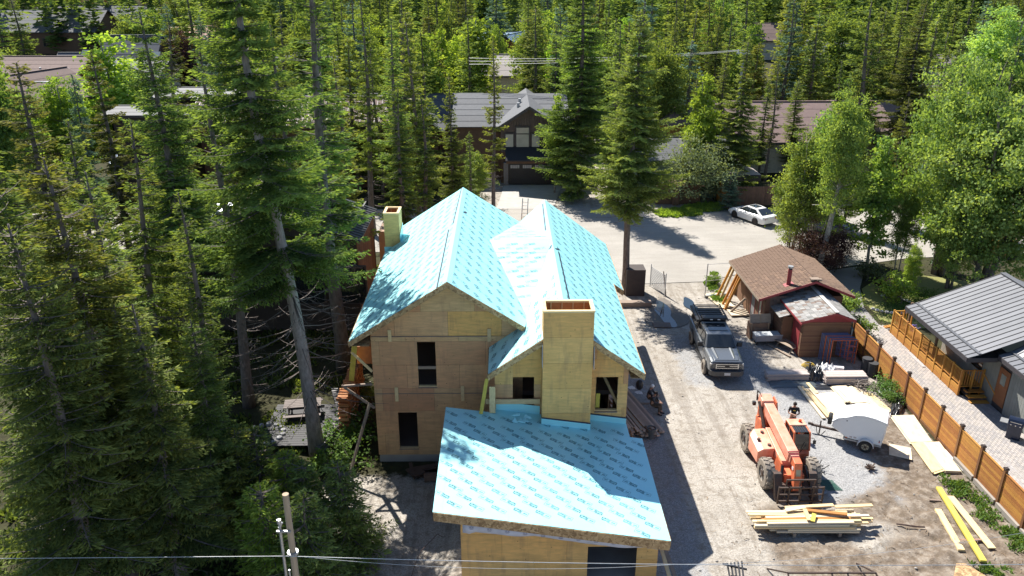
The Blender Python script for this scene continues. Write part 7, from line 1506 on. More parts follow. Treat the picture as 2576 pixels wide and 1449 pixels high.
def spruce(seed, h=20, rad=2.4, whorls=60, tuft=.17, dead=.15, near=True, top_thin=1.0, sparse=1.0, dens=1.0, lean=0, base_clear=.06, droop=.35):
    rg = np.random.default_rng(seed); rr = random.Random(seed)
    tr = MB(); wd_ = MB(); TP, TD, TT = [], [], []
    bend = lambda z: Vector((lean * (z / h) ** 1.3 + .12 * sin(z * .35 + seed), .1 * cos(z * .3 + seed), z))
    n = 9; r0 = .011 * h + .03
    secs = []
    for k in range(11):
        z = h * k / 10; c = bend(z); r_ = r0 * (1 - k / 10.3) ** .8 + .012 + (r0 * .25 if k == 0 else 0); secs.append([(c.x + r_ * cos(2 * pi * i / n), c.y + r_ * sin(2 * pi * i / n), c.z) for i in range(n)])
    tr.loft(secs)
    for wk in range(whorls):
        f = (wk + rr.random() * .8) / whorls; z = h * (base_clear + (1 - base_clear) * f ** .92)
        if z > h * .985: continue
        R_ = rad * (1 - f) ** .78 * (.55 + .75 * rr.random()) * (1 if f > .12 else .8) + .18 * top_thin
        if f < dead: R_ *= .8
        nb = rr.choice((4, 5, 6)) if near else 6
        for b in range(nb):
            az = rr.uniform(0, 2 * pi); L = R_ * rr.uniform(.7, 1.18)
            if rr.random() > sparse: continue
            o = bend(z); dx, dy = cos(az), sin(az); dr = droop * (1.2 - f * 1.0); steps = max(3, int(L / .11 * (1 if near else .55)))
            def P_(s): return o + Vector((dx * L * s, dy * L * s, -dr * L * s + .30 * L * s * s * (1 if f < .8 else 1.6)))
            isdead = f < dead or rr.random() < .04
            if near or isdead: 
                m = 4
                for i in range(m): wd_.cyl(P_(i / m), P_((i + 1) / m), .022 * (1 - i / m) + .006, .022 * (1 - (i + 1) / m) + .005, 3, cap=False)
            if isdead and near:
                for i in range(7):
                    s = rr.uniform(.3, 1); q = P_(s); l = L * .22 * rr.random() + .1; wd_.cyl(q, q + Vector((rr.uniform(-1, 1), rr.uniform(-1, 1), rr.uniform(-.9, .1))) * l, .006, .002, 3, cap=False)
                if f < dead * .75: continue
            tb = rr.random()
            for i in range(steps):
                s = .06 + .94 * (i + rr.random()) / steps; q = P_(s); ll = (L * .34 * (1.05 - s) + .13) * rr.uniform(.6, 1.2)
                for sg in (-1, 1):
                    fx, fy = dx * .7 - sg * dy, dy * .7 + sg * dx; nn = math.hypot(fx, fy); fx, fy = fx / nn, fy / nn
                    m = max(1, int(ll / (.052 if near else .12) * dens))
                    for j in range(m):
                        u = (j + rr.random()) / m * ll; TP.append((q.x + fx * u, q.y + fy * u, q.z - .28 * u * (1 + .6 * rr.random()) + rr.uniform(-.03, .03)))
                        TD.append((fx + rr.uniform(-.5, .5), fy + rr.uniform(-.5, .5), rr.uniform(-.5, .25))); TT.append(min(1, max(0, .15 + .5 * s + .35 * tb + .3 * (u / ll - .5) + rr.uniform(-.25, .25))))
                if i == steps - 1:
                    for j in range(4): TP.append(tuple(q)); TD.append((dx + rr.uniform(-.4, .4), dy + rr.uniform(-.4, .4), rr.uniform(-.2, .4))); TT.append(.9)
    for j in range(40 if near else 16):
        z = h * (.95 + .05 * rr.random()); c = bend(z); TP.append((c.x, c.y, z)); TD.append((rr.uniform(-.7, .7), rr.uniform(-.7, .7), rr.uniform(.1, 1))); TT.append(rr.random())
    TP = np.array(TP); TD = np.array(TD); TD /= np.linalg.norm(TD, axis=1, keepdims=True)
    V, F, T = tufts(TP, TD, tuft, tuft * (.15 if near else .19), rg, np.array(TT))
    return tr, wd_, (V, F, T)
def make_proto(kind, data, leafm, barkm):
    tr, wd_, (V, F, T) = data
    mt = tr.mesh(kind + '_trunk'); mt.materials.append(barkm); mt.polygons.foreach_set('use_smooth', [True] * len(mt.polygons))
    mw = None
    if wd_ and wd_.v: mw = bpy.data.meshes.new(kind + '_limbs'); mw.from_pydata([tuple(v) for v in wd_.v], [], wd_.f); mw.materials.append(DEADB if kind == 'spruce' else barkm)
    mc = mesh_np(kind + '_crown', V, F, leafm, T); return mt, mw, mc
def decid(seed, h=9, rx=2.4, rz=3.4, ncl=150, nl=130, lf=.13, trunk_n=1, cz=None, bark_r=.11, clr=.55, open_=.0, spire=0):
    rg = np.random.default_rng(seed); rr = random.Random(seed); tr, wd_ = MB(), MB(); cz = cz or h - rz
    LP, LD, LT = [], [], []
    stems = []
    for k in range(trunk_n):
        a = 2 * pi * k / max(1, trunk_n) + seed; b = Vector((.3 * cos(a), .3 * sin(a), 0)) * (trunk_n > 1); t_ = Vector((rx * .35 * cos(a), rx * .35 * sin(a), h * .93)) * (1 if trunk_n > 1 else 1)
        if trunk_n == 1: t_ = Vector((.15, .1, h * .93))
        pr_ = b; r_ = bark_r
        for i in range(1, 7):
            q = b.lerp(t_, i / 6) + Vector((rr.uniform(-.12, .12), rr.uniform(-.12, .12), 0)); tr.cyl(pr_, q, r_, r_ * .8, 8, cap=(i == 1)); pr_ = q; r_ *= .8; stems.append(q)
    for c in range(ncl):
        th_ = rr.uniform(0, 2 * pi); u = rr.uniform(-1, 1); rr_ = (rr.random() ** .45) * (1 + .22 * sin(3 * th_ + seed) * cos(4 * u + seed))
        fz = u * rr_; w_ = math.sqrt(max(0, 1 - u * u)) * rr_ * ((1 - .55 * (fz + 1) / 2 * spire))
        c0 = Vector((rx * w_ * cos(th_) * rr.uniform(.8, 1.2), rx * w_ * sin(th_) * rr.uniform(.8, 1.2), cz + rz * fz))
        st = min(stems, key=lambda s: (s - c0).length + (2 if s.z > c0.z else 0)); wd_.cyl(st, c0, .022, .006, 3, cap=False)
        tb = rr.random(); m = int(nl * rr.uniform(.5, 1.3)); p = rg.normal(size=(m, 3)) * np.array([clr, clr, clr * .55]) * rr.uniform(.35, .62) + np.array(c0)
        LP.append(p); d = rg.normal(size=(m, 3)); d[:, 2] -= .3; LD.append(d); LT.append(np.clip(.75 * tb + rg.uniform(-.05, .4, m), 0, 1))
    LP = np.concatenate(LP); LD = np.concatenate(LD); LD /= np.linalg.norm(LD, axis=1, keepdims=True); LT = np.concatenate(LT)
    n = len(LP); side = np.cross(LD, rg.normal(size=(n, 3))); side /= np.linalg.norm(side, axis=1, keepdims=True); L = (lf * rg.uniform(.7, 1.3, n))[:, None]
    V = np.stack([LP, LP + LD * L * .5 + side * L * .36, LP + LD * L, LP + LD * L * .5 - side * L * .36], 1).reshape(-1, 3); k = np.arange(n) * 4
    F = np.stack([np.stack([k, k + 1, k + 2], 1), np.stack([k, k + 2, k + 3], 1)], 1).reshape(-1, 3)
    return tr, wd_, (V, F, np.repeat(LT, 2))
PROT = {}
def proto(key, kind, leafm, barkm, fn, h, **k):
    PROT[key] = (make_proto(kind, fn(h=h, **k), leafm, barkm), h)
for i in range(7): proto('near%d' % i, 'spruce', L_SPR, BARK, spruce, 18, seed=10 + i, rad=(2.5, 2.1, 2.8, 1.9, 2.4, 2.2, 1.8)[i], whorls=(50, 42, 54, 48, 40, 46, 38)[i], dead=(.14, .2, .1, .18, .26, .15, .3)[i], sparse=(1, .9, 1, .88, .85, .92, .85)[i], tuft=(.19, .21, .18, .2, .2, .22, .18)[i], droop=(.35, .5, .25, .42, .3, .55, .4)[i], lean=(.2, -.4, .1, .5, -.2, 0, .3)[i])
proto('full', 'spruce', L_SPR, BARK, spruce, 24, seed=52, rad=3.7, whorls=60, dead=.02, base_clear=.03, tuft=.27, droop=.4, dens=.7)
proto('full2', 'spruce', L_SPR, BARK, spruce, 24, seed=55, rad=3.2, whorls=58, dead=.05, base_clear=.05, tuft=.27, droop=.5, dens=.85, sparse=.9)
proto('big', 'spruce', L_SPR, BARKG, spruce, 27, seed=33, rad=4.3, whorls=62, dead=.30, sparse=.95, tuft=.21, base_clear=.12, droop=.42)
proto('pine', 'spruce', L_YEL, BARK, spruce, 22, seed=41, rad=3.6, whorls=56, dead=.08, sparse=.9, tuft=.23, base_clear=.27, dens=1.0)
for i in range(6): proto('mid%d' % i, 'spruce', L_SPR, BARK, spruce, 18, seed=60 + i, rad=(2.2, 1.7, 2.5, 1.9, 1.5, 2.1)[i], whorls=(46, 44, 50, 40, 42, 36)[i], near=False, tuft=.34, sparse=(1, .9, 1, .85, .9, .75)[i], dead=(.05, .15, .03, .1, .1, .2)[i], dens=.9)
for i in range(3): proto('thin%d' % i, 'spruce', L_SPR, BARK, spruce, 18, seed=80 + i, rad=1.35, whorls=50, near=True, tuft=.22, sparse=.72, dead=.3, dens=.75)
for i in range(3): proto('young%d' % i, 'spruce', L_SPR, BARK, spruce, 5, seed=90 + i, rad=1.25, whorls=26, near=True, tuft=.16, dead=0, base_clear=.02, dens=1.2)
for i in range(3): proto('aspen%d' % i, 'aspen', L_GRN, BARKW, decid, 10, seed=100 + i, rx=2.3, rz=4.2, ncl=230, nl=95, lf=.15, cz=5.6, trunk_n=(1, 3, 2)[i], clr=.55, spire=.6)
for i in range(2): proto('poplar%d' % i, 'aspen', L_GRN, BARKW, decid, 10, seed=110 + i, rx=1.6, rz=4.4, ncl=120, nl=60, lf=.22, cz=5.4, clr=.55, spire=.8)
proto('willow', 'aspen', L_WIL, BARK, decid, 11, seed=120, rx=3.6, rz=4.6, ncl=430, nl=105, lf=.17, cz=6.2, trunk_n=3, clr=.62, bark_r=.2)
proto('round', 'aspen', L_SAG, BARK, decid, 5, seed=125, rx=2.4, rz=2.2, ncl=90, nl=150, lf=.13, cz=2.6, trunk_n=4, clr=.8, bark_r=.06)
for i in range(2): proto('shrub%d' % i, 'shrub', L_WED, BARK, decid, 1.4, seed=130 + i, rx=.7, rz=.6, ncl=26, nl=60, lf=.11, cz=.7, trunk_n=3, clr=.35, bark_r=.02)
FOOT = []
def tree(key, X, Y, h, lab, wscale=1.0, leafm=None, group=None, cat='tree', rot=None, lean=None, name=None, z=None, tilt=0):
    (mt, mw, mc), h0 = PROT[key]; s = h / h0
    nm = name or {'n': 'spruce_tree', 'm': 'spruce_tree', 't': 'spruce_tree', 'b': 'spruce_tree', 'y': 'young_spruce'}.get(key[0], 'aspen_tree')
    if key == 'pine': nm = 'pine_tree'
    if key == 'poplar0' or key == 'poplar1': nm = 'poplar_tree'
    if key == 'willow': nm = 'willow_tree'
    if key in ('round', 'shrub0', 'shrub1'): nm = 'shrub'
    t = bpy.data.objects.new(name or nm, None); C.objects.link(t); t.location = (X, Y, gz(X, Y) - .05 if z is None else z); t.rotation_euler = (0, 0, rnd.uniform(0, 6.28) if rot is None else rot)
    if lean: t.rotation_euler = (lean[1], lean[0], t.rotation_euler[2])
    if tilt: t.rotation_euler = (rnd.uniform(-.03, .03), rnd.uniform(-.03, .03), t.rotation_euler[2])
    t.scale = (s * wscale, s * wscale, s); tag(t, lab, cat, group)
    for nm2, me in (('trunk', mt), ('limbs', mw), ('crown', mc)):
        if me is None: continue
        o = bpy.data.objects.new(nm2, me); C.objects.link(o); o.parent = t
        if nm2 == 'limbs': o['kind'] = 'stuff'
        if nm2 == 'crown' and leafm: o.material_slots[0].link = 'OBJECT'; o.material_slots[0].material = leafm
    return t
def top(key, px, py, Y, lab, **k):
    """a tree Y metres away whose tip shows at photo pixel (px, py)"""
    p = YP(px, py, Y); return tree(key, p.x, Y, max(2, p.z), lab, **k)
# ---- named trees: near left stand
T_ = [
 ('near1', 292, 305, 31, 'yellow green spruce with a thin pale trunk, second stand from the left edge', 1.0, L_YEL),
 ('near0', 100, 390, 24.5, 'yellow green spruce with white flecked trunk reaching the bottom edge at left', 1.15, L_YEL),
 ('near2', -60, 330, 26, 'dense spruce cut by the left edge of the photo', 1.1, L_SPR),
 ('near3', 30, 158, 43, 'dark narrow spruce with brownish top near the left edge', 1.2, L_BRN),
 ('near4', 205, 430, 27.5, 'dark green spruce between the two pale thin trunks at left', 1.1, L_SPR),
 ('near5', 170, 300, 37, 'mid green spruce behind the yellow green ones at left', 1.0, L_SPR),
 ('near0', 365, 108, 47, 'spruce with sparse dark pointed top left of the leaning giant', 1.0, L_SPR),
 ('near3', 396, 62, 56, 'tall spruce with dark brown tip standing in front of the purple tree', 1.1, L_BRN),
 ('near1', 237, 127, 55, 'brown tipped spruce in front of the lime green poplar', 1.05, L_BRN),
 ('near2', 20, 560, 22, 'low dark spruce in the left foreground', 1.2, L_SPR),
 ('near5', 330, 760, 24, 'shaded dark spruce in the lower left foreground', 1.3, L_SPR),
 ('near0', 470, 800, 27.5, 'dark shaded spruce left of the young bright ones', 1.15, L_SPR),
 ('mid1', 800, 100, 52, 'dark spruce right behind the leaning giant', 1.15, L_SPR),
 ('near6', 900, -30, 67, 'tall yellowish spruce with bare lower trunk left of the house chimney', 1.0, L_YEL),
 ('thin0', 845, 150, 62, 'slender spruce left of the yellowish tall one', 1.2, L_YEL),
 ('thin1', 985, 60, 60, 'slender tall spruce above the left chimney', 1.2, L_SPR),
 ('near1', 1035, 20, 64, 'tall light green spruce right of the left chimney', 1.0, L_YEL),
 ('thin2', 1060, 240, 62, 'green spruce filling the gap behind the left gable', 1.5, L_SPR),
 ('near3', 1128, 190, 66, 'dense mid green spruce behind the left roof ridge', .95, L_SPR),
 ('thin0', 1180, 330, 66, 'short slim spruce left of the window house', 1.3, L_SPR),
 ('thin1', 1240, 90, 70, 'open branched spruce with visible trunk in front of the grey roof', .95, L_YEL),
 ('full', 1470, -120, 79, 'huge dark spruce right of the house with the tall window', 1.2, L_SPR),
 ('full2', 1400, 60, 96, 'dark spruce just right of the grey gable roof', 1.1, L_SPR),
 ('pine', 1612, 25, 53.5, 'tall yellow green pine with a long straight bare trunk beside the yard entrance', 1.08, L_SPR),
 ('thin2', 1755, 200, 84, 'small dark spruce left of the tall dark one at the canopy', 1.3, L_SPR),
 ('full2', 1885, 90, 78, 'tall dark spruce behind the garden canopy and blue spruce', 1.2, L_SPR),
 ('thin0', 1962, 150, 86, 'thin nearly bare spruce in front of the rose brown roof', 1.0, L_BRN),
 ('full2', 2330, 0, 84, 'very tall dark spruce at upper right with brownish crown', 1.2, L_BRN),
 ('full', 2200, 60, 92, 'tall spruce left of the very tall dark one at upper right', 1.25, L_SPR),
 ('near4', 2290, 245, 70, 'young yellow green spruce with brown tip at right', 1.1, L_YEL),
 ('mid0', 2360, 300, 72, 'bluish spruce between the yellow green one and willow at right', 1.0, L_BLU),
 ('full2', 2120, 150, 82, 'dark spruce in front of the small red banded roof', .9, L_SPR),
 ('near5', 1830, 130, 90, 'mid green spruce left of the dark one at the canopy', 1.2, L_SPR),
 ('full', 2420, 90, 78, 'dark spruce behind the pale willow at the right', .85, L_SPR),
 ('near1', 2540, 300, 66, 'dark spruce between the two pale willows at the right edge', 1.2, L_SPR),
 ('near2', 2160, 330, 68, 'dark spruce behind the shared driveway aspens', 1.2, L_SPR),
 ('full', 1330, -40, 112, 'tall dark spruce behind the grey gable roof', .8, L_SPR),
 ('near5', 1560, 60, 84, 'dark spruce close behind the long trunked pine', 1.1, L_SPR),
 ('full2', 1700, 40, 98, 'dark spruce behind the gazebo', .75, L_SPR),
 ('full', 1815, 10, 106, 'tall dark spruce behind the left end of the rose brown roof', .8, L_SPR),
 ('mid0', 2060, 60, 101, 'dark spruce rising behind the middle of the rose brown roof', 1.4, L_SPR),
 ('near2', 2010, 200, 89, 'dark spruce in front of the rose brown roof, right of the bare one', 1.3, L_SPR),
 ('near5', 1935, 205, 88, 'green spruce just left of the thin bare one at the rose brown roof', 1.0, L_SPR),
 ('mid5', 2010, 110, 120, 'brownish spruce above the rose brown roof', 1.3, L_BRN),
]
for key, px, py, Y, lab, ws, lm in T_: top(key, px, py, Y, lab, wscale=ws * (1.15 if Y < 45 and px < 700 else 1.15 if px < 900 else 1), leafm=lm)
b = G(800, 1133); t = tree('big', b.x, b.y, 27.5, 'giant leaning spruce with thick grey trunk and dead lower branches left of the house', lean=None, rot=2.2)
t.rotation_euler = (0, R(-3.2), 2.2); t.rotation_euler = (Matrix.Rotation(R(-3.4), 3, 'Y') @ Matrix.Rotation(2.2, 3, 'Z')).to_euler()
for i, (X, Y, h, lab) in enumerate(((-13.6, 37.6, 19, 'shaded spruce with bare lower trunk behind the leaning giant, left side'), (-9.5, 41.9, 23, 'dark spruce between the giant and the black metal house'), (-13.4, 48.5, 19, 'spruce growing close over the black metal roof'), (-14.6, 34.5, 11, 'dark spruce in front of the black metal roof'), (-7.6, 57.5, 14, 'spruce left of the small left chimney'), (-18.5, 43, 20, 'dark spruce over the left end of the black metal roof'), (-12.5, 30, 14, 'shaded half bare spruce in the dark garden'))):
    tree(('thin1', 'thin2', 'near4', 'thin0', 'near1', 'near0', 'thin2')[i], X, Y, h, lab, wscale=1.4 if i == 1 else 1.15, leafm=(L_SPR, L_SPR, L_SPR, L_YEL, L_SPR, L_SPR, L_SPR)[i])
# young bright spruces in the opening
for px, py, Y, k, lm, lab in ((585, 1080, 27.5, 'young0', L_YEL, 'small bright young spruce, leftmost of the group by the fire ring'), (645, 1062, 28, 'young1', L_SPR, 'young dark green spruce right beside the fire ring'), (705, 1118, 26.5, 'young2', L_LIM, 'brightest young spruce lit by the sun in front of the picnic table'), (745, 1135, 25.8, 'young0', L_SPR, 'young green spruce right of the brightest one'), (660, 1190, 24.3, 'young1', L_LIM, 'yellow green young spruce in front of the young group'), (760, 1220, 23.6, 'young2', L_SPR, 'shaded young spruce behind the utility pole'), (850, 1130, 26, 'young0', L_SPR, 'low dark young spruce at the edge of the shaded dirt')):
    p = YP(px, py, Y); tree(k, p.x, Y, max(2.2, p.z), lab, wscale=1.3, leafm=lm)
for px, py, lab, s in ((872, 1100, 'bright green shrub at the foot of the wall beside the firewood', 1.6), (850, 1160, 'dark green shrub below the bright one by the giant trunk', 1.5), (905, 1010, 'small green shrub under the house braces', 1.2)):
    p = G(px, py); tree('shrub0', p.x, p.y, s, lab, wscale=1.5, leafm=L_WED if 'bright' in lab else L_SPR, cat='shrub')
# right side broadleaf trees and others
for key, px, py, Y, lab, ws, lm in (
 ('aspen1', 2040, 330, 60, 'three stemmed light green aspen clump behind the cabin, left part', 1.0, L_GRN), ('aspen2', 2105, 275, 62, 'tall light green aspen behind the cabin with rounded top', 1.05, L_GRN),
 ('aspen0', 2000, 470, 62.5, 'lower leafy aspen hiding the tail of the white car', .85, L_GRN), ('poplar0', 2240, 340, 58.5, 'bright aspen with thin trunk beside the shared driveway', 1.15, L_GRN), ('aspen2', 2300, 450, 57.5, 'leafy aspen right of the bright one at the street edge', .7, L_GRN),
 ('willow', 2480, 120, 57, 'large pale green willow filling the right edge, farther back', .7, L_WIL), ('willow', 2585, 230, 52.5, 'large pale green willow cut by the right edge', .95, L_WIL), ('willow', 2450, 430, 54, 'lower pale green willow above the deck house roof', .7, L_WIL),
 ('mid4', 2395, 470, 58.5, 'blue green spruce between aspen and willow above the lawn', 1.0, L_BLU), ('aspen2', 2310, 610, 52.5, 'small lime leaved tree over the white rocks of the lawn', .7, L_LIM), ('shrub1', 2262, 700, 51.5, 'lime green bush at the left side of the lawn', 1.3, L_LIM),
 ('poplar0', 1775, 185, 82, 'bright lime poplar with see-through crown beside the gazebo', 1.0, L_LIM), ('poplar1', 1745, 300, 80, 'small lime green tree below the bright poplar', 1.0, L_LIM),
 ('poplar1', 1060, 60, 98, 'light green poplar between thin spruces, left of upper centre', 1.3, L_LIM), ('poplar0', 1110, 70, 120, 'narrow yellow green poplar in the upper centre', 1.0, L_LIM), ('poplar1', 1190, 25, 115, 'brightest lime poplar in the upper centre', 1.5, L_LIM), ('aspen1', 1150, 90, 118, 'round lime tree below the brightest poplar', 1.0, L_LIM),
 ('poplar0', 258, 82, 90, 'lime green poplar with two leaders at upper left', 1.6, L_LIM), ('aspen1', 133, 195, 84, 'rounded lime green tree beside the curved street lamp', 1.5, L_LIM), ('aspen0', 333, 18, 134, 'broad round light green tree behind the skylight house', 1.4, L_GRN), ('aspen1', 375, 24, 137, 'broad round green tree right of its twin behind the skylight house', 1.3, L_GRN),
 ('aspen1', 450, 78, 122, 'round purple leaved tree in front of the salmon roof', 1.4, L_PUR), ('aspen0', 2140, 5, 110, 'very tall rounded light green poplar at the upper right', 1.25, L_GRN), ('aspen1', 2540, 20, 90, 'light green tree in the top right corner', 1.3, L_WIL),
 ('poplar0', 1400, 235, 81, 'pale leaved tree overlapping the grey gable roof', .8, L_GRN), ('aspen1', 1195, 380, 76, 'leafy green tree at the left of the driveway', 1.3, L_GRN)):
    top(key, px, py, Y, lab, wscale=ws, leafm=lm, cat='tree' if 'shrub' not in key else 'shrub')
for px, py, lab, w_, lm, s in ((1745, 468, 'rounded grey green shrub at the street left of the canopy', 1.25, L_SAG, 6.4), (2095, 640, 'dark purple leaved shrub beside the birch trunk', .8, L_PUR, 3.6), (2040, 655, 'dark purple shrub behind the cabin roof', .9, L_PUR, 4.2)):
    p = G(px, py + 40); tree('round', p.x, p.y, s, lab, wscale=w_, leafm=lm, cat='shrub')
b = G(2053, 700); 
q = MB(); bx_ = Vector((b.x, b.y, 0)); q.cyl(bx_, bx_ + Vector((.35, -.1, 4)), .24, .19, 12); q.cyl(bx_ + Vector((.35, -.1, 4)), bx_ + Vector((.6, -.2, 8)), .19, .12, 12)
for a, l in ((.4, 1.8), (2.6, 1.5), (5.0, 1.3)): q.tube([bx_ + Vector((.42, -.1, 5.2)), bx_ + Vector((.42 + l * cos(a) * .5, -.1 + l * sin(a) * .5, 5.7)), bx_ + Vector((.42 + l * cos(a), -.1 + l * sin(a), 5.6))], .03, 5)
bt = tree('aspen0', b.x + .5, b.y - .1, 11, 'birch with bare pale leaning trunk and high green crown behind the brown cabin', wscale=.8, leafm=L_GRN, z=3.6, name='birch_tree', rot=0)
for ch in list(bt.children):
    if ch.name.startswith('trunk'): bpy.data.objects.remove(ch)
M4 = Matrix.LocRotScale(bt.location, None, bt.scale).inverted(); q.v = [tuple(M4 @ Vector(v)) for v in q.v]; tm = q.mesh('trunk'); tm.materials.append(BARKW); link('trunk', tm, bt)
p = G(1832, 528); tree('young1', p.x, p.y, 4.0, 'small blue spruce beside the white car', wscale=1.25, leafm=L_BLU)
p = YP(183, 193, 78); tree('young0', p.x, 78, p.z, 'small blue green spruce between the lime trees at left', wscale=.55, leafm=L_BLU)
for px, py, Y, lab in ((417, 10, 125, 'blue spruce in front of the dark wood, upper left'), (500, 37, 112, 'second blue spruce right of the first in the upper left'), (520, 75, 100, 'third blue spruce right of the purple tree')): top('mid3', px, py, Y, lab, leafm=L_BLU, wscale=1.1)
for px, py, s, lab in ((2180, 690, 1.6, 'low grey green bush at the edge of the shared driveway'), (2222, 722, 1.2, 'purple bush by the lawn edge'), (2125, 782, 1.5, 'green bush between the cabin and shared driveway'), (1795, 705, .9, 'weeds at the cabin back corner'), (2170, 835, 1.3, 'green bush behind the small shed'), (2145, 760, 1.2, 'second green bush behind the cabin')):
    p = G(px, py + 12); tree('shrub1', p.x, p.y, s, lab, wscale=1.2, leafm=L_SAG if 'grey' in lab else (L_PUR if 'purple' in lab else L_GRN), cat='shrub')
for px, py, s, lab in ((2225, 985, 1.0, 'leafy green weeds at the brush pile by the fence'), (2250, 1010, .8, 'lower leafy weeds by the fence beside the tarpaulin')):
    p = G(px, py); tree('shrub0', p.x, p.y, s, lab, wscale=1.5, leafm=L_WED, cat='plant')
# ground plants
def weeds(name, pts, n, size, mat, lab, seed, spread=.35):
    rg = np.random.default_rng(seed); P = []
    for (x, y, r_) in pts:
        m = int(n * r_); a = rg.uniform(0, 6.28, m); d = rg.uniform(0, 1, m) ** .5 * r_; P.append(np.stack([x + d * np.cos(a), y + d * np.sin(a), np.full(m, 0.0)], 1))
    P = np.concatenate(P); P[:, 2] = [gz(a[0], a[1]) + .01 for a in P]; D = rg.normal(size=P.shape) * .6; D[:, 2] = rg.uniform(.35, 1.1, len(P)); D /= np.linalg.norm(D, axis=1, keepdims=True)
    V, F, T = tufts(P, D, size, size * .22, rg, rg.uniform(0, 1, len(P))); me = mesh_np(name, V, F, mat, T); o = link(name, me, None); o['kind'] = 'stuff'; o['label'] = lab
z6b = lambda x, y: zz(3140, 1500, 2.1957, x, y)
rr = random.Random(77)
def along(pts, n, w_, r0, r1):
    o = []
    for k in range(n):
        f = rr.random() * (len(pts) - 1); i = int(f); a, b = pts[i], pts[i + 1]; c = a.lerp(b, f - i); o.append((c.x + rr.uniform(-w_, w_), c.y + rr.uniform(-w_, w_), rr.uniform(r0, r1)))
    return o
weeds('weeds', along([z6b(950, 670), z6b(1000, 760), z6b(1180, 860), z6b(1300, 1020), z6b(1480, 1130), z6b(1530, 1250)], 46, .35, .12, .42) + along([z6b(1060, 1340), z6b(1250, 1420), z6b(1400, 1400)], 12, .3, .1, .25), 150, .17, L_WED, 'green weeds growing along the foot of the cedar fence', 5)
weeds('grass', along([G(1670, 540), G(1720, 535), G(1760, 528), G(1812, 520)], 60, .8, .3, .9), 300, .35, L_LIM, 'bright grass verge at the street below the rounded shrub', 6)
weeds('grass_tufts', along([G(1785, 690), G(1800, 730), G(1812, 762)], 20, .4, .15, .4), 300, .25, L_WED, 'grass tufts between the cabin and the dirt', 7)
weeds('lawn_grass', along([Vector((26.5, 50, 0)), Vector((31, 52, 0)), Vector((33, 49, 0))], 60, 1.6, .5, 1.2), 160, .12, L_WED, 'short grass blades on the lawn', 8)
weeds('forest_undergrowth', [(rr.uniform(-24, -9.6), rr.uniform(15, 60), rr.uniform(.4, 1.3)) for _ in range(300)], 130, .28, L_SPR, 'low undergrowth on the forest floor left of the house', 9)
# ---- the wood beyond
keep = [  # photo windows that stay open up to the given distance
 (1262, 230, 1372, 520, 100), (1160, 235, 1400, 300, 93), (2, 140, 185, 235, 110), (285, 88, 385, 150, 150), (440, 130, 480, 215, 120), (1262, 20, 1330, 150, 188), (1640, 345, 1765, 378, 82), (1700, 262, 1720, 345, 86), (1960, 258, 2050, 330, 94), (2225, 255, 2290, 285, 98),
 (1905, 62, 1965, 82, 212), (2062, 97, 2105, 125, 160), (2415, 140, 2480, 215, 106), (380, 195, 480, 250, 80), (700, 235, 860, 290, 86), (60, 8, 380, 62, 230), (1100, 150, 1150, 215, 120), (290, 270, 330, 305, 90), (1870, 125, 1880, 150, 92), (1100, 470, 2576, 760, 90), (150, 300, 500, 330, 90)]
placed = []
for o in list(C.objects):
    if o.parent is None and o.name.split('.')[0] in ('spruce_tree', 'pine_tree', 'aspen_tree', 'poplar_tree', 'willow_tree'): placed.append((o.location.x, o.location.y))
rr = random.Random(2024); count = 0
def blocked(x, y, h, w_):
    b0, t0 = PR(x, y, .0), PR(x, y, h)
    for (xa, ya, xb, yb, D_) in keep:
        if y >= D_: continue
        hw = w_ * FPX / y * .55
        if t0[1] < yb and b0[1] > ya:
            # crown narrows upward
            ym = max(ya, t0[1]); f = min(1, (min(yb, b0[1]) - t0[1]) / max(1, b0[1] - t0[1])); half = hw * max(.1, f)
            if b0[0] + (t0[0] - b0[0]) * .5 + half > xa and b0[0] + (t0[0] - b0[0]) * .5 - half < xb: return True
    return False
houses = [(o.location.x, o.location.y) for o in C.objects if o.parent is None and o.get('category') in ('house', 'building')]
tries = 0; bands = [(62, 85, 32), (85, 115, 62), (115, 160, 80), (160, 230, 76)]
zone_lab = lambda px, y: ('spruce in the far wood, ' + ('upper left' if px < 860 else 'upper middle' if px < 1720 else 'upper right') + (' beyond the nearer roofs' if y > 115 else ' among the nearer houses'))
mats_ = [L_SPR, L_SPR, L_SPR, L_SPR, L_YEL, L_BRN, L_SPR, L_SPR, L_BLU, L_SPR]
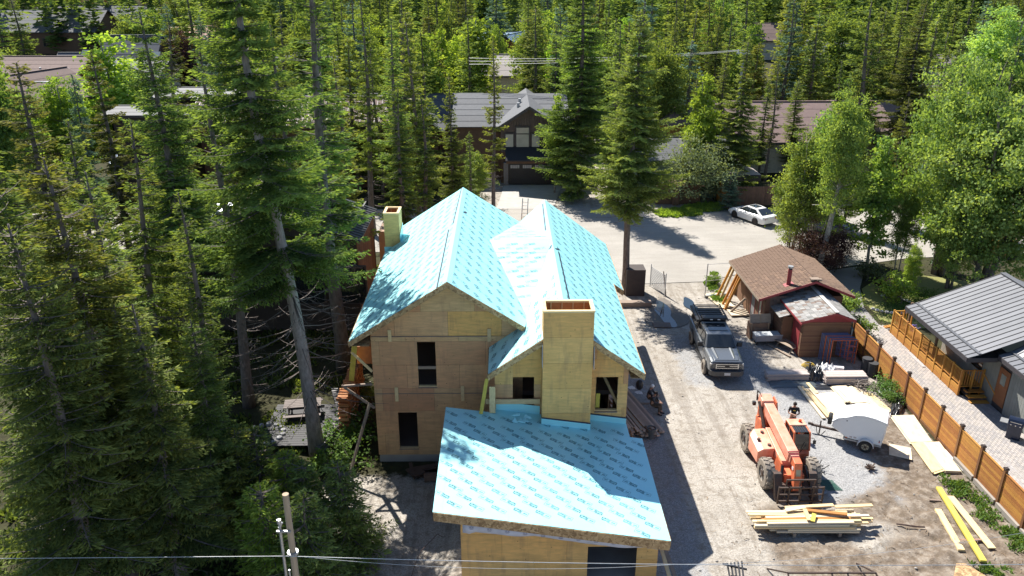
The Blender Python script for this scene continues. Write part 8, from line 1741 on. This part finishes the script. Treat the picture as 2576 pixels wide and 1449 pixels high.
for (ya, yb, want) in bands:
    n = 0; tr_ = 0
    while n < want and tr_ < 5000:
        tr_ += 1; y = rr.uniform(ya, yb); half = y * .70; x = rr.uniform(-half, half); h = rr.uniform(14, 21) * (1 if y < 200 else 1.05)
        if 60 < y < 77 and (x > -30): continue
        if y < 84 and x > 2: h *= .8
        if any((x - a) ** 2 + (y - b_) ** 2 < 2.6 ** 2 for a, b_ in placed): continue
        if any(abs(x - a) < 9 and abs(y - b_) < 6 for a, b_ in houses): continue
        if blocked(x, y, h, 2.0): continue
        px = PR(x, y, h)[0]; placed.append((x, y)); n += 1
        lm_ = rr.choice(mats_); L_ = {'spruce_needles': 'dark green ', 'yellow_spruce_needles': 'yellow green ', 'browning_spruce_needles': 'brown tipped ', 'blue_spruce_needles': 'bluish '}[lm_.name] + zone_lab(px, y); 
        if rr.random() < .13:
            L_ = 'light green broadleaf tree' + zone_lab(px, y)[6:]; tree(rr.choice(('aspen0', 'aspen1', 'poplar0', 'poplar1')), x, y, h * .82, L_, wscale=rr.uniform(.9, 1.2), leafm=rr.choice((L_GRN, L_GRN, L_LIM)), group=L_.replace('tree', 'trees', 1))
        else: tree('mid%d' % rr.randrange(6), x, y, h * rr.uniform(.85, 1.05), L_, wscale=rr.uniform(1.1, 1.6), leafm=lm_, tilt=1, group=L_.replace('spruce', 'spruces', 1))
# the far wooded mass behind everything, one mass of trees nobody could count
rg = np.random.default_rng(5); pts = []
(mt, mw, mc), h0 = PROT['mid1']
nv = len(mc.vertices); co = np.empty(nv * 3, dtype=np.float32); mc.vertices.foreach_get('co', co); co = co.reshape(-1, 3)
sel = rg.random(nv // 4) < 170 / (nv // 4); pick = co.reshape(-1, 4, 3)[sel]; cen = pick.mean(1, keepdims=True); pick = cen + (pick - cen) * 4.4
VV, TT = [], []
for k in range(1300):
    y = 215 + 330 * rg.random() ** 1.3; x = rg.uniform(-.72, .72) * y; s = rg.uniform(.8, 1.25); a = rg.uniform(0, 6.28); c_, s_ = np.cos(a), np.sin(a); q = pick.copy(); q[..., :2] = q[..., :2] @ np.array([[c_, s_], [-s_, c_]]) * 1.5; q *= s; q += np.array([x, y, 0]); VV.append(q.reshape(-1, 3)); TT.append(np.full(len(pick) * 2, rg.uniform(0, .8)))
VV = np.concatenate(VV); k = np.arange(len(VV) // 4) * 4; FF = np.stack([np.stack([k, k + 1, k + 2], 1), np.stack([k, k + 2, k + 3], 1)], 1).reshape(-1, 3)
o = link('distant_wood', mesh_np('distant_wood', VV, FF, L_SPR, np.concatenate(TT))); o['kind'] = 'stuff'; o['label'] = 'dense conifer wood far behind the last houses'
for o in C.objects:
    if '_local' in o: del o['_local']
